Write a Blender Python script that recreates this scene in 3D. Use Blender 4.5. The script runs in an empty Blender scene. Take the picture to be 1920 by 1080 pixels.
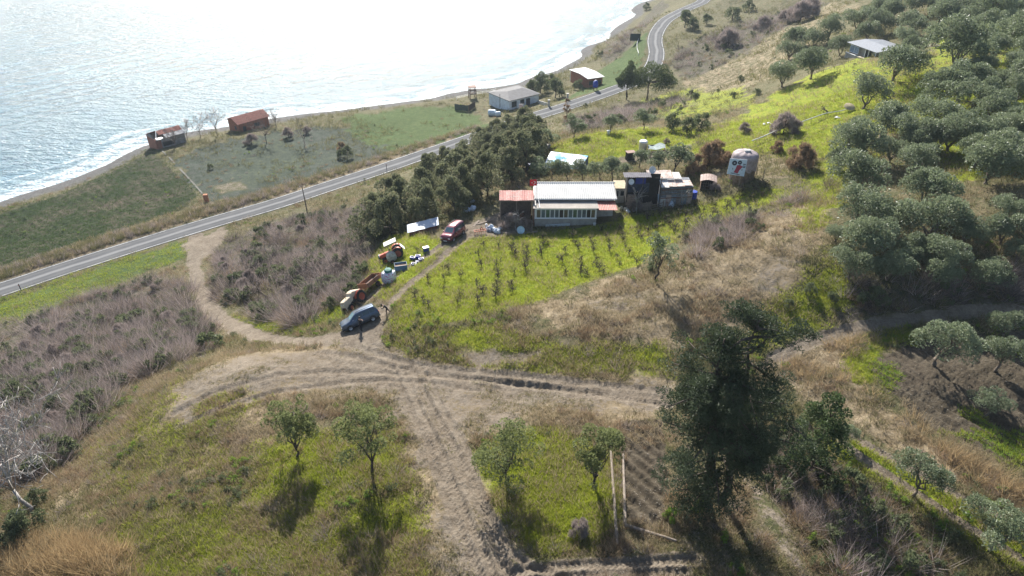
import bpy, bmesh, math, random
import numpy as np
from mathutils import Vector, Matrix, Euler, Quaternion, noise as mnoise

random.seed(11)
RNG = np.random.default_rng(11)
scene = bpy.context.scene
COL = scene.collection

# ------------------------------------------------------------------ camera, sky, sun, exposure
CAM_Z, TILT, FOC = 75.0, math.radians(33.0), 1280.0 / 1920.0
cam_data = bpy.data.cameras.new("camera")
cam = bpy.data.objects.new("camera", cam_data)
COL.objects.link(cam)
cam_data.sensor_width = 36.0
cam_data.lens = 36.0 * FOC
cam_data.clip_start = 0.5
cam_data.clip_end = 6000.0
cam.location = (0.0, 0.0, CAM_Z)
cam.rotation_euler = (math.pi / 2 - TILT, 0.0, 0.0)
scene.camera = cam

SUN_EL, SUN_AZ = math.radians(31.0), math.radians(-10.5)      # azimuth from +Y, negative towards -X
SUN_DIR = Vector((math.sin(SUN_AZ) * math.cos(SUN_EL), math.cos(SUN_AZ) * math.cos(SUN_EL), math.sin(SUN_EL)))
world = bpy.data.worlds.new("World")
scene.world = world
world.use_nodes = True
wn = world.node_tree.nodes
sky_node = wn.new("ShaderNodeTexSky")
sky_node.sky_type = 'NISHITA'
sky_node.sun_disc = False
sky_node.sun_elevation = SUN_EL
sky_node.sun_rotation = SUN_AZ
sky_node.air_density = 1.0
sky_node.dust_density = 1.2
world.node_tree.links.new(sky_node.outputs[0], wn["Background"].inputs[0])
wn["Background"].inputs[1].default_value = 0.08
sun_data = bpy.data.lights.new("sun", 'SUN')
sun_data.energy = 5.0
sun_data.angle = math.radians(0.55)
sun_data.color = (1.0, 0.955, 0.88)
sun = bpy.data.objects.new("sun", sun_data)
COL.objects.link(sun)
sun.rotation_euler = SUN_DIR.to_track_quat('Z', 'Y').to_euler()
sun.location = SUN_DIR * 400
scene.view_settings.view_transform = 'Standard'
scene.view_settings.look = 'None'
scene.view_settings.gamma = 1.0
scene.view_settings.use_curve_mapping = False
scene.view_settings.exposure = 1.12
scene.cycles.max_bounces = 6
scene.cycles.diffuse_bounces = 3
scene.cycles.glossy_bounces = 2
scene.cycles.transmission_bounces = 3
scene.cycles.transparent_max_bounces = 6
scene.cycles.volume_bounces = 0
scene.cycles.sample_clamp_indirect = 6.0
# ------------------------------------------------------------------ the lie of the land
CT, ST = math.cos(TILT), math.sin(TILT)
def ray(px, py):
    u, v = (px - 960.0) / 1280.0, (540.0 - py) / 1280.0
    return u, CT + v * ST, -ST + v * CT
def at_z(px, py, z):                      # the spot at height z seen at a photo pixel
    u, y, w = ray(px, py)
    t = (z - CAM_Z) / w
    return (u * t, y * t, z)
def proj(x, y, z):
    dz = z - CAM_Z
    d = y * CT - dz * ST
    return 960 + 1280 * x / d, 540 - 1280 * (y * ST + dz * CT) / d

SURVEY = [  # photo pixel and height of surveyed spots
 # shoreline and coast plain
 (-150,450,0),(0,379,0),(100,347,0),(200,310,0),(285,268,0),(430,237,0),(530,219,0),(640,207,0),(740,193,0),(800,186,0),(880,168,0),(960,158,0),
 (1045,132,0),(1090,108,0),(1140,74,0),(1190,30,0),(1230,-5,0),(1275,-45,0),
 (0,392,1.3),(100,360,1.3),(200,322,1.3),(285,283,1.8),(440,247,2.2),(640,214,2.2),(800,194,2.2),(900,180,2.2),(1050,142,2.2),(1110,110,2.4),(1200,45,3.0),
 (100,430,3.2),(250,380,3.2),(330,320,3.2),(500,290,3.6),(700,250,3.6),(900,215,4.0),(960,200,4.2),(1100,160,5.0),(1160,110,6.0),
 (0,500,4.6),(200,440,4.8),(400,375,5.0),(600,320,5.5),(800,265,6.2),
 # road
 (-150,590,5),(0,543,5),(130,500,5),(259,459,5),(400,416,5.2),(520,381,5.6),(620,348,6),(700,322,6.3),(790,291,6.8),(880,260,7.4),(971,228,8),(1072,196,8.8),
 (1202,148,10),(1226,122,10.6),(1231,100,11),(1228,76,11.3),(1234,56,11.6),(1250,37,12),(1280,20,12.4),(1312,6,12.8),(1350,-10,13.4),
 # slope under the road on the left, brush loop
 (0,610,8),(150,570,8),(300,510,7),(450,440,7),(560,400,7),(640,375,7.5),
 (0,690,13),(150,650,14),(280,570,11),(370,470,7.5),(366,510,10),(376,545,13),(400,585,18),(440,615,22),(500,636,25.5),(570,640,28.5),
 (0,800,22),(150,740,22),(280,660,20),(340,620,18),(0,950,29),(120,850,27),(220,780,27.5),(-150,900,24),(0,1080,33),(-150,1080,30),
 (480,500,13),(560,470,12),(650,440,12.5),(480,580,19),(560,560,20),(620,540,22),(690,500,24),(640,580,28),(560,612,26.5),(600,470,15),
 # drive, yard, farm terrace
 (640,632,31),(680,610,31.5),(720,580,31.3),(690,545,29.5),(730,500,28.8),(735,460,28.4),(770,520,30.5),(830,455,29.8),(870,425,29.5),(800,440,28.8),
 (900,400,29.3),(960,415,29.6),(1010,432,29.8),(1060,420,29.8),(1160,400,30.2),(1280,380,31),(960,360,29.5),(1080,340,29.5),
 (720,425,22),(760,400,21),(820,370,20),(900,310,16),(960,275,15),(850,300,11),(700,380,12),(760,330,9),(1000,290,24),(1060,230,12.5),(950,250,10),
 # knoll behind the farm
 (1040,275,27.5),(1060,310,28.5),(1100,250,27.5),(1180,243,27.8),(1240,238,27.8),(1200,290,29),(1250,265,29),(1300,270,30),(1150,320,29),(1310,340,31.3),(1390,325,32.3),
 (1120,225,19),(1180,215,18),(1300,190,19),(1220,190,12),(1180,175,10.5),(1290,150,13.5),(1330,110,15),(1300,60,14.2),(1400,150,20),(1420,60,18.5),(1500,15,20),(1400,10,15),
 (1250,225,23),(1320,225,27),(1400,220,28.5),(1450,170,29),(1500,90,29),(1560,30,29),(1650,-10,32.5),
 # orchard and the slope right of it
 (750,590,32.2),(830,510,31),(830,600,32.6),(900,560,32.2),(900,480,30.5),(1000,520,31.6),(1050,470,30.6),(1150,490,31.8),(1230,440,31.3),(1350,390,32.2),(1460,360,33.5),
 (1000,600,33),(1100,560,33.3),(1200,540,34),(1300,500,34.6),(1400,460,35.3),(1480,400,35.6),(1560,330,35.6),(1350,560,34.4),(1450,510,35.2),(1530,450,36.3),
 (1430,330,33.8),(1480,270,33.8),(1550,250,34.5),(1390,270,32.5),(1450,230,32),(1560,200,34.5),(1600,215,35),(1350,250,30.5),
 (720,640,32.0),(800,655,32.6),(900,665,33.0),(1000,672,33.2),(1100,680,33.2),(1200,690,33.2),(1300,660,33.4),(1400,625,33.3),
 (700,645,31.8),(800,680,32.2),(900,692,32.3),(1000,702,32.4),(1100,712,32.6),(1240,720,32.8),
 # grove hill
 (1600,440,36.3),(1700,450,36.6),(1800,470,36.8),(1900,470,37.2),(1600,380,36.4),(1700,330,37.2),(1800,330,38.0),(1900,300,39.5),(1650,270,36.5),(1750,220,38),(1850,200,39.5),
 (1620,120,37),(1700,110,37.5),(1800,90,38.5),(1900,60,40),(1750,10,38),(1900,-20,40),(1640,40,34.5),(2000,150,42),(2050,400,41),
 (1560,500,35.6),(1640,525,35.6),(1750,535,35.7),(1880,535,36),(1460,600,33.6),(1540,600,33.6),
 # right valley path and ploughed field
 (1440,672,32.9),(1530,635,33.1),(1620,608,33.4),(1750,594,33.5),(1900,588,33.6),(2050,585,33.8),
 (1600,680,33.4),(1750,680,33.6),(1900,680,33.7),(1650,760,33.6),(1750,800,33.8),(1900,780,33.4),(1900,880,34.2),(1800,850,34.2),(2050,850,34),
 (1520,720,33.2),(1560,790,33.3),(1640,850,33.8),(1740,920,34.2),(1830,985,34.5),(1930,1050,34.8),
 (1480,760,32.6),(1560,900,33.0),(1640,1000,33.3),(1700,1080,33.5),(1460,900,33.6),(1500,1010,34.2),
 # near plateau
 (330,720,29.8),(420,690,30.6),(500,670,30.8),(600,680,31.9),(450,780,31.8),(600,760,32.8),(750,760,33.0),(900,760,33.2),(1050,760,33.4),(1180,780,33.6),
 (350,850,31.6),(250,900,31),(550,860,33.4),(700,880,34.2),(850,900,34.6),(950,900,34.6),(1100,900,34.8),(1220,900,35),(1320,930,35.2),(1390,960,35.2),
 (200,1000,32.6),(400,1000,33.4),(600,1020,34.6),(800,1040,35.4),(950,1060,35.8),(1150,1060,36),(1300,1060,36),(1400,1070,36),(300,780,30.2),
]
WORLD_PTS = [(-70,0,34),(-30,5,37),(0,0,38),(30,0,37.5),(70,0,36),(110,30,36),(150,60,40),(-120,0,20),(-120,50,10),(-160,60,4),(-200,110,2),(-190,60,2),
 (160,130,44),(190,190,46),(230,260,44),(140,250,38),(130,300,32),(150,360,26),(110,360,20),(90,350,13),(130,420,18),(110,450,8),(200,420,26),(300,400,40),(300,150,50),(200,60,42),
 (-80,-60,36),(0,-60,40),(80,-60,40),(-200,0,8),(200,-60,44),(-220,60,1.3),(150,520,10)]
SEA_PTS = []
for px, py in [(-150,450),(0,379),(100,347),(200,310),(285,268),(430,237),(530,219),(640,207),(740,193),(800,186),(880,168),(960,158),(1045,132),(1090,108),(1140,74),(1190,30),(1230,-5),(1275,-45)]:
    x, y, z = at_z(px, py, 0)
    SEA_PTS += [(x - 12, y + 14, -1.6), (x - 34, y + 40, -5), (x - 75, y + 90, -9)]
pts = np.array([at_z(*s) for s in SURVEY] + WORLD_PTS + SEA_PTS)
def _phi(r2):
    return np.sqrt(r2 + 36.0)
_n = len(pts)
_A = _phi(((pts[:, None, :2] - pts[None, :, :2]) ** 2).sum(-1)) - np.eye(_n) * 0.35
_P = np.c_[np.ones(_n), pts[:, :2] / 100.0]
_M = np.block([[_A, _P], [_P.T, np.zeros((3, 3))]])
_w = np.linalg.solve(_M, np.r_[pts[:, 2], 0, 0, 0])
def rbf(X, Y):
    sh = X.shape
    X = X.ravel(); Y = Y.ravel()
    out = np.empty(X.size)
    for i in range(0, X.size, 20000):
        x = X[i:i + 20000]; y = Y[i:i + 20000]
        k = _phi((x[:, None] - pts[None, :, 0]) ** 2 + (y[:, None] - pts[None, :, 1]) ** 2)
        out[i:i + 20000] = k @ _w[:_n] + _w[_n] + (_w[_n + 1] * x + _w[_n + 2] * y) / 100.0
    return out.reshape(sh)
# regular height table, then fast bilinear lookups
GX0, GY0, GS = -260.0, -80.0, 1.25
GNX, GNY = 481, 513
_gx = GX0 + GS * np.arange(GNX); _gy = GY0 + GS * np.arange(GNY)
GRID = rbf(*np.meshgrid(_gx, _gy))
def lookup(G, X, Y):
    fx = np.clip((np.asarray(X, float) - GX0) / GS, 0, GNX - 1.001); fy = np.clip((np.asarray(Y, float) - GY0) / GS, 0, GNY - 1.001)
    i = fx.astype(int); j = fy.astype(int); a = fx - i; b = fy - j
    return (G[j, i] * (1 - a) + G[j, i + 1] * a) * (1 - b) + (G[j + 1, i] * (1 - a) + G[j + 1, i + 1] * a) * b

def catmull(P, step=1.0):                 # smooth polyline through points (N,2 or N,3)
    P = np.asarray(P, float)
    Q = np.vstack([2 * P[0] - P[1], P, 2 * P[-1] - P[-2]])
    out = []
    for k in range(1, len(Q) - 2):
        n = max(2, int(np.linalg.norm(Q[k + 1] - Q[k]) / step))
        t = np.linspace(0, 1, n, endpoint=False)[:, None]
        p0, p1, p2, p3 = Q[k - 1], Q[k], Q[k + 1], Q[k + 2]
        out.append(0.5 * (2 * p1 + (p2 - p0) * t + (2 * p0 - 5 * p1 + 4 * p2 - p3) * t ** 2 + (3 * p1 - p0 - 3 * p2 + p3) * t ** 3))
    return np.vstack(out + [P[-1:]])
def seg_dist(X, Y, L):
    """distance to a polyline, signed side (left +) and the running length of the nearest spot"""
    X = np.asarray(X, float); Y = np.asarray(Y, float)
    best = np.full(X.shape, 1e9); side = np.zeros(X.shape); run = np.zeros(X.shape); zz = np.zeros(X.shape)
    s = 0.0
    for k in range(len(L) - 1):
        ax, ay = L[k][:2]; bx, by = L[k + 1][:2]
        dx, dy = bx - ax, by - ay; ll = math.hypot(dx, dy) + 1e-9
        t = np.clip(((X - ax) * dx + (Y - ay) * dy) / ll ** 2, 0, 1)
        qx = X - ax - t * dx; qy = Y - ay - t * dy
        d = np.hypot(qx, qy)
        m = d < best
        best = np.where(m, d, best); side = np.where(m, np.sign(dx * (Y - ay) - dy * (X - ax)), side); run = np.where(m, s + t * ll, run)
        if len(L[k]) > 2: zz = np.where(m, L[k][2] + t * (L[k + 1][2] - L[k][2]), zz)
        s += ll
    return best, side, run, zz
def near(X, Y, L, pad):                   # index of the points close to a polyline's box
    L = np.asarray(L)
    return np.where((X > L[:, 0].min() - pad) & (X < L[:, 0].max() + pad) & (Y > L[:, 1].min() - pad) & (Y < L[:, 1].max() + pad))[0]

ROAD_PX = [(-150,590,5),(0,543,5),(130,500,5),(259,459,5),(400,416,5.2),(520,381,5.6),(620,348,6),(700,322,6.3),(790,291,6.8),(880,260,7.4),(971,228,8),(1072,196,8.8),(1150,169,9.5),
 (1202,148,10),(1224,124,10.6),(1231,100,11),(1228,76,11.3),(1234,56,11.6),(1250,37,12),(1280,20,12.4),(1312,6,12.8),(1350,-10,13.4)]
_rp = [at_z(*p) for p in ROAD_PX]
_rp = [(_rp[0][0] - 60, _rp[0][1] - 52, 4.6)] + _rp + [(_rp[-1][0] + 60, _rp[-1][1] + 40, 15)]
ROAD = catmull(_rp, 2.0)
ROAD_W = 2.95
def carve_road(Z, X, Y):
    f = Z.ravel(); x = X.ravel(); y = Y.ravel()
    i = near(x, y, ROAD, 14)
    d, s, r, z = seg_dist(x[i], y[i], ROAD)
    k = 1 - np.clip((d - ROAD_W - 0.5) / 6.0, 0, 1); k = k * k * (3 - 2 * k)
    f[i] = f[i] * (1 - k) + (z - 0.06) * k
    return f.reshape(Z.shape)
GRID = carve_road(GRID, *np.meshgrid(_gx, _gy))
def H(x, y):
    return float(lookup(GRID, x, y))
def G(px, py):
    """the spot on the ground that a photo pixel shows"""
    u, y, w = ray(px, py)
    t = np.arange(30.0, 460.0, 0.25)
    h = lookup(GRID, u * t, y * t)
    below = np.where(CAM_Z + w * t < h)[0]
    k = below[0] if len(below) else len(t) - 1
    a = t[max(k - 1, 0)]; b = t[k]
    for _ in range(12):
        m = 0.5 * (a + b)
        if CAM_Z + w * m < H(u * m, y * m): b = m
        else: a = m
    return Vector((u * b, y * b, H(u * b, y * b)))
def depth_at(p):
    return p[1] * CT - (p[2] - CAM_Z) * ST
def px_size(p, px):                      # metres that so many photo pixels span at a spot
    return px * depth_at(p) / 1280.0
# ------------------------------------------------------------------ small tools
def _hash(i, j, seed):
    h = (i.astype(np.int64) * 374761393 + j.astype(np.int64) * 668265263 + seed * 974711) & 0xffffffff
    h = ((h ^ (h >> 13)) * 1274126177) & 0xffffffff
    return ((h ^ (h >> 16)) & 0xffff) / 65535.0
def vnoise(x, y, seed=0):
    x = np.asarray(x, float); y = np.asarray(y, float)
    i = np.floor(x); j = np.floor(y); a = x - i; b = y - j
    a = a * a * (3 - 2 * a); b = b * b * (3 - 2 * b)
    return (_hash(i, j, seed) * (1 - a) + _hash(i + 1, j, seed) * a) * (1 - b) + (_hash(i, j + 1, seed) * (1 - a) + _hash(i + 1, j + 1, seed) * a) * b
def fbm(x, y, seed=0, octs=4):
    s = 0; a = 0.5; f = 1.0; t = 0
    for o in range(octs):
        s = s + a * vnoise(x * f + 17.3 * o, y * f - 9.1 * o, seed + o); t += a; a *= 0.5; f *= 2.03
    return s / t
def sstep(e0, e1, x):
    t = np.clip((x - e0) / (e1 - e0), 0, 1)
    return t * t * (3 - 2 * t)

class NB:                                # terse node builder
    def __init__(self, m):
        m.use_nodes = True
        self.t = m.node_tree; self.t.nodes.clear()
    def n(self, kind, *args, **kw):
        nd = self.t.nodes.new(kind)
        ins = {}
        for k, v in kw.items():
            if k.startswith('_'): setattr(nd, k[1:], v)
            else: ins[k] = v
        for i, v in enumerate(args):
            if v is not None: self.put(nd.inputs[i], v)
        for k, v in ins.items(): self.put(nd.inputs[k.replace('_', ' ')], v)
        return nd
    def put(self, sock, v):
        if isinstance(v, bpy.types.NodeSocket): self.t.links.new(v, sock)
        elif isinstance(v, bpy.types.Node): self.t.links.new(v.outputs[0], sock)
        else:
            if hasattr(sock.default_value, '__len__') and len(sock.default_value) == 4 and len(v) == 3: v = (*v, 1.0)
            sock.default_value = v
    def noise(self, vec, scale, detail=3.0, rough=0.55):
        nd = self.n('ShaderNodeTexNoise', _noise_dimensions='3D')
        if vec is not None: self.put(nd.inputs['Vector'], vec)
        nd.inputs['Scale'].default_value = scale; nd.inputs['Detail'].default_value = detail; nd.inputs['Roughness'].default_value = rough
        return nd.outputs['Fac'] if 'Fac' in nd.outputs else nd.outputs[0]
    def rng(self, v, a, b, c=0.0, d=1.0, smooth=False):
        nd = self.n('ShaderNodeMapRange')
        if smooth: nd.interpolation_type = 'SMOOTHSTEP'
        self.put(nd.inputs[0], v)
        for i, q in zip((1, 2, 3, 4), (a, b, c, d)): nd.inputs[i].default_value = q
        return nd.outputs[0]
    def mix(self, f, a, b, blend='MIX'):
        nd = self.n('ShaderNodeMix', _data_type='RGBA', _blend_type=blend)
        self.put(nd.inputs[0], f); self.put(nd.inputs[6], a); self.put(nd.inputs[7], b)
        return nd.outputs[2]
    def math(self, op, a, b=None, clamp=False):
        nd = self.n('ShaderNodeMath', _operation=op, _use_clamp=clamp)
        self.put(nd.inputs[0], a)
        if b is not None: self.put(nd.inputs[1], b)
        return nd.outputs[0]
    def out(self, shader, vol=None):
        o = self.n('ShaderNodeOutputMaterial')
        if shader is not None: self.put(o.inputs[0], shader)
        if vol is not None: self.put(o.inputs[1], vol)

_MATS = {}
def mat(name, col, rough=0.7, metal=0.0, var=0.25, scale=3.0, bump=0.0, dirt=None, spec=0.4, coat=0.0, coord='Object'):
    """a plain painted, wooden, metal or cloth surface with uneven colour, wear and a little relief"""
    if name in _MATS: return _MATS[name]
    m = bpy.data.materials.new(name); b = NB(m)
    tc = b.n('ShaderNodeTexCoord').outputs[coord]
    n1 = b.noise(tc, scale, 4.0); n2 = b.noise(tc, scale * 7, 3.0)
    lo = tuple(c * (1 - var) for c in col); hi = tuple(min(1, c * (1 + var * 0.7)) for c in col)
    c = b.mix(b.rng(n1, 0.3, 0.7), lo, hi)
    c = b.mix(b.math('MULTIPLY', b.rng(n2, 0.45, 0.75), 0.35), c, tuple(x * (1 - var) for x in lo))
    if dirt:
        c = b.mix(b.rng(b.noise(tc, scale * 1.7, 5.0, 0.65), 0.5, 0.68), c, dirt)
    p = b.n('ShaderNodeBsdfPrincipled', Base_Color=c, Metallic=metal, Roughness=b.rng(n2, 0.2, 0.8, max(0.03, rough - 0.12), min(1, rough + 0.1)))
    p.inputs['Specular IOR Level'].default_value = spec
    p.inputs['Coat Weight'].default_value = coat
    if bump:
        bp = b.n('ShaderNodeBump', Height=n2, Strength=0.6, Distance=bump)
        b.put(p.inputs['Normal'], bp)
    b.out(p)
    _MATS[name] = m
    return m
def leafmat(name, a, bcol, trans=0.3, rough=0.55, tip=None, sheen=0.25):
    """thin leaves: diffuse both ways, a little light coming through; colour varies from spray to spray"""
    if name in _MATS: return _MATS[name]
    m = bpy.data.materials.new(name); b = NB(m)
    at = b.n('ShaderNodeAttribute', _attribute_name='tone')
    r = b.n('ShaderNodeObjectInfo').outputs['Random']
    tone = b.math('ADD', at.outputs['Fac'], b.math('MULTIPLY', b.math('SUBTRACT', r, 0.5), 0.35), True)
    c = b.mix(tone, a, bcol)
    if tip:
        c = b.mix(b.rng(at.outputs['Fac'], 0.8, 0.95), c, tip)
    p = b.n('ShaderNodeBsdfPrincipled', Base_Color=c, Roughness=rough)
    p.inputs['Specular IOR Level'].default_value = sheen
    t = b.n('ShaderNodeBsdfTranslucent', Color=b.mix(0.5, c, tuple(min(1, x * 1.5) for x in bcol)))
    mx = b.n('ShaderNodeMixShader', trans, p.outputs[0], t.outputs[0])
    b.out(mx)
    _MATS[name] = m
    return m

def link_mesh(name, me, parent=None, loc=(0, 0, 0), rot=None, m=None):
    o = bpy.data.objects.new(name, me); COL.objects.link(o)
    o.location = loc
    if rot is not None: o.rotation_euler = rot
    if parent is not None: o.parent = parent
    if m is not None and not me.materials: me.materials.append(m)
    return o
def tag(o, label=None, cat=None, group=None, kind=None):
    if label: o['label'] = label
    if cat: o['category'] = cat
    if group: o['group'] = group
    if kind: o['kind'] = kind
    return o
def thing(name, label, cat, loc, rz=0.0, group=None):
    o = bpy.data.objects.new(name, None); COL.objects.link(o)
    o.empty_display_size = 0.3
    o.location = loc; o.rotation_euler = (0, 0, rz)
    return tag(o, label, cat, group)
KIDS = {}
def copy_thing(o, loc, rz=0.0, scale=1.0, label=None, parent=None):
    c = o.copy(); COL.objects.link(c)
    if parent is None:
        c.location = loc; c.rotation_euler = (o.rotation_euler[0], o.rotation_euler[1], rz); c.scale = (scale,) * 3
    else: c.parent = parent
    if label: c['label'] = label
    for k in list(o.children): copy_thing(k, None, parent=c)
    return c
def raw_mesh(name, V, F, m=None, tone=None, smooth=False):
    """mesh from arrays; F is (n,3) or (n,4)"""
    V = np.ascontiguousarray(V, np.float32); F = np.ascontiguousarray(F, np.int32)
    me = bpy.data.meshes.new(name)
    k = F.shape[1]
    me.vertices.add(len(V)); me.vertices.foreach_set('co', V.ravel())
    me.loops.add(F.size); me.loops.foreach_set('vertex_index', F.ravel())
    me.polygons.add(len(F)); me.polygons.foreach_set('loop_start', np.arange(0, F.size, k, dtype=np.int32))
    me.update(calc_edges=True)
    me.polygons.foreach_set('use_smooth', np.full(len(F), smooth))
    if tone is not None:
        a = me.attributes.new('tone', 'FLOAT', 'POINT'); a.data.foreach_set('value', np.ascontiguousarray(tone, np.float32))
    if m is not None: me.materials.append(m)
    return me

class MB:                                # collects shapes into ONE mesh
    def __init__(self): self.v = []; self.f = []; self.mi = []; self.cur = 0
    def add(self, vs, fs):
        k = len(self.v); self.v += [tuple(q) for q in vs]; self.f += [tuple(i + k for i in q) for q in fs]; self.mi += [self.cur] * len(fs)
        return self
    def box(self, x0, x1, y0, y1, z0, z1):
        vs = [(x, y, z) for z in (z0, z1) for y in (y0, y1) for x in (x0, x1)]
        return self.add(vs, [(0, 2, 3, 1), (4, 5, 7, 6), (0, 1, 5, 4), (2, 6, 7, 3), (0, 4, 6, 2), (1, 3, 7, 5)])
    def cbox(self, c, s, rot=None):      # box by centre, size and rotation
        M = (rot.to_matrix() if rot is not None else Matrix.Identity(3))
        vs = [Vector(c) + M @ Vector((x * s[0] / 2, y * s[1] / 2, z * s[2] / 2)) for z in (-1, 1) for y in (-1, 1) for x in (-1, 1)]
        return self.add(vs, [(0, 2, 3, 1), (4, 5, 7, 6), (0, 1, 5, 4), (2, 6, 7, 3), (0, 4, 6, 2), (1, 3, 7, 5)])
    def bar(self, a, b, w, h=None):      # square bar from a to b
        a = Vector(a); b = Vector(b); d = b - a; L = d.length
        q = d.to_track_quat('Z', 'Y')
        return self.cbox((a + b) / 2, (w, h or w, L), q)
    def tube(self, a, b, r0, r1=None, n=8, cap=True):
        a = Vector(a); b = Vector(b); r1 = r0 if r1 is None else r1
        q = (b - a).to_track_quat('Z', 'Y'); vs = []
        for p, r in ((a, r0), (b, r1)):
            for k in range(n):
                t = 2 * math.pi * k / n
                vs.append(p + q @ Vector((r * math.cos(t), r * math.sin(t), 0)))
        fs = [(k, (k + 1) % n, n + (k + 1) % n, n + k) for k in range(n)]
        if cap: fs += [tuple(range(n - 1, -1, -1)), tuple(range(n, 2 * n))]
        return self.add(vs, fs)
    def path(self, P, R, n=6):
        P = [Vector(p) for p in P]; vs = []
        if not hasattr(R, '__len__'): R = [R] * len(P)
        for i, p in enumerate(P):
            d = (P[min(i + 1, len(P) - 1)] - P[max(i - 1, 0)])
            q = d.to_track_quat('Z', 'Y')
            for k in range(n):
                t = 2 * math.pi * k / n; vs.append(p + q @ Vector((R[i] * math.cos(t), R[i] * math.sin(t), 0)))
        fs = [(i * n + k, i * n + (k + 1) % n, (i + 1) * n + (k + 1) % n, (i + 1) * n + k) for i in range(len(P) - 1) for k in range(n)]
        fs += [tuple(range(n - 1, -1, -1)), tuple(range((len(P) - 1) * n, len(P) * n))]
        return self.add(vs, fs)
    def lathe(self, prof, n=14, c=(0, 0, 0), axis='Z', cap=True):
        vs = []
        for r, h in prof:
            for k in range(n):
                t = 2 * math.pi * k / n
                p = (r * math.cos(t), r * math.sin(t), h)
                if axis == 'Y': p = (p[0], p[2], p[1])
                if axis == 'X': p = (p[2], p[0], p[1])
                vs.append((c[0] + p[0], c[1] + p[1], c[2] + p[2]))
        m = len(prof)
        fs = [(i * n + k, i * n + (k + 1) % n, (i + 1) * n + (k + 1) % n, (i + 1) * n + k) for i in range(m - 1) for k in range(n)]
        if cap: fs += [tuple(range(n - 1, -1, -1)), tuple(range((m - 1) * n, m * n))]
        return self.add(vs, fs)
    def grid(self, fn, nu, nv, thick=None):
        """sheet from fn(u,v); thick gives it a back face and rim"""
        P = [[Vector(fn(i / nu, j / nv)) for i in range(nu + 1)] for j in range(nv + 1)]
        vs = [p for row in P for p in row]; w = nu + 1
        fs = [(j * w + i, j * w + i + 1, (j + 1) * w + i + 1, (j + 1) * w + i) for j in range(nv) for i in range(nu)]
        if thick is not None:
            k = len(vs); t = Vector(thick); vs += [p + t for p in vs[:k]]
            fs += [tuple(reversed([q + k for q in f])) for f in fs]
            rim = [i for i in range(w)] + [j * w + nu for j in range(1, nv + 1)] + [nv * w + i for i in range(nu - 1, -1, -1)] + [j * w for j in range(nv - 1, 0, -1)]
            fs += [(rim[i], rim[i] + k, rim[(i + 1) % len(rim)] + k, rim[(i + 1) % len(rim)]) for i in range(len(rim))]
        return self.add(vs, fs)
    def build(self, name, m, parent=None, smooth=False, bevel=0.0, loc=(0, 0, 0), rot=None, angle=35):
        me = bpy.data.meshes.new(name)
        me.from_pydata(self.v, [], self.f)
        bm = bmesh.new(); bm.from_mesh(me)
        bmesh.ops.recalc_face_normals(bm, faces=bm.faces)
        if bevel:
            es = [e for e in bm.edges if len(e.link_faces) == 2 and e.calc_face_angle(0) > 0.5]
            bmesh.ops.bevel(bm, geom=es, offset=bevel, segments=2, affect='EDGES', clamp_overlap=True)
        if smooth:
            for f in bm.faces: f.smooth = True
            for e in bm.edges:
                if len(e.link_faces) == 2 and e.calc_face_angle(0) > math.radians(angle): e.smooth = False
        bm.to_mesh(me); bm.free()
        if isinstance(m, (list, tuple)):
            for q in m: me.materials.append(q)
            if not bevel: me.polygons.foreach_set('material_index', self.mi)
        else: me.materials.append(m)
        return link_mesh(name, me, parent, loc, rot)
# ------------------------------------------------------------------ what grows or lies where (outlines surveyed on the photo, laid on the land)
def world_poly(P):
    return np.array([G(*p)[:2] for p in P])
AREAS = {}
def area(name, P, w=1.0, soft=1.5, wob=1.5):
    AREAS.setdefault(name, []).append((world_poly(P), w, soft, wob))
def poly_sd(X, Y, Q):                    # signed distance, positive inside
    d, _, _, _ = seg_dist(X, Y, np.vstack([Q, Q[:1]]))
    ins = np.zeros(X.shape, bool)
    j = len(Q) - 1
    for i in range(len(Q)):
        xi, yi = Q[i]; xj, yj = Q[j]
        c = ((yi > Y) != (yj > Y)) & (X < (xj - xi) * (Y - yi) / (yj - yi + 1e-12) + xi)
        ins ^= c; j = i
    return np.where(ins, d, -d)
ORCH = [(735,612),(760,560),(830,485),(870,450),(940,441),(1010,437),(1120,418),(1200,405),(1330,380),(1440,350),(1485,362),(1400,398),(1300,432),(1240,465),(1200,497),(1120,520),(1050,548),(960,572),(900,597),(830,612),(760,628)]
area('lush', ORCH, 1, 1.0, 1.0)
area('lush', [(1040,272),(1120,250),(1200,238),(1300,240),(1330,255),(1260,290),(1200,300),(1140,300),(1110,320),(1050,300)], .95, 1.5, 2)
area('lush', [(1290,290),(1310,250),(1420,190),(1500,150),(1600,110),(1700,120),(1780,60),(1900,-20),(2050,-20),(2050,240),(1900,330),(1800,330),(1700,260),(1640,250),(1580,330),(1530,420),(1490,380),(1530,300),(1440,290),(1340,300)], .85, 3, 6)
area('lush', [(890,850),(960,812),(1060,802),(1140,850),(1165,960),(1120,1030),(1010,1045),(950,990),(900,900)], 1, .6, .8)
area('lush', [(120,1090),(300,960),(480,850),(600,800),(740,820),(780,960),(800,1095)], .72, 2, 2.5)
area('lush', [(200,840),(330,730),(450,700),(480,760),(380,840),(260,920)], .42, 3, 4)
area('lush', [(720,640),(760,625),(900,610),(1000,645),(1130,650),(1240,655),(1250,712),(1000,697),(860,690),(740,660)], .6, 1, 1.5)
area('deep', [(-60,580),(0,562),(180,500),(350,450),(362,480),(250,520),(100,580),(-60,620)], .8, 2, 3)
area('deep', [(630,222),(760,200),(880,200),(930,238),(760,290),(680,270)], .75, 3, 5)
area('lush', [(1545,800),(1640,845),(1800,940),(1940,1020),(1940,1090),(1800,1010),(1640,905),(1530,840)], .9, .7, .8)
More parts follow.
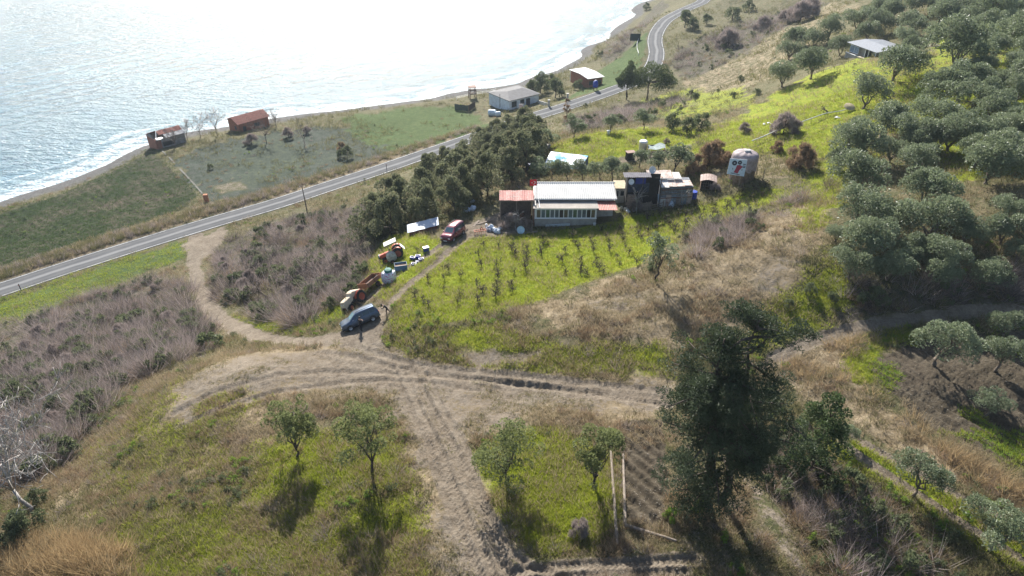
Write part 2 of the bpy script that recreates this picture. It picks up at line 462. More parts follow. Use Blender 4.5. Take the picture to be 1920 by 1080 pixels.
area('lush', [(1585,670),(1640,625),(1700,618),(1720,632),(1650,660),(1640,720),(1600,720)], .85, .7, .6)
area('lush', [(1400,660),(1430,600),(1500,520),(1560,470),(1600,540),(1520,610),(1440,655)], .6, 2, 2)
area('deep', [(1050,190),(1110,140),(1180,90),(1215,60),(1205,120),(1150,165)], .85, 2, 2)
area('lush', [(1180,190),(1300,160),(1400,160),(1420,190),(1300,225),(1220,220)], .6, 3, 4)
area('lush', [(690,480),(740,440),(830,460),(800,500),(720,560),(690,530)], .85, 1, 1)
area('deep', [(430,590),(480,618),(560,622),(640,600),(660,560),(640,570),(560,605),(480,600)], .8, .8, .8)
area('deep', [(520,240),(640,300),(440,370),(380,300)], .35, 3, 6)
area('dry', [(60,930),(250,760),(420,690),(520,680),(560,760),(620,850),(450,1000),(300,1095),(-60,1095)], .85, 2, 3)
area('dry', [(980,585),(1100,540),(1240,490),(1330,430),(1440,390),(1530,350),(1560,400),(1540,470),(1480,540),(1400,610),(1250,650),(1100,640)], .95, 2, 2.5)
area('dry', [(-60,525),(0,505),(130,465),(330,400),(380,385),(560,345),(880,240),(900,248),(560,362),(390,405),(150,485),(0,530),(-60,550)], .9, 1, 1.5)
area('dry', [(1450,668),(1560,620),(1640,622),(1590,680),(1620,740),(1750,830),(1900,900),(1960,930),(1960,990),(1750,885),(1600,795),(1500,740)], .95, .8, 1)
area('dry', [(1260,160),(1400,90),(1560,0),(1640,10),(1500,110),(1380,180)], .5, 3, 5)
area('dry', [(1300,330),(1420,290),(1480,270),(1530,300),(1480,340),(1400,345)], .5, 2, 3)
area('dry', [(650,860),(780,820),(800,1000),(820,1095),(560,1095)], .4, 2, 2)
area('grey', [(310,300),(430,262),(560,240),(700,235),(820,260),(620,325),(400,388)], .85, 2, 5)
area('mauve', [(-80,630),(150,560),(300,520),(355,560),(405,640),(330,690),(240,720),(150,830),(60,900),(-80,960)], .95, 1.5, 3)
area('mauve', [(400,475),(470,430),(560,400),(700,380),(700,470),(690,520),(650,570),(560,608),(470,596),(410,556)], .95, 1, 2)
area('mauve', [(1240,475),(1330,420),(1440,378),(1500,345),(1545,350),(1500,400),(1400,450),(1300,490)], .55, 1.5, 2.5)
area('mauve', [(1240,120),(1330,60),(1500,0),(1560,0),(1400,100),(1300,150)], .8, 3, 5)
area('mauve', [(1400,850),(1520,760),(1560,830),(1700,960),(1850,1095),(1500,1095),(1440,980)], .28, 1.5, 2)
area('mauve', [(1570,500),(1700,520),(1960,515),(1960,585),(1700,592),(1570,605)], .8, 1, 1)
area('mauve', [(1120,105),(1190,50),(1240,0),(1255,10),(1200,70),(1140,120)], .9, 2, 2)
area('mauve', [(1060,230),(1180,200),(1290,180),(1300,210),(1180,235),(1060,260)], .8, 2, 3)
area('dirt', [(300,800),(340,722),(450,668),(560,655),(620,642),(690,646),(740,668),(900,700),(1100,723),(1250,725),(1240,790),(1050,778),(910,800),(872,830),(900,930),(960,1030),(990,1095),(830,1095),(806,960),(765,860),(715,760),(560,735),(420,760)], .66, 3.0, 3.5)
area('dirt', [(520,690),(700,655),(760,672),(900,705),(1100,728),(1240,735),(1238,765),(1050,752),(860,740),(800,740),(840,830),(900,950),(950,1060),(960,1095),(850,1095),(830,980),(770,840),(720,745),(560,715)], .9, 1.5, 2.0)
area('dirt', [(560,648),(640,620),(700,575),(735,580),(712,635),(725,660)], 1, .5, .5)
area('dry', [(300,800),(340,700),(450,650),(560,640),(740,640),(1250,700),(1250,820),(900,810),(890,860),(960,1000),(990,1095),(780,1095),(780,960),(715,800),(560,780),(420,800)], .9, 3, 3)
area('dirt', [(950,1045),(1180,1040),(1300,1000),(1400,990),(1450,1095),(950,1095)], .62, 2, 2)
area('dirt', [(1330,570),(1430,480),(1520,460),(1490,530),(1380,610)], .52, 3, 3)
area('dirt', [(850,662),(940,655),(1010,662),(980,682),(870,685)], .6, .8, 1)
area('dirt', [(1060,570),(1200,545),(1260,560),(1150,600)], .45, 1, 1.5)
area('dirt', [(1390,870),(1430,915),(1480,985),(1550,1095),(1500,1095),(1440,1000),(1385,900)], .5, .5, .8)
area('dirt', [(860,425),(940,395),(1000,400),(1000,436),(930,444),(865,452)], .8, .6, .6)
area('dirt', [(340,460),(420,425),(430,440),(395,480),(362,490)], .9, 1, 1)
area('dirt', [(1130,300),(1200,285),(1300,270),(1290,285),(1160,312)], .6, 1, 1)
area('dirt', [(395,350),(450,338),(470,355),(410,365)], .5, 1, 1)
area('deep', [(-60,425),(0,402),(100,370),(285,284),(372,365),(350,388),(200,440),(0,505),(-60,525)], .5, .8, .8)
area('soil', [(-60,425),(0,402),(100,370),(285,284),(372,365),(350,388),(200,440),(0,505),(-60,525)], 1, .8, .8)
area('soil', [(1615,690),(1680,650),(1780,628),(1920,612),(2050,610),(2050,920),(1920,885),(1800,830),(1680,755)], 1, .8, 1)
area('soil', [(1160,790),(1245,785),(1255,900),(1240,985),(1168,975)], 1, .4, .6)

def trail(P): return catmull(np.array([G(*p)[:2] for p in P]), 1.0)
DRIVE = trail([(368,440),(364,470),(366,510),(377,548),(402,585),(440,613),(500,634),(570,642),(640,632),(690,618)])
RUTS = [(trail(P), hw, chev) for P, hw, chev in [
 ([(692,560),(735,522),(780,492),(812,472),(838,452)], .42, 0), ([(715,588),(765,536),(808,502),(850,465),(885,440)], .5, 0),
 ([(1250,738),(1100,720),(1000,708),(880,697),(780,684),(700,662),(650,648)], .5, 1), ([(1250,760),(1100,738),(980,722),(860,706),(760,692),(680,674),(600,660)], .45, 1),
 ([(1250,748),(1050,728),(900,712),(720,700),(560,700),(420,730),(330,775)], .4, 0), ([(900,735),(760,715),(600,722),(460,750),(340,800)], .35, 0),
 ([(735,690),(765,760),(800,830),(828,900),(850,960),(880,1030),(905,1095)], .42, 1), ([(770,690),(800,750),(845,830),(880,900),(905,960),(935,1030),(960,1095)], .42, 1),
 ([(755,690),(782,760),(822,840),(850,910),(875,970),(905,1030),(930,1095)], .35, 1), ([(800,700),(830,770),(868,830),(900,920),(960,1040),(1060,1085)], .3, 0),
 ([(960,1075),(1060,1062),(1160,1058),(1300,1050)], .4, 1), ([(980,1092),(1100,1080),(1280,1072)], .4, 1),
 ([(1555,815),(1640,876),(1740,940),(1830,1000),(1940,1065)], .32, 0), ([(1590,815),(1680,866),(1800,935),(1940,1010)], .3, 0),
 ([(1430,690),(1500,655),(1560,632),(1640,612),(1760,597),(1960,588)], .45, 0), ([(1440,672),(1530,632),(1640,602),(1760,588),(1960,580)], .4, 0)]]
SHORE = catmull(np.array([at_z(*p)[:2] for p in [(-150,450,0),(0,379,0),(100,347,0),(200,310,0),(285,268,0),(430,237,0),(530,219,0),(640,207,0),(740,193,0),(800,186,0),(880,168,0),(960,158,0),(1045,132,0),(1090,108,0),(1140,74,0),(1190,30,0),(1230,-5,0),(1275,-45,0)]]), 4.0)

def weights(X, Y):
    X = np.asarray(X, float); Y = np.asarray(Y, float)
    W = {k: np.zeros(X.shape) for k in ('lush', 'dry', 'grey', 'mauve', 'dirt', 'soil', 'beach', 'deep')}
    wob = (fbm(X * .35, Y * .35, 3, 4) - .5) * 2
    for k, L in AREAS.items():
        for Q, w, soft, wo in L:
            i = near(X, Y, Q, soft + wo + 1)
            if not len(i): continue
            sd = poly_sd(X[i], Y[i], Q) + wob[i] * wo
            W[k][i] = np.maximum(W[k][i], w * sstep(-soft, soft, sd))
    i = near(X, Y, DRIVE, 6)
    d, _, _, _ = seg_dist(X[i], Y[i], DRIVE)
    W['dirt'][i] = np.maximum(W['dirt'][i], sstep(1.9, .8, d + wob[i] * .7))
    for L, hw, ch in RUTS:
        i = near(X, Y, L, 3)
        d, _, _, _ = seg_dist(X[i], Y[i], L)
        W['dirt'][i] = np.maximum(W['dirt'][i], sstep(hw + .25, hw - .05, d + wob[i] * .12))
    z = lookup(GRID, X, Y)
    W['beach'] = sstep(1.5, 1.0, z + wob * .25) * (Y > 60)
    clear = 1 - np.maximum(W['dirt'], W['beach'])
    for k in ('lush', 'dry', 'grey', 'mauve', 'deep'): W[k] *= (1 - W['beach']) if k == 'dry' else clear
    W['soil'] *= 1 - W['beach']
    return W

_f1 = G(20, 470); _f2 = G(340, 372)
F1_DIR = np.array([_f2[0] - _f1[0], _f2[1] - _f1[1]]); F1_DIR /= np.linalg.norm(F1_DIR)
_f3 = G(1680, 720); _f4 = G(1830, 810)
F2_DIR = np.array([_f4[0] - _f3[0], _f4[1] - _f3[1]]); F2_DIR /= np.linalg.norm(F2_DIR)
def detail(X, Y, W=None):
    """small relief on top of the land: humps, wheel ruts, plough furrows, clods"""
    X = np.asarray(X, float); Y = np.asarray(Y, float)
    if W is None: W = weights(X, Y)
    n1 = fbm(X * .25, Y * .25, 21, 3) - .5; n2 = fbm(X * 1.1, Y * 1.1, 31, 3) - .5; n3 = fbm(X * 3.5, Y * 3.5, 41, 3) - .5
    rough = .35 + .7 * W['mauve'] + .35 * W['dry'] + .2 * W['grey'] - .3 * W['dirt']
    dz = n1 * .9 * rough + n2 * .5 * rough + n3 * (.12 + .04 * W['dirt'])
    dz = dz * (1 - W['soil'] * .6) * (1 - .7 * W['beach'])
    for L, hw, ch in RUTS:
        i = near(X, Y, L, 3)
        d, s, r, _ = seg_dist(X[i], Y[i], L)
        sd = d * s
        prof = -.12 * sstep(hw, hw * .5, d) + .07 * np.exp(-((d - hw - .16) / .16) ** 2)
        if ch: prof = prof + .045 * sstep(hw + .1, hw * .7, d) * np.sin((r + d * .9) * 2 * math.pi / .42)
        dz[i] += prof * (.45 + 1.0 * fbm(r * .22 + hw * 37, sd * .8, 7, 3) ** 1.4)
    fur = (X * -F1_DIR[1] + Y * F1_DIR[0])
    far = Y > 95
    f2 = (X * -F2_DIR[1] + Y * F2_DIR[0]) + (fbm(X * .12, Y * .12, 5, 2) - .5) * 1.5
    dz += W['soil'] * np.where(far, .09 * np.sin(fur * 2 * math.pi / 2.3 + n1 * 3) + n2 * .45, .17 * np.sin(f2 * 2 * math.pi / 1.05) + n2 * .18 + n3 * .18)
    d = np.full(X.shape, 99.0); i = near(X, Y, ROAD, 8)
    d[i] = seg_dist(X[i], Y[i], ROAD)[0]
    k = sstep(ROAD_W + .4, ROAD_W + 2.0, d)
    for x0, y0, r in PADS:
        k = k * sstep(r * .7, r * 1.2, np.hypot(X - x0, Y - y0))
    return dz * k
PADS = [(G(1080, 425)[0], G(1080, 425)[1] + 3, 8.0)]
def ground_z(X, Y, W=None): return lookup(GRID, X, Y) + detail(X, Y, W)
def gz(x, y): return float(ground_z(np.array([x]), np.array([y]))[0])
def GP(px, py):                          # ground spot with the fine relief
    p = G(px, py); p.z = gz(p.x, p.y); return p

# the sheet itself: fine near the camera, coarser with distance, running on beyond the frame
def steps(a, b, fn):
    out = [a]
    while out[-1] < b: out.append(out[-1] + fn(out[-1]))
    return np.array(out)
yv = np.concatenate([np.linspace(-75, 19, 16), steps(21.0, 430, lambda y: .115 * (max(y, 28) / 28) ** 1.55), np.linspace(440, 555, 12)])
uu = np.concatenate([-1.12 - np.linspace(1.4, .02, 24) ** 1.0, np.linspace(-1.12, 1.12, 780), 1.12 + np.linspace(.02, 1.4, 24)])
def half_w(y): return np.where(y > 0, .72 * y + 18, 18 + 0 * y)
TX = uu[None, :] * half_w(yv)[:, None]; TY = np.repeat(yv[:, None], len(uu), 1)
TX = np.clip(TX, -258, 338)
Wg = weights(TX.ravel(), TY.ravel())
TZ = (lookup(GRID, TX, TY).ravel() + detail(TX.ravel(), TY.ravel(), Wg)).reshape(TX.shape)
R_, C_ = TX.shape
TV = np.stack([TX.ravel(), TY.ravel(), TZ.ravel()], 1)
_i = (np.arange(R_ - 1)[:, None] * C_ + np.arange(C_ - 1)[None, :]).ravel()
TF = np.stack([_i, _i + 1, _i + C_ + 1, _i + C_], 1)
dXu = np.gradient(TX, axis=1); dZu = np.gradient(TZ, axis=1); dXv = np.gradient(TX, axis=0); dYv = np.gradient(TY, axis=0); dZv = np.gradient(TZ, axis=0)
sx = dZu / np.where(np.abs(dXu) < 1e-6, 1e-6, dXu); sy = (dZv - sx * dXv) / dYv
TN = np.stack([-sx.ravel(), -sy.ravel(), np.ones(TX.size)], 1); TN /= np.linalg.norm(TN, axis=1)[:, None]

def ground_material():
    m = bpy.data.materials.new("land"); b = NB(m)
    pos = b.n('ShaderNodeTexCoord').outputs['Object']
    a1 = b.n('ShaderNodeAttribute', _attribute_name='cover_a'); a2 = b.n('ShaderNodeAttribute', _attribute_name='cover_b')
    s1 = b.n('ShaderNodeSeparateColor', a1.outputs['Color']); s2 = b.n('ShaderNodeSeparateColor', a2.outputs['Color'])
    big = b.noise(pos, .11, 4); mid = b.noise(pos, .7, 5, .62); fine = b.noise(pos, 3.2, 6, .68); tiny = b.noise(pos, 14, 3, .7)
    mf = b.math('ADD', b.math('MULTIPLY', mid, .5), b.math('MULTIPLY', fine, .5))
    ft = b.math('ADD', b.math('MULTIPLY', mid, .34), b.math('ADD', b.math('MULTIPLY', fine, .38), b.math('MULTIPLY', tiny, .28)))
    def ramp(v, cols):
        nd = b.n('ShaderNodeValToRGB', v); cr = nd.color_ramp
        while len(cr.elements) < len(cols): cr.elements.new(.5)
        for e, (p, c) in zip(cr.elements, cols): e.position = p; e.color = (*c, 1)
        return nd.outputs[0]
    base = ramp(mf, [(.30, (.060, .070, .028)), (.45, (.105, .105, .050)), (.56, (.17, .145, .085)), (.70, (.24, .20, .13))])
    lush = ramp(mf, [(.28, (.085, .135, .013)), (.42, (.165, .225, .020)), (.54, (.255, .29, .030)), (.64, (.33, .29, .052)), (.76, (.30, .21, .085))])
    deep = ramp(mf, [(.30, (.036, .062, .020)), (.48, (.066, .105, .030)), (.60, (.10, .13, .045)), (.74, (.16, .15, .08))])
    dry = ramp(mf, [(.30, (.10, .09, .042)), (.43, (.20, .158, .098)), (.55, (.31, .25, .165)), (.70, (.42, .355, .25))])
    grey = ramp(mf, [(.30, (.028, .044, .028)), (.48, (.058, .074, .054)), (.68, (.115, .115, .105))])
    mauve = ramp(mf, [(.32, (.034, .048, .020)), (.45, (.070, .072, .040)), (.56, (.125, .105, .080)), (.70, (.21, .175, .15))])
    dirt = ramp(ft, [(.30, (.072, .056, .039)), (.42, (.152, .122, .090)), (.54, (.235, .197, .152)), (.70, (.34, .295, .235))])
    soil = ramp(ft, [(.32, (.042, .034, .024)), (.48, (.098, .078, .057)), (.68, (.19, .158, .12))])
    gravel = ramp(ft, [(.30, (.055, .055, .056)), (.5, (.12, .118, .115)), (.68, (.22, .215, .205))])
    wobble = b.math('MULTIPLY', b.math('SUBTRACT', mf, .5), 1.9)
    def w(s): return b.rng(b.math('ADD', s, wobble), .30, .70, smooth=True)
    def gate(s): return b.math('MULTIPLY', w(s), b.rng(s, .02, .22))
    c = b.mix(gate(s2.outputs[0]), base, grey)
    c = b.mix(gate(s1.outputs[1]), c, dry)
    c = b.mix(gate(s2.outputs[1]), c, mauve)
    c = b.mix(gate(a2.outputs['Alpha']), c, deep)
    c = b.mix(gate(s1.outputs[0]), c, lush)
    weeds = b.math('MULTIPLY', b.rng(b.math('ADD', b.math('MULTIPLY', big, .4), b.math('MULTIPLY', mf, .6)), .485, .56), s1.outputs[2])
    sc = b.mix(b.math('MULTIPLY', b.rng(a2.outputs['Alpha'], 0, .5, .12, 1.0), b.rng(b.math('ADD', b.math('MULTIPLY', big, .45), b.math('MULTIPLY', mf, .55)), .40, .54)), soil, ramp(fine, [(.35, (.015, .028, .010)), (.65, (.036, .056, .018))]))
    c = b.mix(gate(s2.outputs[2]), c, sc)
    c = b.mix(b.rng(b.math('ADD', s1.outputs[2], b.math('MULTIPLY', wobble, 1.25)), .36, .66, smooth=True), c, dirt)
    c = b.mix(a1.outputs['Alpha'], c, gravel)
    # broad, soft differences from place to place
    c = b.mix(b.rng(big, .35, .65, 0.0, .45), c, b.mix(1.0, c, (.80, .76, .72), 'MULTIPLY'))
    h = b.math('ADD', b.math('MULTIPLY', mid, .35), b.math('ADD', b.math('MULTIPLY', fine, .4), b.math('MULTIPLY', tiny, .25)))
    bp = b.n('ShaderNodeBump', Height=h, Strength=1.0, Distance=.42)
    p = b.n('ShaderNodeBsdfPrincipled', Base_Color=c, Roughness=.95, Normal=bp.outputs[0])
    p.inputs['Specular IOR Level'].default_value = .12
    b.out(p)
    return m
LAND = ground_material()
cov_a = np.stack([Wg['lush'], Wg['dry'], Wg['dirt'], Wg['beach']], 1).astype(np.float32)
cov_b = np.stack([Wg['grey'], Wg['mauve'], Wg['soil'], Wg['deep']], 1).astype(np.float32)
fc = lambda a: a[TF].mean(1)
cls = np.zeros(len(TF), int)
cls[fc(np.maximum(Wg['lush'], Wg['deep'])) > .5] = 1; cls[fc(Wg['soil']) > .5] = 2; cls[fc(Wg['dirt']) > .5] = 3; cls[fc(Wg['beach']) > .5] = 4
cls[fc(TZ.ravel()) < -.3] = 5
for k, nm in enumerate(['hillside', 'meadow', 'ploughed_field', 'dirt_track', 'beach', 'sea_bed']):
    F = TF[cls == k]
    if not len(F): continue
    used, inv = np.unique(F, return_inverse=True)
    me = raw_mesh(nm, TV[used], inv.reshape(-1, 4), LAND, smooth=True)
    for an, src in (('cover_a', cov_a), ('cover_b', cov_b)):
        at = me.attributes.new(an, 'FLOAT_COLOR', 'POINT'); at.data.foreach_set('color', src[used].ravel())
    me.normals_split_custom_set_from_vertices(TN[used].tolist())
    tag(link_mesh(nm, me), kind='structure')

# ------------------------------------------------------------------ sea
def sea():
    xs = np.concatenate([np.linspace(-1200, -560, 6), np.arange(-540, 190, 1.7), np.linspace(200, 1200, 8)])
    ys = np.concatenate([np.arange(95, 560, 1.5), np.linspace(570, 1600, 10)])
    X, Y = np.meshgrid(xs, ys)
    d, s, r, _ = seg_dist(X.ravel(), Y.ravel(), SHORE)
    d = (d * s).reshape(X.shape)
    dn = np.array([SHORE[-1][0] - SHORE[0][0], SHORE[-1][1] - SHORE[0][1]]); dn /= np.linalg.norm(dn)
    al = X * dn[0] + Y * dn[1]; ac = -X * dn[1] + Y * dn[0]
    Z = .30 * (fbm(al * .045, ac * .11, 61, 3) - .5) + .22 * (fbm(al * .12 + .3 * fbm(al * .05, ac * .05, 9, 2), ac * .33, 71, 3) - .5)
    swell = np.sin(d * 2 * math.pi / 9.0 + 3 * fbm(al * .03, ac * .03, 81, 2)) * np.exp(-np.abs(d) / 30.0) * .12
    Z = Z * .9 + swell
    fo = np.zeros(X.shape)
    nz = fbm(al * .12, ac * .3, 91, 4)
    for c, wd, k in ((1.0, 2.6, 1.0), (6.5, 1.3, .75), (13.0, 1.0, .45)):
        fo = np.maximum(fo, k * np.exp(-((d - c - (nz - .5) * 7) / wd) ** 2) * sstep(.30, .62, fbm(al * .09, ac * .05, 95, 3) + .22 * (c < 3)))
    V = np.stack([X.ravel(), Y.ravel(), Z.ravel()], 1)
    R, C = X.shape
    i = (np.arange(R - 1)[:, None] * C + np.arange(C - 1)[None, :]).ravel()
    F = np.stack([i, i + 1, i + C + 1, i + C], 1)
    F = F[(d.ravel()[F].max(1) > -14)]
    used, inv = np.unique(F, return_inverse=True)
    m = bpy.data.materials.new("sea_water"); b = NB(m)
    pos = b.n('ShaderNodeTexCoord').outputs['Object']
    mp = b.n('ShaderNodeMapping', pos); mp.inputs['Rotation'].default_value = (0, 0, -math.atan2(dn[1], dn[0])); mp.inputs['Scale'].default_value = (.5, 1.25, 1)
    w1 = b.noise(mp.outputs[0], .32, 4, .6); w2 = b.noise(mp.outputs[0], 1.1, 4, .62)
    hgt = b.math('ADD', b.math('MULTIPLY', w1, 1.0), b.math('MULTIPLY', w2, .38))
    bp = b.n('ShaderNodeBump', Height=hgt, Strength=1.0, Distance=2.2)
    foam = b.n('ShaderNodeAttribute', _attribute_name='foam').outputs['Fac']
    fn = b.math('MULTIPLY', foam, b.rng(b.noise(pos, 1.4, 5, .7), .36, .56), True)
    body = b.mix(b.rng(b.noise(pos, .012, 3), .35, .65), (.115, .225, .295), (.165, .295, .36))
    col = b.mix(fn, body, (.78, .80, .80))
    p = b.n('ShaderNodeBsdfPrincipled', Base_Color=col, Roughness=b.rng(fn, 0, 1, .15, .9), Normal=bp.outputs[0], IOR=1.33)
    b.out(p)
    me = raw_mesh('sea', V[used], inv.reshape(-1, 4), m, smooth=True)
    at = me.attributes.new('foam', 'FLOAT', 'POINT'); at.data.foreach_set('value', fo.ravel()[used].astype(np.float32))
    tag(link_mesh('sea', me), kind='structure')
sea()

# ------------------------------------------------------------------ the coast road
def road():
    L = ROAD; n = len(L)
    T = np.gradient(L[:, :2], axis=0); T /= np.linalg.norm(T, axis=1)[:, None]
    Nn = np.stack([-T[:, 1], T[:, 0]], 1)
    run = np.r_[0, np.cumsum(np.linalg.norm(np.diff(L[:, :2], axis=0), axis=1))]
    def strip(name, o0, o1, dz, m, parent=None, cols=6, s0=0, s1=1e9):
        k = np.where((run >= s0) & (run <= s1))[0]
        offs = np.linspace(o0, o1, cols)
        V = []
        for j in k:
            for o in offs:
                V.append((L[j, 0] + Nn[j, 0] * o, L[j, 1] + Nn[j, 1] * o, L[j, 2] + .05 - .05 * (o / ROAD_W) ** 2 + dz))
        i = (np.arange(len(k) - 1)[:, None] * cols + np.arange(cols - 1)[None, :]).ravel()
        F = np.stack([i, i + cols, i + cols + 1, i + 1], 1)
        me = raw_mesh(name, V, F, m, smooth=True)
        at = me.attributes.new('across', 'FLOAT', 'POINT'); at.data.foreach_set('value', np.tile(offs, len(k)).astype(np.float32))
        return link_mesh(name, me, parent)
    m = bpy.data.materials.new("asphalt"); b = NB(m)
    pos = b.n('ShaderNodeTexCoord').outputs['Object']
    ac = b.n('ShaderNodeAttribute', _attribute_name='across').outputs['Fac']
    n1 = b.noise(pos, .25, 4); n2 = b.noise(pos, 3.0, 4, .7)
    c = b.mix(b.rng(n1, .3, .7), (.092, .094, .099), (.128, .129, .131))
    acw = b.math('ADD', ac, b.math('MULTIPLY', b.math('SUBTRACT', b.noise(pos, .09, 3), .5), 1.2))
    worn = b.math('MULTIPLY', b.rng(b.math('ABSOLUTE', b.math('ADD', acw, .15)), .75, .15, smooth=True), b.rng(n2, .25, .6, .45, 1.0))
    c = b.mix(b.math('MULTIPLY', worn, .8), c, (.29, .288, .285))
    wheel = b.rng(b.math('ABSOLUTE', b.math('SUBTRACT', b.math('ABSOLUTE', ac), 1.55)), .5, .1, smooth=True)
    c = b.mix(b.math('MULTIPLY', wheel, .25), c, (.19, .187, .183))
    c = b.mix(b.math('MULTIPLY', b.rng(n2, .5, .7), .35), c, (.06, .06, .062))
    p = b.n('ShaderNodeBsdfPrincipled', Base_Color=c, Roughness=.92, Specular_IOR_Level=.12, Normal=b.n('ShaderNodeBump', Height=n2, Strength=.3, Distance=.03).outputs[0])
    b.out(p)
    asphalt = strip('road', -ROAD_W, ROAD_W, 0, m, cols=15)
    tag(asphalt, kind='structure')
    paint = mat('road_paint', (.62, .62, .60), .7, var=.25, scale=.5, dirt=(.20, .20, .20))
    for o in (-ROAD_W + .32, ROAD_W - .32):
        ln = strip('edge_line', o - .065, o + .065, .006, paint, asphalt, cols=2)
road()
# ------------------------------------------------------------------ sea haze
def haze():
    m = bpy.data.materials.new("haze_air"); b = NB(m)
    pv = b.n('ShaderNodeVolumePrincipled')
    pv.inputs['Color'].default_value = (.74, .87, 1.0, 1); pv.inputs['Density'].default_value = 0.00015; pv.inputs['Anisotropy'].default_value = .15
    b.out(None, pv.outputs[0])
    o = MB().box(-1300, 1300, -90, 1700, -12, 84).build('haze', m)
    o.display_type = 'WIRE'
    tag(o, kind='stuff')
haze()
# ------------------------------------------------------------------ plants
BARK = mat('bark', (.17, .135, .105), .95, var=.4, scale=2.5, bump=.04)
BARK_DARK = mat('dark_bark', (.085, .066, .052), .95, var=.4, scale=2.5, bump=.04)
BARK_PALE = mat('pale_bark', (.36, .335, .315), .9, var=.3, scale=2.0, bump=.02)
TWIG = mat('twig_bark', (.23, .19, .17), .95, var=.35, scale=2.0)
OLIVE = leafmat('olive_leaves', (.075, .104, .050), (.245, .285, .165), .28, .5, sheen=.5)
OLIVE_Y = leafmat('young_olive_leaves', (.085, .112, .036), (.225, .25, .105), .38, .55)
THICK = leafmat('thicket_leaves', (.075, .092, .045), (.215, .225, .125), .3, .6, tip=(.40, .315, .20))
PINE = leafmat('pine_needles', (.022, .034, .018), (.085, .112, .058), .25, .6, sheen=.3)
STONE_PINE = leafmat('stone_pine_needles', (.045, .066, .026), (.12, .15, .055), .25, .6)
BUSH = leafmat('bush_leaves', (.06, .078, .034), (.165, .19, .095), .3, .6)
BUSH_DRY = leafmat('dry_bush_twigs', (.17, .115, .075), (.36, .255, .16), .25, .9)
BUSH_MAUVE = leafmat('bare_bush_twigs', (.13, .105, .094), (.43, .36, .335), .25, .9)
HERB = leafmat('bright_weeds', (.08, .145, .022), (.20, .285, .045), .42, .6)

def leaf_cloud(P, R, n, size, seed, flat=.35, elong=1.9, fill=.35, tone_p=None, up=.25):
    """leaf sprays set on and in the puffs of a crown: two-triangle blades"""
    r = np.random.default_rng(seed)
    P = np.asarray(P, float); R = np.asarray(R, float)
    if R.ndim == 1: R = np.repeat(R[:, None], 3, 1)
    wt = (R.prod(1)) ** (2 / 3); k = r.choice(len(P), n, p=wt / wt.sum())
    d = r.normal(size=(n, 3)); d /= np.linalg.norm(d, axis=1)[:, None]
    d[:, 2] = np.where((d[:, 2] < -.2) & (r.random(n) < .6), -d[:, 2], d[:, 2])
    rad = np.where(r.random(n) < fill, r.random(n) ** .5, .82 + .22 * r.random(n))[:, None]
    C = P[k] + d * R[k] * rad
    ax = d + r.normal(size=(n, 3)) * .7 + np.array([0, 0, up]); ax /= np.linalg.norm(ax, axis=1)[:, None]
    sd = np.cross(ax, r.normal(size=(n, 3))); sd /= np.linalg.norm(sd, axis=1)[:, None]
    s = size * (.6 + .8 * r.random(n))[:, None]
    a = C - ax * s * .5; b = C + ax * s * .5; wv = sd * s / elong * .5; nrm = np.cross(ax, sd) * s * .12
    V = np.stack([a, C + wv + nrm, b, C - wv + nrm], 1).reshape(-1, 3)
    F = np.arange(4 * n).reshape(-1, 4)
    tp = r.random(len(P)) if tone_p is None else np.asarray(tone_p)
    t = np.clip(.62 * tp[k] + .38 * r.random(n), 0, 1)
    return V, F, np.repeat(t, 4)
def limb_mesh(segs, m, name='trunk', n=6):
    b = MB()
    for P, Rr in segs: b.path(P, Rr, n)
    me = bpy.data.meshes.new(name); me.from_pydata(b.v, [], b.f); me.materials.append(m)
    me.polygons.foreach_set('use_smooth', [True] * len(me.polygons))
    return me
def wiggle(r, a, b, k=4, amp=.12):
    a = np.array(a, float); b = np.array(b, float); L = np.linalg.norm(b - a)
    return [tuple(a + (b - a) * i / k + (r.normal(size=3) * amp * L * (0 < i < k) * .5)) for i in range(k + 1)]

def olive_variant(seed, R=3.0, Hh=4.8, base=.9, npf=34, n=3000, size=.30, trunk=.22, lm=None, bark=None, airy=False):
    r = np.random.default_rng(seed)
    P = []; RR = []; lobes = r.integers(3, 6); la = r.random(lobes) * 6.28; lh = r.random(lobes)
    if airy: lobes = 6; la = np.arange(6) * 1.05 + r.random(6) * .5; lh = np.array([-.55, .75, -.2, .9, .2, .5])
    lc = [(math.cos(la[i]) * R * .42, math.sin(la[i]) * R * .42, base + (Hh - base) * (.42 + .22 * lh[i])) for i in range(lobes)]
    for i in range(npf):
        c = lc[i % lobes]; d = r.normal(size=3); d /= np.linalg.norm(d); d[2] = abs(d[2]) * 1.25 - .5
        q = np.array(c) + d * np.array([R * .55, R * .55, (Hh - base) * .42]) * (.75 + .35 * r.random())
        P.append(q); RR.append(R * (.17 + .20 * r.random()) * (.8 if airy else 1))
    V, F, t = leaf_cloud(P, RR, n, size, seed + 5, fill=.12)
    segs = []
    top = (r.normal() * .12, r.normal() * .12, base * .9)
    segs.append((wiggle(r, (0, 0, -.35), top, 3, .1), [trunk * 1.35, trunk * 1.05, trunk * .9, trunk * .8]))
    for c in lc:
        segs.append((wiggle(r, top, (c[0], c[1], c[2] + .3), 4, .12), list(np.linspace(trunk * .62, trunk * .16, 5))))
        for j in range(3):
            q = P[r.integers(len(P))]
            if np.linalg.norm(q - np.array(c)) < R * .8: segs.append((wiggle(r, c, q, 3, .1), list(np.linspace(trunk * .22, trunk * .06, 4))))
    return raw_mesh('crown', V, F, lm or OLIVE, t), limb_mesh(segs, bark or BARK)
def make_tree(name, meshes, label, cat, group=None):
    o = thing(name, label, cat, (0, 0, -500), 0, group)
    link_mesh('crown', meshes[0], o); link_mesh('trunk', meshes[1], o)
    return o
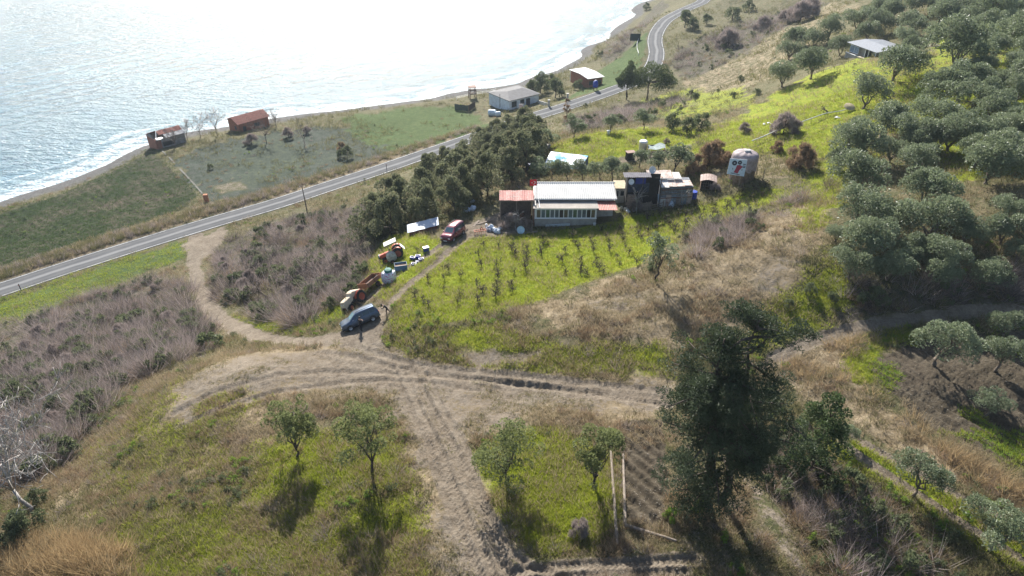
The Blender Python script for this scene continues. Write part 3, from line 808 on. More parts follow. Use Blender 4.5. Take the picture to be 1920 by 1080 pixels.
def G_at(px, py, h):
    u, y, w = ray(px, py)
    t = np.arange(30.0, 460.0, .25); hh = lookup(GRID, u * t, y * t) + h
    k = np.where(CAM_Z + w * t < hh)[0]; k = k[0] if len(k) else len(t) - 1
    a = t[k] - .12
    x, yy = u * a, y * a
    return Vector((x, yy, gz(x, yy)))
class Kind:                              # first use moves the original, then copies share its meshes
    def __init__(self, name, variants, label, cat, group=None, diam=6.0):
        self.src = [make_tree(name, v, label, cat, group) for v in variants]; self.used = [False] * len(variants); self.diam = diam; self.k = 0
    def put(self, loc, scale=1.0, label=None, v=None, rz=None):
        v = self.k % len(self.src) if v is None else v; self.k += 1
        rz = random.uniform(0, 6.28) if rz is None else rz
        if not self.used[v]:
            self.used[v] = True; o = self.src[v]; o.location = loc; o.rotation_euler = (0, 0, rz); o.scale = (scale,) * 3
            if label: o['label'] = label
            return o
        return copy_thing(self.src[v], loc, rz, scale, label)
    def px(self, px, py, w, h=2.6, **kw):
        p = G_at(px, py, h); s = px_size((p.x, p.y, p.z + h), w) / self.diam
        s = min(max(s, .12), 3)
        p = G_at(px, py, h * s)
        return self.put(p, s, **kw)
    def finish(self):
        for o, u in zip(self.src, self.used):
            if not u:
                for c in list(o.children): bpy.data.objects.remove(c)
                bpy.data.objects.remove(o)

# --- olive grove on the hill
olive = Kind('olive_tree', [olive_variant(100 + i, R=(3.0, 3.3, 2.8, 3.4, 3.1, 2.9)[i], Hh=(4.6, 5.2, 4.9, 4.5, 5.4, 4.4)[i], base=.55, npf=40 + 3 * i, n=5400, size=.26) for i in range(6)],
             'grey green olive tree with a dense rounded crown in the hillside grove', 'olive tree', 'olive trees of the hillside grove', 6.4)
GROVE = []
for x, y, w in [(760,120,190),(880,150,180),(1000,60,170),(1150,150,190),(1320,90,210),(1430,110,180),(1070,240,150),(1270,235,160),(1140,305,160),(1030,400,300),(1440,310,360),(1600,250,200),(1790,230,230),
                (1720,60,260),(1600,30,170),(1850,130,200),(1660,430,110),(1480,520,330),(1350,600,300),(820,620,250),(1560,640,300),(1250,760,280),(1660,730,260),(950,790,320),(1140,880,300),(1400,880,300),
                (1640,900,280),(1820,1000,300),(700,930,260),(1580,1010,280),(1790,820,240),(1850,600,200),(1760,655,110),(1880,480,180),(560,190,180),(350,250,190),(470,250,150),(260,500,190),(460,420,240),(300,330,160),(630,310,150),
                (1330,20,180),(1530,110,190),(1500,190,170),(1680,150,210),(1560,330,200),(1700,330,190),(1880,60,200),(1900,330,200),(1860,430,190),(1720,530,170),(1560,450,190),(900,60,160),(830,200,170),(930,20,150),(1120,20,180),(1260,10,180),(1420,20,190)]:
    GROVE.append((1400 + x / 3.6, y / 3.6, w / 3.6 * 1.1))
for x, y, w in [(190,90,270),(110,150,170),(480,60,200),(610,40,180),(880,160,320),(990,60,160),(190,240,290),(560,300,310),(230,400,320),(85,530,120),(280,560,320),(570,460,330),(740,530,190),(940,500,240),(960,410,200),(640,660,240),(1010,620,180),(370,100,190),(430,640,160),(520,590,220)]:
    GROVE.append((1540 + x / 2.7, 240 + y / 2.7, w / 2.7 * .98))
GROVE += [(1600, 490, 90), (1670, 500, 76), (1770, 505, 76), (1850, 500, 80), (1720, 300, 76), (1905, 240, 80)]
for x, y, w in GROVE: olive.px(x, y, w, 2.7)
for x, y in [(1960,240),(1975,330),(1990,430),(1960,130),(1950,60),(2010,280)]: olive.px(x, y, 95, 2.7)

field_olive = Kind('olive_tree', [olive_variant(160 + i, R=2.3, Hh=4.4, base=1.4, npf=26, n=4200, size=.19, trunk=.16) for i in range(4)],
                   'silvery olive tree in the ploughed field', 'olive tree', 'olive trees in the ploughed field', 4.8)
for x, y, w, lb in [(1772,636,112,'silvery olive tree at the upper edge of the ploughed field on the right'), (1890,604,68,'small olive tree beside the valley path at the right edge of the picture'), (1884,660,84,'olive tree with thin crown in the ploughed field at the right edge'),
                    (1860,752,70,'small sparse olive tree in the middle of the ploughed field'), (1584,808,50,'smallest olive tree at the start of the rutted path, near the dark pine'), (1731,893,104,'olive tree with leaning trunk beside the rutted path'), (1880,990,120,'lowest olive tree by the rutted path in the bottom right corner')]:
    field_olive.px(x, y, w, 2.7, label=lb)

# --- four loose olives on the near slope
near_specs = [((560,858), 746, (545,), 'sparse young olive tree leaning left on the near slope, leftmost of the four', 92), ((697,886), 738, (695,), 'bushy young olive tree on the near slope left of the wheel tracks', 104),
              ((950,906), 790, (940,), 'light green young olive tree right of the wheel tracks', 112), ((1116,912), 790, (1100,), 'loose young olive tree beside the long pale logs', 96)]
def height_to(p, ytop):                  # height that reaches photo row ytop from a ground spot
    lo, hi = .2, 40
    for _ in range(30):
        m = .5 * (lo + hi)
        if proj(p[0], p[1] )[1] > ytop if False else proj(p[0], p[1], p[2] + m)[1] > ytop: lo = m
        else: hi = m
    return lo
for i, (b, yt, _, lb, w) in enumerate(near_specs):
    p = GP(*b); hh = height_to(p, yt); R = px_size((p.x, p.y, p.z + hh * .6), w) * .5
    ms = olive_variant(180 + i, R=R * 1.12, Hh=hh * .98, base=hh * .16, npf=38, n=5600, size=.17, trunk=.12, lm=OLIVE_Y, bark=BARK_DARK, airy=True)
    o = make_tree('olive_tree', ms, lb, 'olive tree', 'young olive trees on the near slope'); o.location = p; o.rotation_euler = (0, 0, i * 1.3)
p = GP(1228, 527); hh = height_to(p, 432)
o = make_tree('olive_tree', olive_variant(190, R=px_size(p, 66) * .5, Hh=hh * .98, base=hh * .3, npf=22, n=1900, size=.22, trunk=.12, bark=BARK_DARK, airy=True), 'lone thin olive tree on the dry brown slope below the vine rows', 'olive tree'); o.location = p

# --- knoll and yard olives
yard_olive = Kind('olive_tree', [olive_variant(210 + i, R=2.4, Hh=4.3, base=1.1, npf=26, n=2400, size=.27, trunk=.15) for i in range(4)], 'grey green olive tree growing around the farm buildings', 'olive tree', 'olive trees around the farm buildings', 5.0)
for x, y, w, h in [(1146,229,40,2.6),(1209,222,42,2.6),(1078,238,48,2.4),(1200,297,44,2.2),(1267,298,66,2.3),(1236,308,44,2.0),(1008,324,44,1.5),(1036,326,44,1.4),(1064,327,44,1.4),(1092,325,42,1.6),(1125,318,46,2.2),(1150,320,50,2.2),(1175,322,34,2.0),(1030,262,40,2.2),(975,300,46,2.2),(1000,285,40,2.2),(990,265,40,2.2)]:
    yard_olive.px(x, y, w, h)

# --- the thicket between farm and road
def bushy_variant(seed, R, Hh, n, size, m, npf=26, low=.1, bark=None, up=.4, tall=1.0, elong=1.9, fill=.3):
    r = np.random.default_rng(seed); P = []; RR = []
    for i in range(npf):
        t = r.random() ** .8; a = r.random() * 6.28
        rr = R * (1 - .75 * t ** 1.6) * (.45 + .5 * r.random())
        P.append((rr * math.cos(a), rr * math.sin(a), Hh * (low + (.92 - low) * t))); s = R * (.20 + .16 * r.random()) * (1 - .35 * t)
        RR.append((s, s, s * 1.25 * tall))
    V, F, t = leaf_cloud(P, RR, n, size, seed, fill=fill, up=up, elong=elong)
    segs = [(wiggle(r, (0, 0, -.4), (0, 0, Hh * .85), 5, .05), list(np.linspace(R * .07, .02, 6)))]
    for j in range(7):
        q = P[r.integers(len(P))]; segs.append((wiggle(r, (0, 0, q[2] * .5), q, 3, .1), list(np.linspace(R * .03, .012, 4))))
    return raw_mesh('crown', V, F, m, t), limb_mesh(segs, bark or BARK_DARK)
thick = Kind('thicket_tree', [bushy_variant(300 + i, 3.3 + .3 * (i % 2), 6.6 + .5 * (i % 3), 5200, .33, THICK, 24 + 3 * i, up=.3, fill=.15) for i in range(5)], 'dense grey green tree with tan tips in the thicket between farm and road', 'tree', 'trees of the thicket between farm and road', 5.2)
TP = world_poly([(694,452),(706,415),(755,375),(805,345),(850,312),(905,280),(950,252),(985,248),(1012,275),(1000,335),(945,350),(905,380),(880,400),(868,407),(810,428),(770,436)])
spots = []
r_ = np.random.default_rng(5)
lo, hi = TP.min(0), TP.max(0)
for _ in range(6000):
    q = lo + (hi - lo) * r_.random(2)
    if poly_sd(q[None, 0], q[None, 1], TP)[0] < .3: continue
    if all(np.hypot(*(q - s)) > 4.3 for s in spots): spots.append(q)
for q in spots: thick.put(Vector((q[0], q[1], gz(*q))), random.uniform(.68, 1.12))
p = GP(1062, 232)
o = make_tree('poplar_tree', bushy_variant(340, 1.3, height_to(p, 182), 1500, .28, BUSH_DRY, 26, low=.15), 'slender tree with rusty bare top beside the road', 'tree'); o.location = p

# --- two umbrella pines by the road
def stone_pine(seed, Hh, R, th, lean):
    r = np.random.default_rng(seed); P = []; RR = []
    for i in range(46):
        a = r.random() * 6.28; q = math.sqrt(r.random()); zz = Hh - th + th * (1 - q ** 2) * .72 * r.random() + th * .08
        P.append((lean + R * .84 * q * math.cos(a), R * .84 * q * math.sin(a), zz)); s = R * (.17 + .1 * r.random()); RR.append((s * 1.1, s * 1.1, s * .95))
    V, F, t = leaf_cloud(P, RR, 9000, .42, seed, fill=.25)
    f = Hh * .42; segs = [(wiggle(r, (0, 0, -.5), (lean * .3, 0, f), 4, .04), [.34, .30, .28, .26, .24])]
    for j in range(7):
        q = P[j * 6]; segs.append((wiggle(r, (lean * .3, 0, f), (q[0], q[1], q[2]), 4, .07), list(np.linspace(.17, .05, 5))))
    return raw_mesh('crown', V, F, STONE_PINE, t), limb_mesh(segs, BARK_DARK)
for i, (b, yt, w, lean, lb) in enumerate([((1212,188), 104, 80, 1.2, 'larger umbrella pine with flat spreading crown beside the road bend'), ((1174,187), 106, 50, 0, 'smaller umbrella pine with narrow crown, left of its wider neighbour')]):
    p = GP(*b); hh = height_to(p, yt); R = px_size((p.x, p.y, p.z + hh), w) * .55
    o = make_tree('umbrella_pine', stone_pine(360 + i, hh, R, hh * .66, lean), lb, 'pine tree', 'umbrella pines by the road'); o.location = p

# --- the big dark pine in front
def big_pine():
    p = GP(1335, 948); hh = height_to(p, 602); r = np.random.default_rng(77); P = []; RR = []; T = []
    top2 = (.55, .8, hh * .97); top1 = (-1.7, -.2, hh * .93)
    segs = [(wiggle(r, (-.2, 0, -.5), top1, 8, .03), list(np.linspace(.36, .05, 9))), (wiggle(r, (.55, .2, -.5), top2, 8, .03), list(np.linspace(.34, .05, 9)))]
    for k in range(72):
        t = .22 + .78 * r.random() ** .85; base, top = ((-.2, 0, 0), top1) if k % 2 else ((.55, .2, 0), top2)
        o = np.array(base) + (np.array(top) - np.array(base)) * t
        a = r.random() * 6.28; L = .86 * (1.7 + 3.0 * math.sin(math.pi * min(1, (1.02 - t) * .75 + .12))) * (.55 + .55 * r.random())
        e = o + np.array([math.cos(a) * L, math.sin(a) * L, L * (.25 - .5 * r.random())])
        segs.append((wiggle(r, o, e, 3, .06), list(np.linspace(.10, .025, 4))))
        for j in range(11):
            q = o + (e - o) * (.30 + .75 * r.random()) + r.normal(size=3) * (.42, .42, .26)
            s = .30 + .34 * r.random(); P.append(q); RR.append((s, s, s * .6)); T.append(r.random() * .8 + .2 * t)
    for a, z, L in [(3.1, .62, 3.4), (3.6, .5, 3.6), (2.8, .4, 3.6), (3.3, .3, 3.7), (2.9, .22, 3.4), (3.9, .2, 3.0), (0, .62, 3.3), (.3, .55, 3.7), (-.4, .5, 3.9), (-.2, .42, 3.4), (-.9, .4, 3.0), (3.2, .13, 3.0), (3.5, .1, 2.6), (4.3, .14, 2.4), (4.8, .3, 3.0), (5.2, .45, 3.2), (4.2, .6, 3.0)]:
        o = np.array((0, 0, hh * z)); e = o + np.array((math.cos(a) * L, math.sin(a) * L, -.1 * L))
        segs.append((wiggle(r, o, e, 3, .06), [.11, .08, .05, .02]))
        for j in range(14):
            q = o + (e - o) * (.35 + .7 * r.random()) + r.normal(size=3) * (.6, .6, .5)
            s = .34 + .34 * r.random(); P.append(q); RR.append((s, s, s * .65)); T.append(r.random())
    V, F, t = leaf_cloud(P, RR, 70000, .21, 78, fill=.3, elong=3.2, tone_p=T)
    o = make_tree('pine_tree', (raw_mesh('crown', V, F, PINE, t), limb_mesh(segs, BARK_DARK, n=8)), 'tall dark pine with twin trunks in the foreground', 'pine tree'); o.location = p
big_pine()
# lighter broadleaf right of it and leafy bushes under it
bush = Kind('evergreen_bush', [bushy_variant(400 + i, 1.6, 2.4, 1500, .22, BUSH, 18, low=.12) for i in range(4)], 'dark green rounded evergreen bush on the open slope', 'bush', 'evergreen bushes scattered over the slopes', 3.3)
p = GP(1516, 885); hh = height_to(p, 735)
o = make_tree('broadleaf_tree', bushy_variant(420, px_size(p, 120) * .5, hh, 6500, .22, leafmat('mid_green_leaves', (.032, .055, .020), (.095, .135, .05), .3, .6), 36, low=.1, up=.2), 'mid green feathery tree just right of the dark pine', 'tree'); o.location = p
herb = Kind('leafy_shrub', [bushy_variant(430 + i, 1.0, 1.7, 900, .17, HERB, 14, low=.12) for i in range(2)], 'bright green leafy shrub', 'shrub', 'leafy shrubs below the pine', 2.1)
herb.px(1262, 966, 40, .9, label='larger bright green leafy shrub left below the dark pine'); herb.px(1310, 948, 34, .8, label='bright green leafy shrub right below the dark pine')
for x, y, w in [(603,462,36),(525,432,18),(500,446,19),(545,470,28),(456,474,11),(488,462,16),(-20,700,60),(30,740,60),(80,720,50),(130,700,46),(170,690,40),(215,700,40),(110,760,60),(150,730,44),(60,800,60),(140,800,40),(0,840,60),(250,660,34),(230,690,30),(330,640,30),(1425,850,40),(1462,868,44),(1500,890,40),(1540,872,40),(1566,905,36),(1470,930,34),(1440,900,36),(1530,930,36),(1600,960,34),(220,550,26),(185,585,24),(255,575,22),(60,600,30),(290,560,20),(650,285,30),(393,312,16),(638,288,22),(1286,36,40),(1326,36,26),(1375,25,36),(1405,10,26),
                (1389,147,17),(1375,178,17),(1419,172,20),(1347,169,10),(1305,182,22),(1296,176,20),(1317,226,44),(1264,229,44),(1290,236,40),(1098,197,11),(1086,158,26),(1013,156,48),(1042,166,46),(1000,165,40),(1028,150,34),(1212,12,18),(1300,45,30),
                (40,985,90),(10,1010,80),(65,930,50),(380,640,36),(1280,735,34),(1450,600,24),(1520,540,30),(1560,560,34),(1480,570,26),(1225,500,30),(735,628,14),(700,440,50),(715,420,50),(740,415,46)]:
    bush.px(x, y, w, 1.2)
dry_bush = Kind('dry_bush', [bushy_variant(450 + i, 1.6, 2.3, 2600, .45, BUSH_DRY, 18, low=.1, up=1.0, elong=8, fill=.6) for i in range(3)], 'rusty brown leafless bush on the slope', 'bush', 'rusty brown bushes', 3.3)
for x, y, w in [(1458,276,32),(1505,290,64),(1330,292,64),(1345,280,50),(1310,305,40),(1365,300,40),(1300,315,36),(985,175,20),(640,275,24),(1490,300,40)]: dry_bush.px(x, y, w, 1.2)

# --- bare trees and twig bushes
def bare_tree(seed, Hh, R, n_main=5, levels=4, r0=.16, spread=.6, trunk_h=.25, lean=(0, 0), m=None, minr=.012):
    r = np.random.default_rng(seed); segs = []
    def grow(o, d, L, rad, lev):
        k = 3; P = [o]; q = np.array(o); dd = np.array(d)
        for i in range(k):
            dd = dd + r.normal(size=3) * .16; dd[2] += .05; dd /= np.linalg.norm(dd); q = q + dd * L / k; P.append(q.copy())
        segs.append((P, list(np.linspace(rad, max(rad * .55, minr), k + 1))))
        if lev <= 0: return
        for j in range(r.integers(2, 4) + (lev > 2)):
            t = r.integers(1, k + 1); nd = dd + r.normal(size=3) * spread; nd /= np.linalg.norm(nd)
            grow(P[t], nd, L * (.55 + .25 * r.random()), max(rad * .5, minr), lev - 1)
    top = np.array((lean[0] * trunk_h, lean[1] * trunk_h, Hh * trunk_h)); segs.append((wiggle(r, (0, 0, -.4), top, 3, .06), [r0 * 1.3, r0 * 1.1, r0, r0 * .9]))
    for i in range(n_main):
        a = i * 6.28 / n_main + r.random(); d = np.array((math.cos(a) * R / Hh + lean[0] / Hh, math.sin(a) * R / Hh + lean[1] / Hh, .8 + .3 * r.random())); d /= np.linalg.norm(d)
        grow(top, d, Hh * .42, r0 * .6, levels - 1)
    return segs
def bare_thing(name, b, ytop, wpx, seed, label, cat='bare tree', group=None, m=None, **kw):
    p = GP(*b); hh = height_to(p, ytop); R = px_size((p.x, p.y, p.z + hh * .6), wpx) * .5
    me = limb_mesh(bare_tree(seed, hh, R, **kw), m or TWIG, 'bare_tree', 3)
    o = link_mesh(name, me, None, p); return tag(o, label, cat, group)
bare_thing('dead_tree', (62, 962), 772, 190, 500, 'big pale dead tree with bare white branches at the left edge', m=BARK_PALE, n_main=6, levels=5, r0=.16, minr=.022, lean=(-2.2, 0), spread=.65)
for b, yt, w, s, lb in [((352,262), 226, 40, 510, 'bare tree right beside the ruined shore house'), ((376,258), 216, 44, 511, 'bare tree second from the ruined shore house'), ((408,256), 206, 44, 512, 'tallest bare tree between the two shore houses'),
                        ((500,268), 214, 56, 513, 'bare tree covering the right corner of the red shore house'), ((518,238), 205, 34, 514, 'bare tree behind the right end of the red shore house'), ((572,272), 226, 46, 515, 'bare tree alone in the coastal meadow'), ((330,276), 240, 22, 516, 'low bare tree in front of the ruined shore house')]:
    bare_thing('bare_tree', b, yt, w, s, lb, group='bare trees by the shore houses', n_main=6, levels=4, r0=.13, minr=.022)
for b, yt, w, s, ln, lb in [((512,560), 520, 80, 520, (-5.5, 0), 'dark leaning bare tree inside the bend of the track'), ((634,525), 480, 44, 521, (0, 0), 'upright bare tree near the trailer'), ((572,512), 462, 70, 522, (0, 0), 'broad bare tree in the middle of the brush'), ((510,500), 455, 64, 523, (0, 0), 'bare tree below the small dark bushes'),
                            ((600,560), 505, 70, 524, (0, 0), 'low bare tree left of the covered tractor'), ((545,555), 500, 60, 525, (0, 0), 'bare tree in the lower part of the brush'), ((650,500), 462, 40, 526, (0, 0), 'thin bare tree left of the red tractor'), ((470,520), 470, 60, 527, (0, 0), 'bare tree at the left rim of the brush')]:
    bare_thing('bare_tree', b, yt, w, s, lb, group='bare trees in the brush', n_main=5, levels=4, r0=.11, minr=.018, lean=ln, m=BARK_DARK if ln[0] else TWIG)
for b, yt, w, s, lb in [((967,432), 398, 56, 530, 'whitewashed bare fig tree in front of the red roofed shed'), ((1192,400), 352, 36, 531, 'pale trunked fruit tree by the pallet fence'), ((1278,392), 356, 30, 532, 'whitewashed small tree in front of the rusty shack')]:
    bare_thing('fruit_tree', b, yt, w, s, lb, 'fruit tree', 'pale fruit trees by the farm', m=BARK_PALE, n_main=4, levels=3, r0=.09, minr=.02, trunk_h=.4, spread=.8)
bare_thing('fallen_tree', (1556, 209), 196, 70, 540, 'fallen dead tree beside the round lid on the hill', lean=(-4, 0), n_main=5, levels=3, r0=.14, minr=.03, m=BARK_DARK)
twig = Kind('bare_bush', [bushy_variant(470 + i, 1.7, 2.2, 2600, .55, BUSH_MAUVE, 18, low=.1, up=1.0, elong=12, fill=.7) for i in range(3)], 'mauve grey bare twig bush on the slope', 'bush', 'mauve bare bushes', 3.4)
for x, y, w in [(1472,232,56),(1490,235,36),(1455,238,36),(1433,44,40),(1503,22,60),(1480,30,40),(1520,15,50),(1367,72,46),(1350,78,30),(1397,240,30),(1090,990,52),(1362,70,40),(1490,60,24),(1700,300,16),(1250,265,16)]: twig.px(x, y, w, 1.2)
for x, y, w in [(1000,182,18),(575,245,20),(470,262,30),(540,250,26)]: twig.px(x, y, w, 1.0)
rr_ = np.random.default_rng(91)
for P_, n_ in (([(-20,650),(150,580),(300,530),(350,570),(390,640),(300,690),(200,720),(120,820),(-20,880)], 46), ([(410,490),(480,440),(560,415),(660,400),(690,470),(640,570),(560,600),(470,585)], 30)):
    Q_ = np.array(P_, float); k_ = 0
    while k_ < n_:
        c_ = Q_.min(0) + (Q_.max(0) - Q_.min(0)) * rr_.random(2)
        if poly_sd(c_[None, 0], c_[None, 1], Q_)[0] < 4: continue
        k_ += 1; (bush if rr_.random() < .22 else twig).px(c_[0], c_[1], (14 + 24 * rr_.random()) * (.6 + c_[1] / 1000), .9)
for x, y, w in [(955,418,44),(985,420,30),(1195,388,30),(1340,352,26)]: twig.px(x, y, w, .9)

# --- vine stumps and saplings in the orchard rows
def sapling(seed):
    r = np.random.default_rng(seed); segs = [(wiggle(r, (0, 0, -.15), (r.normal() * .1, r.normal() * .1, .75), 3, .12), [.055, .05, .045, .04])]
    for j in range(9):
        a = r.random() * 6.28; L = .35 + .45 * r.random(); o = (0, 0, .35 + .4 * r.random())
        segs.append((wiggle(r, o, (math.cos(a) * L * .8, math.sin(a) * L * .8, o[2] + L * (.2 + .8 * r.random())), 2, .15), [.03, .022, .012]))
    P = [(r.normal() * .28, r.normal() * .28, .25 + .75 * r.random()) for _ in range(9)]
    V, F, t = leaf_cloud(P, [.2] * 9, 70, .17, seed, fill=.5)
    return raw_mesh('leaves', V, F, leafmat('vine_leaves', (.055, .06, .03), (.14, .13, .065), .25, .7), t), limb_mesh(segs, BARK_DARK, 'stem', 5)
sap = Kind('grape_vine', [sapling(600 + i) for i in range(6)], 'small dark vine stump in the green orchard', 'vine', 'vine stumps in rows on the green orchard', 1.2)
for s in sap.src:
    for c, nm in zip(s.children, ('leaves', 'stem')): c.name = nm
VX = [(160,180),(148,520),(236,395),(358,385),(350,460),(476,375),(470,500),(452,560),(384,325),(596,415),(625,480),(594,550),(740,345),(742,380),(738,420),(740,470),(840,430),(845,470),(850,110),(850,150),(845,185),(862,210),(950,175),(945,215),(950,245),(935,300),(940,325),(1050,185),(1050,215),(1070,100),(1068,150),(1100,290),(1225,190),(1225,340),(1282,50),(1284,90),(1300,130),(1320,170),(1340,260),(1338,315),(1345,350),(1410,100),(1425,150),(1430,195),(1450,255),(1450,285),(1465,320),(1500,345),(1490,40),(1520,90),(1545,130),(1550,190),(1620,35),(1635,80),(1645,110),(1660,165),(1690,215),(1740,30),(1750,75),(1770,100),(1740,280),(1600,240),(1615,295),(600,215),(620,290),(860,345),(735,290),(728,520),(640,150),(745,145),(1200,265),(1380,360),(240,580),(205,545)]
for x, y in VX: sap.put(GP(740 + x / 3.84, 420 + y / 3.84 + 4), random.uniform(.7, 1.15))
for x, y in [(1640,470),(1670,560),(1690,590),(1600,650),(1590,620),(1500,690),(1385,680),(1390,640),(1460,590),(1290,690),(1310,730),(1255,660),(1140,640),(1195,710),(1775,545),(1860,440),(1380,730),(1450,550),(1560,540),(1720,480),(1760,500),(1810,520),(1850,480),(1900,450),(1880,500),(1930,470),(1700,520),(1740,560),(1790,570),(1835,555)]: sap.put(GP(880 + x / 3.43, 220 + y / 3.43 + 3), random.uniform(.7, 1.15))
for x, y in [(1215,412),(1236,405),(1258,398),(1280,394),(1302,386),(1324,380),(1346,372),(1368,366),(1390,360),(1412,356),(1434,352),(1250,415),(1272,410),(1296,402),(1318,396),(1340,388),(1362,381),(1384,376),(1406,370),(1428,366),(1262,430),(1288,422),(1312,412),(1336,404),(1358,396),(1380,390),(1232,428),(1210,436)]: sap.put(GP(x + random.uniform(-4, 4), y + random.uniform(-2, 2)), random.uniform(.8, 1.25))
for k in (olive, field_olive, yard_olive, thick, bush, herb, dry_bush, twig, sap): k.finish()

# ------------------------------------------------------------------ ground cover nobody could count: geometry-node scatters
HOARD = bpy.data.collections.new("tuft_shapes")          # source shapes only, not part of the scene
def tuft(name, seed, n, rad, hgt, wid, m, lean=.5, tri=True, curve=0.0):
    r = np.random.default_rng(seed); a = r.random(n) * 6.28; q = rad * np.sqrt(r.random(n))
    base = np.stack([q * np.cos(a), q * np.sin(a), -.04 + 0 * a], 1)
    d = np.stack([np.cos(a) * lean * (q / rad + .2), np.sin(a) * lean * (q / rad + .2), np.ones(n)], 1) + r.normal(size=(n, 3)) * .25
    d /= np.linalg.norm(d, axis=1)[:, None]; h = hgt * (.5 + .7 * r.random(n))[:, None]
    s = np.cross(d, r.normal(size=(n, 3))); s /= np.linalg.norm(s, axis=1)[:, None]; w = wid * (.6 + .8 * r.random(n))[:, None]
    V = np.stack([base - s * w, base + s * w, base + d * h], 1).reshape(-1, 3)
    return raw_mesh(name, V, np.arange(3 * n).reshape(-1, 3), m, np.repeat(r.random(n), 3))
def scatter(name, meshes, X, Y, Z, scl, label=None, tilt=.15):
    c = bpy.data.collections.new(name + "_shapes")
    for i, me in enumerate(meshes):
        c.objects.link(bpy.data.objects.new("%s_shape_%02d" % (name, i), me))
    n = len(X)
    me = bpy.data.meshes.new(name); me.vertices.add(n); me.vertices.foreach_set('co', np.stack([X, Y, Z], 1).astype(np.float32).ravel())
    r = np.random.default_rng(n)
    for an, ty, v in (('rot', 'FLOAT_VECTOR', np.stack([r.normal(size=n) * tilt, r.normal(size=n) * tilt, r.random(n) * 6.28], 1)), ('scl', 'FLOAT', scl), ('idx', 'INT', r.integers(0, len(meshes), n))):
        at = me.attributes.new(an, ty, 'POINT'); at.data.foreach_set('vector' if ty == 'FLOAT_VECTOR' else 'value', np.ascontiguousarray(v, np.int32 if ty == 'INT' else np.float32).ravel())
    o = bpy.data.objects.new(name, me); COL.objects.link(o)
    g = bpy.data.node_groups.new(name + "_spread", 'GeometryNodeTree')
    g.interface.new_socket('Geometry', in_out='INPUT', socket_type='NodeSocketGeometry'); g.interface.new_socket('Geometry', in_out='OUTPUT', socket_type='NodeSocketGeometry')
    N = g.nodes.new; L = g.links.new
    gi, go, ci, ip = N('NodeGroupInput'), N('NodeGroupOutput'), N('GeometryNodeCollectionInfo'), N('GeometryNodeInstanceOnPoints')
    ci.inputs['Collection'].default_value = c; ci.inputs['Separate Children'].default_value = True; ci.inputs['Reset Children'].default_value = True
    ip.inputs['Pick Instance'].default_value = True
    def na(nm, ty):
        q = N('GeometryNodeInputNamedAttribute'); q.data_type = ty; q.inputs['Name'].default_value = nm
        return [s for s in q.outputs if s.enabled and s.name == 'Attribute'][0]
    L(gi.outputs[0], ip.inputs['Points']); L(ci.outputs[0], ip.inputs['Instance']); L(na('idx', 'INT'), ip.inputs['Instance Index'])
    er = N('FunctionNodeEulerToRotation'); L(na('rot', 'FLOAT_VECTOR'), er.inputs[0]); L(er.outputs[0], ip.inputs['Rotation']); L(na('scl', 'FLOAT'), ip.inputs['Scale'])
    L(ip.outputs[0], go.inputs[0])
    md = o.modifiers.new('spread', 'NODES'); md.node_group = g
    return tag(o, label, kind='stuff')
core = np.where((np.abs(TX[:-1, :-1]) < half_w(TY[:-1, :-1]) * 1.1) & (TY[:-1, :-1] > 21) & (TY[:-1, :-1] < 425))
core_i = core[0] * C_ + core[1]
def pick(prob, n, seed, ymax=430, ymin=0):
    r = np.random.default_rng(seed)
    pr = prob[core_i] * (TY.ravel()[core_i] < ymax) * (TY.ravel()[core_i] > ymin)
    pr = pr * np.abs(TX.ravel()[core_i + 1] - TX.ravel()[core_i]) ** .35
    k = r.choice(core_i, min(n, (pr > 1e-6).sum()), replace=False, p=pr / pr.sum())
    a = r.random(len(k)); b = r.random(len(k))
    f = lambda A: (A.ravel()[k] * (1 - a) + A.ravel()[k + 1] * a) * (1 - b) + (A.ravel()[k + C_] * (1 - a) + A.ravel()[k + C_ + 1] * a) * b
    return f(TX), f(TY), f(TZ)
_rd = np.full(TX.size, 99.0); _q = near(TX.ravel(), TY.ravel(), ROAD, 6); _rd[_q] = seg_dist(TX.ravel()[_q], TY.ravel()[_q], ROAD)[0]
for _px, _py, _r in [(1080, 405, 6.5), (1040, 400, 5), (1120, 395, 5), (1230, 370, 6), (970, 400, 4)]:
    _g = G(_px, _py); _dd = np.hypot(TX.ravel() - _g.x, TY.ravel() - _g.y - 2); _rd = np.minimum(_rd, np.where(_dd < _r, 0, 99))
OFF = (_rd > ROAD_W + .7) * (TZ.ravel() > 1.2) * (1 - sstep(.15, .5, Wg['dirt']))
clump = sstep(.40, .62, fbm(TX.ravel() * .22, TY.ravel() * .22, 55, 4)); clump2 = sstep(.45, .6, fbm(TX.ravel() * .12, TY.ravel() * .12, 66, 4))
rest = np.clip(1 - Wg['lush'] - Wg['dry'] - Wg['grey'] - Wg['mauve'] - Wg['dirt'] - Wg['soil'] - Wg['beach'] - Wg['deep'], 0, 1)
GREEN = leafmat('grass_blades', (.115, .165, .015), (.28, .31, .035), .45, .7)
DRYG = leafmat('dry_grass_blades', (.15, .115, .065), (.38, .31, .20), .35, .85)
MIXG = leafmat('olive_grass_blades', (.075, .085, .030), (.20, .185, .085), .35, .8)
REED = leafmat('reed_blades', (.20, .13, .065), (.42, .31, .17), .4, .8)
x, y, z = pick(OFF * np.clip(Wg['lush'] + .5 * Wg['deep'] - Wg['soil'], 0, 1) * (.25 + clump), 52000, 1, 130)
scatter('green_grass', [tuft('tuft', 700 + i, 16, .22, .26, .016, GREEN) for i in range(4)], x, y, z, RNG.uniform(.6, 1.5, len(x)) * (.8 + y / 160))
x, y, z = pick(OFF * np.clip(Wg['dry'] + .5 * rest + .3 * Wg['lush'], 0, 1) * (.15 + clump), 52000, 2, 150)
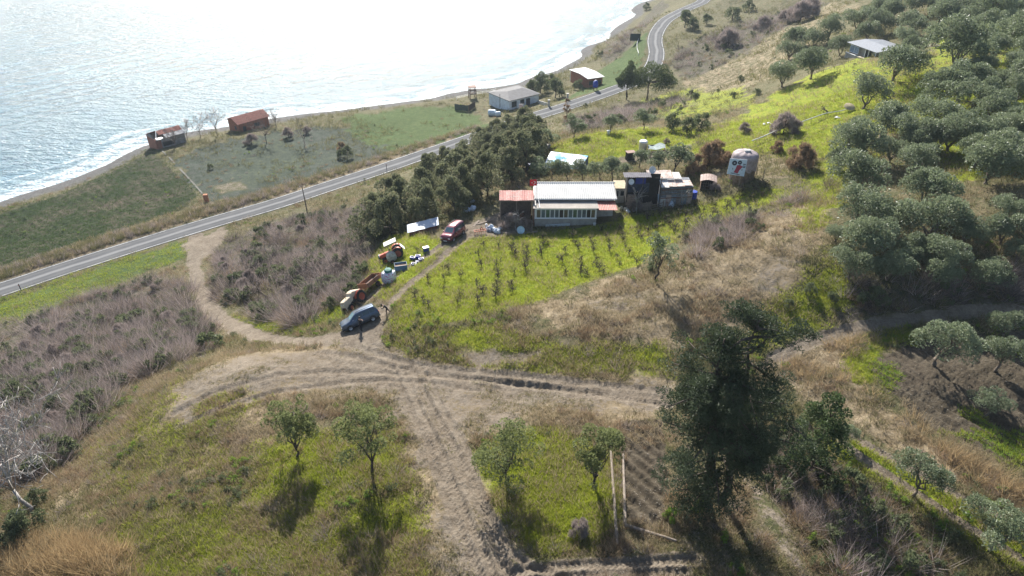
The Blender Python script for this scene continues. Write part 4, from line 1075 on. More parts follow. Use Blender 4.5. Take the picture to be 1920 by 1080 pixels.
scatter('dry_grass', [tuft('tuft', 710 + i, 16, .25, .42, .013, DRYG, .8) for i in range(4)], x, y, z, RNG.uniform(.6, 1.6, len(x)) * (.8 + y / 160))
x, y, z = pick(OFF * np.clip(rest + .6 * Wg['dry'] + .5 * Wg['grey'] + .4 * Wg['mauve'], 0, 1) * (.1 + clump2), 30000, 3, 330)
scatter('rough_grass', [tuft('tuft', 720 + i, 18, .30, .40, .018, MIXG, .8) for i in range(4)], x, y, z, RNG.uniform(.6, 1.6, len(x)) * (.7 + y / 120))
big_brush = [tuft('bush', 730 + i, 64, .75, 1.55, .013, BUSH_MAUVE, 1.1) for i in range(3)] + [tuft('bush', 735 + i, 52, .5, 1.9, .014, BUSH_MAUVE, .7) for i in range(2)] + [tuft('bush', 740, 70, .6, 1.1, .014, BUSH_DRY, .9), tuft('bush', 741, 90, .5, 1.0, .016, MIXG, .9), bushy_variant(742, .9, 1.2, 420, .2, BUSH, 9, low=.1)[0], tuft('bush', 743, 120, .6, 1.5, .016, leafmat('dark_bush_twigs', (.07, .058, .05), (.20, .165, .148), .2, .9), .9)]
x, y, z = pick(OFF * np.clip(Wg['mauve'] - .2, 0, 1) * (.08 + clump), 7000, 4, 330)
scatter('dry_brush', big_brush, x, y, z, (.35 + 1.25 * RNG.random(len(x)) ** 1.6) * (.9 + y / 500) * np.where((x < -25) & (y < 95), 1.3, 1.0))
x, y, z = pick(OFF * np.clip(.5 * Wg['mauve'] + .15 * rest * (TX.ravel() < 20) + .2 * Wg['dry'] + .15 * Wg['grey'], 0, 1) * (.1 + clump), 6500, 9, 330)
scatter('twig_tufts', [tuft('bush', 745 + i, 60, .35, .75, .014, BUSH_DRY if i else BUSH_MAUVE, .8) for i in range(3)], x, y, z, RNG.uniform(.5, 1.2, len(x)))
x, y, z = pick(OFF * np.clip(Wg['lush'] * .25 * (TY.ravel() < 60) + rest * .35 + .3 * Wg['mauve'] + .12 * Wg['dry'] + .3 * Wg['deep'], 0, 1) * clump * clump2, 3000, 5, 330)
def herb_mesh(seed, m, size):
    r = np.random.default_rng(seed); P = [(r.normal() * .22, r.normal() * .22, .12 + .35 * r.random()) for _ in range(8)]
    V, F, t = leaf_cloud(P, [.2] * 8, 170, size, seed, fill=.4); return raw_mesh('weed', V, F, m, t)
scatter('low_weeds', [herb_mesh(750 + i, BUSH, .14) for i in range(2)] + [herb_mesh(760 + i, HERB, .14) for i in range(2)], x, y, z, RNG.uniform(.3, 1.0, len(x)))
# the strip of land just outside the picture
_r = np.random.default_rng(44); qx = _r.uniform(-110, 130, 26000); qy = _r.uniform(-25, 75, 26000)
_k = (np.abs(qx) > half_w(qy) * 1.05) | (qy < 23); qx, qy = qx[_k], qy[_k]
scatter('outer_grass', [tuft('tuft', 725 + i, 18, .35, .45, .02, MIXG if i % 2 else DRYG, .8) for i in range(4)], qx, qy, ground_z(qx, qy), _r.uniform(.7, 1.8, len(qx)))
def clod(seed):
    r = np.random.default_rng(seed); V = np.array([(1,0,0),(-1,0,0),(0,1,0),(0,-1,0),(0,0,1),(0,0,-1)]) * (.5 + .5 * r.random((6, 1))) * (1, .8, .55)
    return raw_mesh('clod', V, np.array([(0,2,4),(2,1,4),(1,3,4),(3,0,4),(2,0,5),(1,2,5),(3,1,5),(0,3,5)]), mat('dry_clods', (.30, .26, .21), .95, var=.35, scale=1.0))
x, y, z = pick(OFF * 0 + np.clip(Wg['dirt'] + .5 * Wg['soil'] * (TY.ravel() < 90), 0, 1) * (_rd > ROAD_W) * (.05 + sstep(.42, .6, fbm(TX.ravel() * .5, TY.ravel() * .5, 15, 3))), 12000, 12, 110)
scatter('earth_clods', [clod(790 + i) for i in range(3)], x, y, z, .025 + .09 * RNG.random(len(x)) ** 4)
x, y, z = pick((_rd > ROAD_W + .7) * np.clip(Wg['dirt'], 0, .8) * sstep(.95, .5, Wg['dirt']) * clump + .0, 5000, 13, 110)
scatter('stray_grass', [tuft('tuft', 795 + i, 14, .22, .28, .014, MIXG if i else DRYG, .8) for i in range(3)], x, y, z, RNG.uniform(.5, 1.3, len(x)))
# reed beds: bottom-left corner, field rims
rp = [world_poly(P) for P in ([(-40,1040),(60,1010),(130,1010),(230,1045),(260,1095),(-40,1095)], [(1460,668),(1560,622),(1640,622),(1590,680),(1600,720),(1500,740)], [(1600,740),(1640,730),(1760,830),(1900,905),(1960,960),(1800,900)])]
pr = np.zeros(TX.size)
for Q, k in zip(rp, (1, .07, .06)):
    i = near(TX.ravel(), TY.ravel(), Q, 1); pr[i] = np.maximum(pr[i], k * sstep(-.4, .4, poly_sd(TX.ravel()[i], TY.ravel()[i], Q)))
x, y, z = pick(pr * OFF * (.12 + clump), 1150, 6, 90)
scatter('reeds', [tuft('reed', 770 + i, 20, .45, 1.6, .017, REED, .7) for i in range(3)] + [tuft('reed', 775, 16, .4, 1.0, .02, DRYG, .9)], x, y, z, RNG.uniform(.35, 1.25, len(x)))
rd = (_rd > ROAD_W + .8) * (_rd < ROAD_W + 5.5) * Wg['dry']
x, y, z = pick(rd * (.3 + clump), 2600, 8, 220)
scatter('verge_reeds', [tuft('reed', 780 + i, 40, .5, 1.2, .03, (DRYG, MIXG, BUSH_MAUVE, MIXG)[i], .5) for i in range(4)], x, y, z, RNG.uniform(.6, 1.2, len(x)))

fr_ = (TX.ravel() * -F1_DIR[1] + TY.ravel() * F1_DIR[0])
x, y, z = pick(Wg['soil'] * (TY.ravel() > 95) * (_rd > ROAD_W + 1) * (.2 + sstep(-.1, .8, np.sin(fr_ * 2 * math.pi / 2.3 + 3 * (fbm(TX.ravel() * .25, TY.ravel() * .25, 21, 3) - .5)))) * (.35 + clump2), 9000, 21, 200)
CROP = leafmat('crop_leaves', (.030, .058, .016), (.085, .135, .036), .3, .7)
scatter('crop_rows', [tuft('tuft', 810 + i, 16, .3, .32, .03, CROP, .9) for i in range(3)], x, y, z, RNG.uniform(.6, 1.5, len(x)))
x, y, z = pick(Wg['soil'] * (TY.ravel() < 90) * (TX.ravel() > 22) * sstep(.5, .62, fbm(TX.ravel() * .18, TY.ravel() * .18, 25, 3)), 1500, 22, 95)
scatter('field_weeds', [tuft('tuft', 815 + i, 18, .28, .26, .022, (HERB, GREEN)[i % 2], .9) for i in range(2)], x, y, z, RNG.uniform(.6, 1.5, len(x)))
# ------------------------------------------------------------------ buildings and yard
def PY(px, py, Y):                       # spot at depth Y (upright plane facing the camera) behind a photo pixel
    u, y, w = ray(px, py); t = Y / y
    return Vector((u * t, Y, CAM_Z + t * w))
WHITE_METAL = mat('white_sheet_metal', (.50, .50, .49), .65, var=.12, scale=.6)
GREY_SHEET = mat('grey_roof_felt', (.33, .30, .265), .85, var=.2, scale=1.2, bump=.01)
RED_SHEET = mat('red_roof_sheet', (.36, .085, .065), .6, var=.3, scale=1.3, dirt=(.30, .20, .17))
RUST_SHEET = mat('rusty_sheet', (.52, .42, .37), .7, var=.35, scale=1.1, dirt=(.26, .105, .05))
PALE_SHEET = mat('pale_worn_sheet', (.62, .60, .57), .6, var=.25, scale=1.4, dirt=(.33, .24, .18))
BLOCK = mat('grey_block_wall', (.36, .34, .31), .9, var=.25, scale=1.5, bump=.02)
PLASTER = mat('pale_plaster', (.52, .50, .46), .9, var=.2, scale=1.0, dirt=(.36, .33, .29))
WHITEWASH = mat('white_wall', (.66, .72, .78), .85, var=.12, scale=.8, dirt=(.52, .55, .58))
BRICK = mat('red_brick_wall', (.36, .14, .085), .9, var=.3, scale=2.2, bump=.02, dirt=(.27, .16, .12))
TILE_RED = mat('old_red_tiles', (.34, .12, .085), .85, var=.35, scale=1.8, bump=.03, dirt=(.22, .12, .09))
DARK_ROOF = mat('dark_grey_roof', (.085, .085, .095), .8, var=.3, scale=1.0, bump=.01)
FRAME_W = mat('white_window_frame', (.80, .80, .80), .5, var=.06)
FRAME_D = mat('dark_frame', (.055, .055, .06), .6, var=.2)
WOOD = mat('weathered_wood', (.25, .20, .16), .9, var=.35, scale=3, bump=.01)
WOOD_D = mat('dark_old_wood', (.105, .085, .07), .9, var=.35, scale=3, bump=.01)
RUST = mat('rusty_iron', (.20, .10, .065), .8, var=.4, scale=3, bump=.006)
PALE_BLUE = mat('pale_blue_plastic', (.50, .66, .74), .5, var=.12)
BLUE = mat('blue_plastic', (.018, .06, .42), .4, var=.2)
DARKNESS = mat('dark_interior', (.035, .033, .032), .95, var=.3)  # near-black: shade of interiors put into the colour; also plain dark sides
STRAW = mat('straw', (.46, .36, .20), .95, var=.35, scale=4, bump=.03)
def glass(name, col=(.05, .06, .065), rough=.06):
    return mat(name, col, rough, var=.35, scale=1.2, spec=.6)
GLASS = glass('window_glass'); 
def corr(b, x0, x1, A, B, per=.25, amp=.03, thick=.018, nv=2, wob=0.0, seed=0):
    """ribbed sheet between eave line A=(y,z) and upper line B=(y,z)"""
    n = max(2, int(round((x1 - x0) / per))) * 4; r = np.random.default_rng(seed); ph = r.random(4) * 6.28
    def fn(u, v):
        k = int(round(u * n)) % 4
        x = x0 + (x1 - x0) * u
        z = A[1] + (B[1] - A[1]) * v + (amp if k in (1, 2) else 0) + wob * math.sin(x * 1.7 + ph[0] + v * 2) * .6 + wob * .4 * math.sin(x * 4.1 + ph[1])
        return (x, A[0] + (B[0] - A[0]) * v + wob * math.sin(x * 2.3 + ph[2]) * (1 if v > .5 else .4), z)
    return b.grid(fn, n, nv, (0, 0, -thick))
def window(parent, x0, x1, z0, z1, y, fm, gm, bar=.05, mull=0, name='window', out=-1):
    """framed pane in the plane y (facing -y when out=-1)"""
    f = MB(); d = .05 * out
    ya, yb = sorted((y, y + d))
    f.box(x0, x1, ya, yb, z0, z0 + bar).box(x0, x1, ya, yb, z1 - bar, z1).box(x0, x0 + bar, ya, yb, z0 + bar, z1 - bar).box(x1 - bar, x1, ya, yb, z0 + bar, z1 - bar)
    for k in range(mull):
        xm = x0 + (x1 - x0) * (k + 1) / (mull + 1); f.box(xm - bar / 2, xm + bar / 2, ya, yb, z0 + bar, z1 - bar)
    w = f.build(name, fm, parent)
    MB().box(x0 + bar, x1 - bar, y + d * .25 - .008, y + d * .25 + .008, z0 + bar, z1 - bar).build('pane', gm, w)
    return w

# --- the farmhouse
def farmhouse():
    p0 = G(1003, 431); Y0 = G(1060, 423).y; s = depth_at((p0.x, Y0, 30)) / 1280
    zg = p0.z; xL = PY(1003, 400, Y0).x
    t = thing('farmhouse', 'long low farmhouse with white ribbed roof and a row of thirteen porch windows', 'house', (xL, Y0, zg))
    X = lambda px, y=0, py=395: PY(px, py, Y0 + y).x - xL
    Z = lambda py, y=0, px=1060: PY(px, py, Y0 + y).z - zg
    zs, zt = Z(410), Z(393)
    xr = X(1119)
    MB().box(0, xr, 0, .22, -1.2, zs).build('base_wall', BLOCK, t)
    MB().box(0, .15, .22, 6.9, -1.2, Z(373, 2.0) - .1).box(X(1152), X(1152) + .18, 2.4, 6.9, -1.2, Z(373, 2.0) - .1).box(.15, X(1152), 6.7, 6.88, -1.2, Z(373, 2.0) - .1).box(xr + .02, X(1152), 2.4, 2.6, -1.2, Z(375, 2.4)).build('house_wall', PLASTER, t)
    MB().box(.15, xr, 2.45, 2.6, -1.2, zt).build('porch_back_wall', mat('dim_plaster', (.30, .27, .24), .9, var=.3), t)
    MB().box(-.06, xr + .06, -.08, .26, zs, zs + .07).build('sill', FRAME_W, t)
    MB().box(0, xr, .02, .2, zt - .02, zt + .14).build('lintel', FRAME_W, t)
    n = 13; cols = [(.16, .13, .08), (.13, .17, .18), (.10, .15, .09), (.16, .18, .2), (.12, .14, .15), (.035, .03, .03), (.03, .03, .03), (.05, .05, .055), (.04, .04, .04), (.05, .06, .06), (.12, .14, .15), (.13, .15, .17), (.06, .06, .065)]
    x0, x1 = X(1006), X(1117)
    for i in range(n):
        a = x0 + (x1 - x0) * i / n; b = x0 + (x1 - x0) * (i + 1) / n
        window(t, a + .006, b - .006, zs + .075, zt - .03, .12, FRAME_W, glass('porch_glass_%d' % (i % 6), cols[i]), .055)
    MB().box(x1 + .01, xr, .04, .18, zs + .07, zt - .02).box(0, x0 - .01, .04, .18, zs + .07, zt - .02).build('corner_panel', FRAME_W, t)
    zE = Z(391, -.35); zU = Z(373, 2.2) - .35
    b = MB(); corr(b, -.25, X(1122), (-.35, zE), (2.5, zU), .16, .018); b.build('porch_roof', GREY_SHEET, t)
    b = MB(); corr(b, X(1122) + .03, X(1157), (-.55, Z(394, -.55)), (2.4, zU - .05), .24, .03, wob=.02); b.build('side_roof', RED_SHEET, t)
    yE, yR, yB = 2.0, 6.2, 7.9
    zR = Z(343, yR); zM = Z(373, yE)
    b = MB(); corr(b, -.02, X(1157, yE, 373), (yE, zM), (yR, zR), .28, .075); b.build('roof', WHITE_METAL, t)
    b = MB(); corr(b, -.02, X(1153, yR, 343), (yB, zR - .6), (yR + .01, zR), .26, .045); b.build('rear_roof', WHITE_METAL, t)
    MB().path([(-.05, yR, zR + .035), (X(1153, yR, 343) + .02, yR, zR + .035)], .10, 8).build('ridge_cap', WHITE_METAL, t)
    MB().box(-.05, X(1157, yE, 373), yE - .05, yE + .02, zM - .14, zM - .02).build('fascia', FRAME_W, t)
    MB().box(-.08, -.02, yE, yR, zM - .22, zM - .02).build('verge_board', FRAME_W, t)
    MB().path([(.55, yE - .1, zM - .1), (.62, .9, zE + .12), (.66, -.3, zE + .06)], .035, 6).build('downpipe', FRAME_W, t)
    MB().box(-.26, -.10, -.12, .06, -1.2, zE).build('porch_post', RUST, t)
    return t, Y0, xL, zg
FARM, FY, FXL, FZ = farmhouse()
# sheet leaning at the wall foot, bucket, wall of earth
p = G(1046, 427); tag(MB().cbox((0, 0, .16), (px_size(p, 46), .06, .42), Euler((.35, 0, 0)).to_quaternion()).build('white_board', mat('white_board', (.68, .74, .78), .6, var=.1), loc=(p.x, FY - .22, gz(p.x, FY - .22) + .05), rot=(0, -.03, .05)), 'long white board leaning against the foot of the porch wall', 'board')
p = G(1113, 415); tag(MB().lathe([(.16, 0), (.2, .3), (.22, .32), (.19, .31), (.15, .05)], 12, cap=False).build('bucket', FRAME_W, smooth=True, loc=(p.x, FY - .3, gz(p.x, FY - .3))), 'white bucket at the right end of the porch wall', 'bucket')

# --- flag on its pole
def flag():
    Yf = FY + 1.7; a = PY(1006, 374, Yf); top = PY(1008.5, 336, Yf)
    t = thing('flag', 'red flag with white crescent and star on a pole at the left roof corner', 'flag', (a.x, Yf, a.z - 1.6))
    h = top.z - a.z + 1.6
    MB().tube((0, 0, 0), (0, 0, h), .03, .022).build('flagpole', mat('grey_pole', (.5, .5, .5), .5, .4), t)
    w, hh = .98, .92; z1 = h - .06
    red = mat('flag_red', (.72, .012, .03), .8, var=.08); wh = mat('flag_white', (.85, .85, .85), .8, var=.04)
    wave = lambda x: .05 * math.sin(x * 7)
    f = MB().grid(lambda u, v: (-u * w, wave(u * w), z1 - hh + v * hh), 14, 4, (0, .008, 0)).build('cloth', red, t, smooth=True)
    for yo in (-.006, .014):
        b = MB(); P = []
        cx, cz, R = -.42, z1 - hh / 2, .235
        # crescent: outer disc minus an inner disc set towards the fly
        n = 26; cut = .20; off = -.065
        for k in range(n):
            a0 = 2 * math.pi * k / n; a1 = 2 * math.pi * (k + 1) / n
            def rim(a_):
                d = np.array((math.cos(a_), math.sin(a_))); bq = -off * d[0]; q = bq * bq - (off * off - cut * cut)
                return max(0, -(-off * -d[0]) if False else off * d[0] + math.sqrt(max(off * off * d[0] ** 2 - off * off + cut * cut, 0)))
            r0, r1 = min(rim(a0), R), min(rim(a1), R)
            if R - r0 < .006 and R - r1 < .006: continue
            q = [(cx + math.cos(a_) * r_, wave(-(cx + math.cos(a_) * r_)) + yo, cz + math.sin(a_) * r_) for a_, r_ in ((a0, r0), (a0, R), (a1, R), (a1, r1))]
            b.add(q, [(0, 1, 2, 3)])
        sx, sr = cx - .245, .115
        S = [(sx + (sr if k % 2 == 0 else sr * .4) * math.cos(k * math.pi / 5), (sr if k % 2 == 0 else sr * .4) * math.sin(k * math.pi / 5)) for k in range(10)]
        b.add([(sx, wave(-sx) + yo, cz)] + [(x, wave(-x) + yo, cz + z) for x, z in S], [(0, 1 + k, 1 + (k + 1) % 10) for k in range(10)])
        b.build('crescent_and_star', wh, f)
flag()

# --- red roofed open shed on the left
def red_shed():
    Yf = FY + 1.2; a = PY(936, 376, Yf); b_ = PY(1001, 376, Yf); zg = G(965, 428).z
    t = thing('open_shed', 'open shed with corrugated red roof left of the farmhouse', 'shed', (a.x, Yf, zg))
    W = b_.x - a.x; zf = a.z - zg; bk = PY(940, 357, Yf + 2.7); zb = bk.z - zg
    b = MB(); corr(b, 0, W, (0, zf), (2.7, zb), .24, .035, wob=.05, seed=3, nv=4); b.build('roof', RED_SHEET, t)
    MB().bar((-.05, .1, zf - .1), (W + .05, .1, zf - .1), .09, .12).build('front_beam', WOOD, t)
    for x, y, zt in ((.12, .1, zf - .15), (W * .5, .1, zf - .15), (W - .1, .1, zf - .15), (.12, 2.5, zb - .12), (W - .1, 2.5, zb - .12)):
        MB().box(x - .06, x + .06, y - .06, y + .06, -.4, zt).build('post', WOOD, t)
    MB().box(.2, W - .2, 2.45, 2.55, -.4, zb - .2).build('rear_wall', WOOD_D, t)
    return t, Yf, a.x, zg, W
SHED, SY, SX, SZ, SW = red_shed()
def fence_panel(name, label, a, b, h, slats, m, cat='fence', gap=.04, horizontal=False, group=None):
    """two posts, rails and separate slats between two ground spots"""
    a = Vector(a); b = Vector(b); d = b - a; L = math.hypot(d.x, d.y)
    t = thing(name, label, cat, a, math.atan2(d.y, d.x), group)
    dz = d.z / L
    for x in (0, L): MB().box(x - .05, x + .05, -.05, .05, dz * x - .4, dz * x + h + .05).build('post', m, t)
    if horizontal:
        w = h / slats
        for k in range(slats):
            z = k * w + .03; MB().add([(0.05, y, z + q) for y in (-.075, -.052) for q in (0, w - gap)] + [(L - .05, y, dz * L + z + q) for y in (-.075, -.052) for q in (0, w - gap)], [(0, 1, 5, 4), (2, 6, 7, 3), (0, 4, 6, 2), (1, 3, 7, 5), (0, 2, 3, 1), (4, 5, 7, 6)]).build('slat', m, t)
    else:
        for z in (h * .2, h * .8): MB().bar((.05, 0, z), (L - .05, 0, z + dz * L), .04, .07).build('rail', m, t)
        w = (L - .12) / slats
        for k in range(slats):
            x = .06 + k * w; MB().box(x + gap / 2, x + w - gap / 2, -.06, -.038, dz * x + .02 + random.uniform(-.04, .04), dz * x + h + random.uniform(-.08, .06)).build('slat', m, t)
    return t
fence_panel('low_fence', 'low grey plank fence in front of the red roofed shed', G(932, 424), G(998, 432), .9, 4, WOOD, horizontal=True, gap=.16)
fence_panel('pallet_fence', 'upright pallet panel fencing the yard left of the rusty shack', G(1201, 396), G(1219, 393), 1.35, 7, WOOD)
fence_panel('pole_fence', 'pole railing between the pallet panel and the rusty shack', G(1221, 394), G(1243, 389), 1.1, 3, WOOD, horizontal=True, gap=.26)
def bike_wheel(px, py, label):
    p = G_at(px, py, .4); t = MB(); n = 20; R = .33
    t.path([(R * math.cos(2 * math.pi * k / n), 0, R * math.sin(2 * math.pi * k / n) + R) for k in range(n + 1)], .03, 5)
    for k in range(8): t.bar((0, 0, R), (R * math.cos(k * .785), 0, R + R * math.sin(k * .785)), .008)
    t.tube((0, -.04, R), (0, .04, R), .03)
    tag(t.build('bicycle_wheel', mat('pale_rubber', (.35, .33, .32), .7), loc=(p.x, p.y, gz(p.x, p.y) + .15), rot=(.25, 0, .3)), label, 'wheel')
bike_wheel(953, 403, 'loose spoked wheel hanging in front of the red roofed shed')
def pile(name, label, cat, px, py, n, rad, col, m=None, size=.35, flat=.6, group=None, seed=1):
    """heap of crumpled bags as one soft lump each"""
    p = GP(px, py); r = np.random.default_rng(seed); b = MB()
    for k in range(n):
        c = (r.normal() * rad, r.normal() * rad * .6, size * flat * (.45 + .5 * r.random() * (n > 2))); s = size * (.7 + .6 * r.random()); ph = r.random(3) * 6.28
        b.lathe([(s * .55 * (1 + .2 * math.sin(j * 2.1 + ph[0])) * math.sin(math.pi * (j + .5) / 6), c[2] - s * flat * math.cos(math.pi * (j + .5) / 6)) for j in range(6)], 9, (c[0], c[1], 0))
    o = b.build(name, m, smooth=True, loc=p)
    for v in o.data.vertices:
        v.co += Vector((r.normal(), r.normal(), r.normal())) * size * .09
    return tag(o, label, cat, group)
BAG = mat('white_plastic_bag', (.62, .68, .76), .5, var=.15, bump=.02, scale=4)
pile('plastic_bags', 'heap of pale blue plastic bags under the trees behind the maroon van', 'bags', 884, 394, 7, .5, None, BAG, .6, .7, seed=2)
pile('plastic_bags', 'pale bags piled high against the thicket above the other bag heap', 'bags', 877, 381, 4, .35, None, BAG, .6, .9, seed=3)
pile('plastic_bags', 'crumpled white bags left of the round tub in the yard', 'bags', 930, 434, 6, .45, None, BAG, .5, .7, seed=4)
pile('rag_heap', 'small heap of rags and bags by the fence post in the yard', 'rags', 918, 432, 5, .3, None, mat('grey_cloth', (.42, .42, .48), .9, bump=.02), .4, .7, seed=5)
def plough():
    p = GP(900, 438); t = thing('plough', 'rusty orange plough lying at the edge of the yard', 'plough', p, .3)
    m = mat('orange_iron', (.42, .10, .035), .7, var=.35, dirt=(.2, .1, .06))
    b = MB().bar((-.8, -.25, .5), (.8, -.25, .5), .09).bar((-.8, .25, .5), (.8, .25, .5), .09)
    for x in (-.8, 0, .8): b.bar((x, -.25, .5), (x, .25, .5), .09)
    b.build('frame', m, t)
    for k in range(6):
        x = -.75 + .3 * k; MB().path([(x, .1, .5), (x + .05, -.15, .3), (x, -.1, .05), (x - .05, .1, 0)], [.035, .035, .03, .015], 6).build('tine', m, t)
    MB().bar((0, 0, .5), (.25, .1, 1.0), .07).bar((.25, .1, 1.0), (.5, 0, .5), .07).build('hitch', m, t)
plough()
p = GP(976, 437)
o = MB().lathe([(.0, .0), (.42, .02), (.52, .16), (.55, .18), (.50, .17), (.40, .06), (0, .05)], 24, cap=False).build('round_tub', PALE_BLUE, smooth=True, loc=(p.x, p.y, p.z + .5), rot=(math.radians(62), 0, .1)); tag(o, 'pale blue round tub propped on edge below the red shed', 'tub')
# things stacked under the red shed
for i, (x, y, kind, lb) in enumerate([(.9, .9, 'barrel', 'dark barrel under the left half of the red shed roof'), (2.0, 1.6, 'crate', 'wooden crate under the middle of the red shed roof'), (3.2, 1.1, 'barrel', 'rusty barrel under the right half of the red shed roof'), (4.0, 1.8, 'crate', 'wooden crate at the right end of the red shed')]):
    X_, Y_ = SX + x, SY + y; z = gz(X_, Y_)
    if kind == 'barrel':
        o = MB().lathe([(.28, 0), (.3, .02), (.29, .28), (.31, .3), (.29, .33), (.29, .58), (.31, .6), (.29, .63), (.3, .86), (.28, .88)], 16).build('barrel', RUST if i > 1 else FRAME_D, smooth=True, loc=(X_, Y_, z))
    else:
        b = MB()
        for k in range(4): b.box(-.45, .45, -.35, -.33, k * .18, k * .18 + .14).box(-.45, .45, .33, .35, k * .18, k * .18 + .14).box(-.45, -.43, -.32, .32, k * .18, k * .18 + .14).box(.43, .45, -.32, .32, k * .18, k * .18 + .14)
        o = b.box(-.43, .43, -.32, .32, .02, .05).build('crate', WOOD, loc=(X_, Y_, z))
    tag(o, lb, kind)

for i, (px, py, L, rz, lb) in enumerate([(910, 417, 2.6, .5, 'old plank lying at the left corner of the yard fence'), (945, 437, 2.2, -.3, 'pale plank lying below the low plank fence'), (992, 437, 2.4, .2, 'plank lying right of the round tub'), (893, 420, 1.8, 1.2, 'short plank lying by the drive above the rusty plough')]):
    p = GP(px, py); tag(MB().box(-L / 2, L / 2, -.12, .12, 0, .06).build('plank', WOOD, loc=(p.x, p.y, p.z + .04), rot=(.03, -.04, rz)), lb, 'plank')
for px, py, lb in [(912, 426, 'white canister on the yard left of the plank fence'), (941, 430, 'white canister in front of the plank fence')]:
    p = GP(px, py); tag(MB().lathe([(.17, 0), (.19, .03), (.19, .42), (.12, .5), (.05, .52), (.05, .58), (.01, .58)], 12).build('canister', FRAME_W, smooth=True, loc=p), lb, 'canister')
# --- little annex and the patched shack
def annex():
    p = G(1161, 388); t = thing('annex_hut', 'small grey hut with flat straw coloured roof between farmhouse and shack', 'hut', (PY(1153, 380, p.y + 1.5).x, p.y + 1.5, p.z))
    Yw = p.y + 1.5; W = PY(1171, 380, Yw).x - t.location.x; zt = PY(1160, 353, Yw).z - p.z
    MB().box(0, W, 0, 2.4, -.5, zt).build('wall', PLASTER, t)
    MB().box(-.15, W + .15, -.3, 2.6, zt + .003, zt + .12).build('roof', mat('straw_roof', (.50, .42, .28), .9, var=.25), t)
    window(t, W * .42, W * .9, zt * .45, zt * .85, -.002, FRAME_W, GLASS, .06); window(t, .06, W * .32, zt * .4, zt * .86, -.002, FRAME_W, GLASS, .06)
annex()
def dish(parent_loc, R, label, rot, pole):
    t = thing('satellite_dish', label, 'satellite dish', parent_loc, rot)
    prof = [(0.0, 0.0), (R * .35, R * .02), (R * .7, R * .09), (R, R * .19), (R, R * .22), (R * .7, R * .12), (0, R * .03)]
    MB().lathe(prof, 20, cap=False).build('reflector', mat('dish_grey', (.62, .64, .67), .5, var=.1), t, smooth=True, loc=(0, -.12, pole), rot=(math.radians(68), 0, 0))
    MB().tube((0, 0, 0), (0, 0, pole), .03).build('mast', RUST, t)
    b = MB().bar((0, -.15, pole - R * .9), (0, -.15 - R * .9, pole + .1), .02).cbox((0, -.2 - R * .9, pole + .12), (.08, .12, .08)); b.build('receiver', FRAME_W, t)
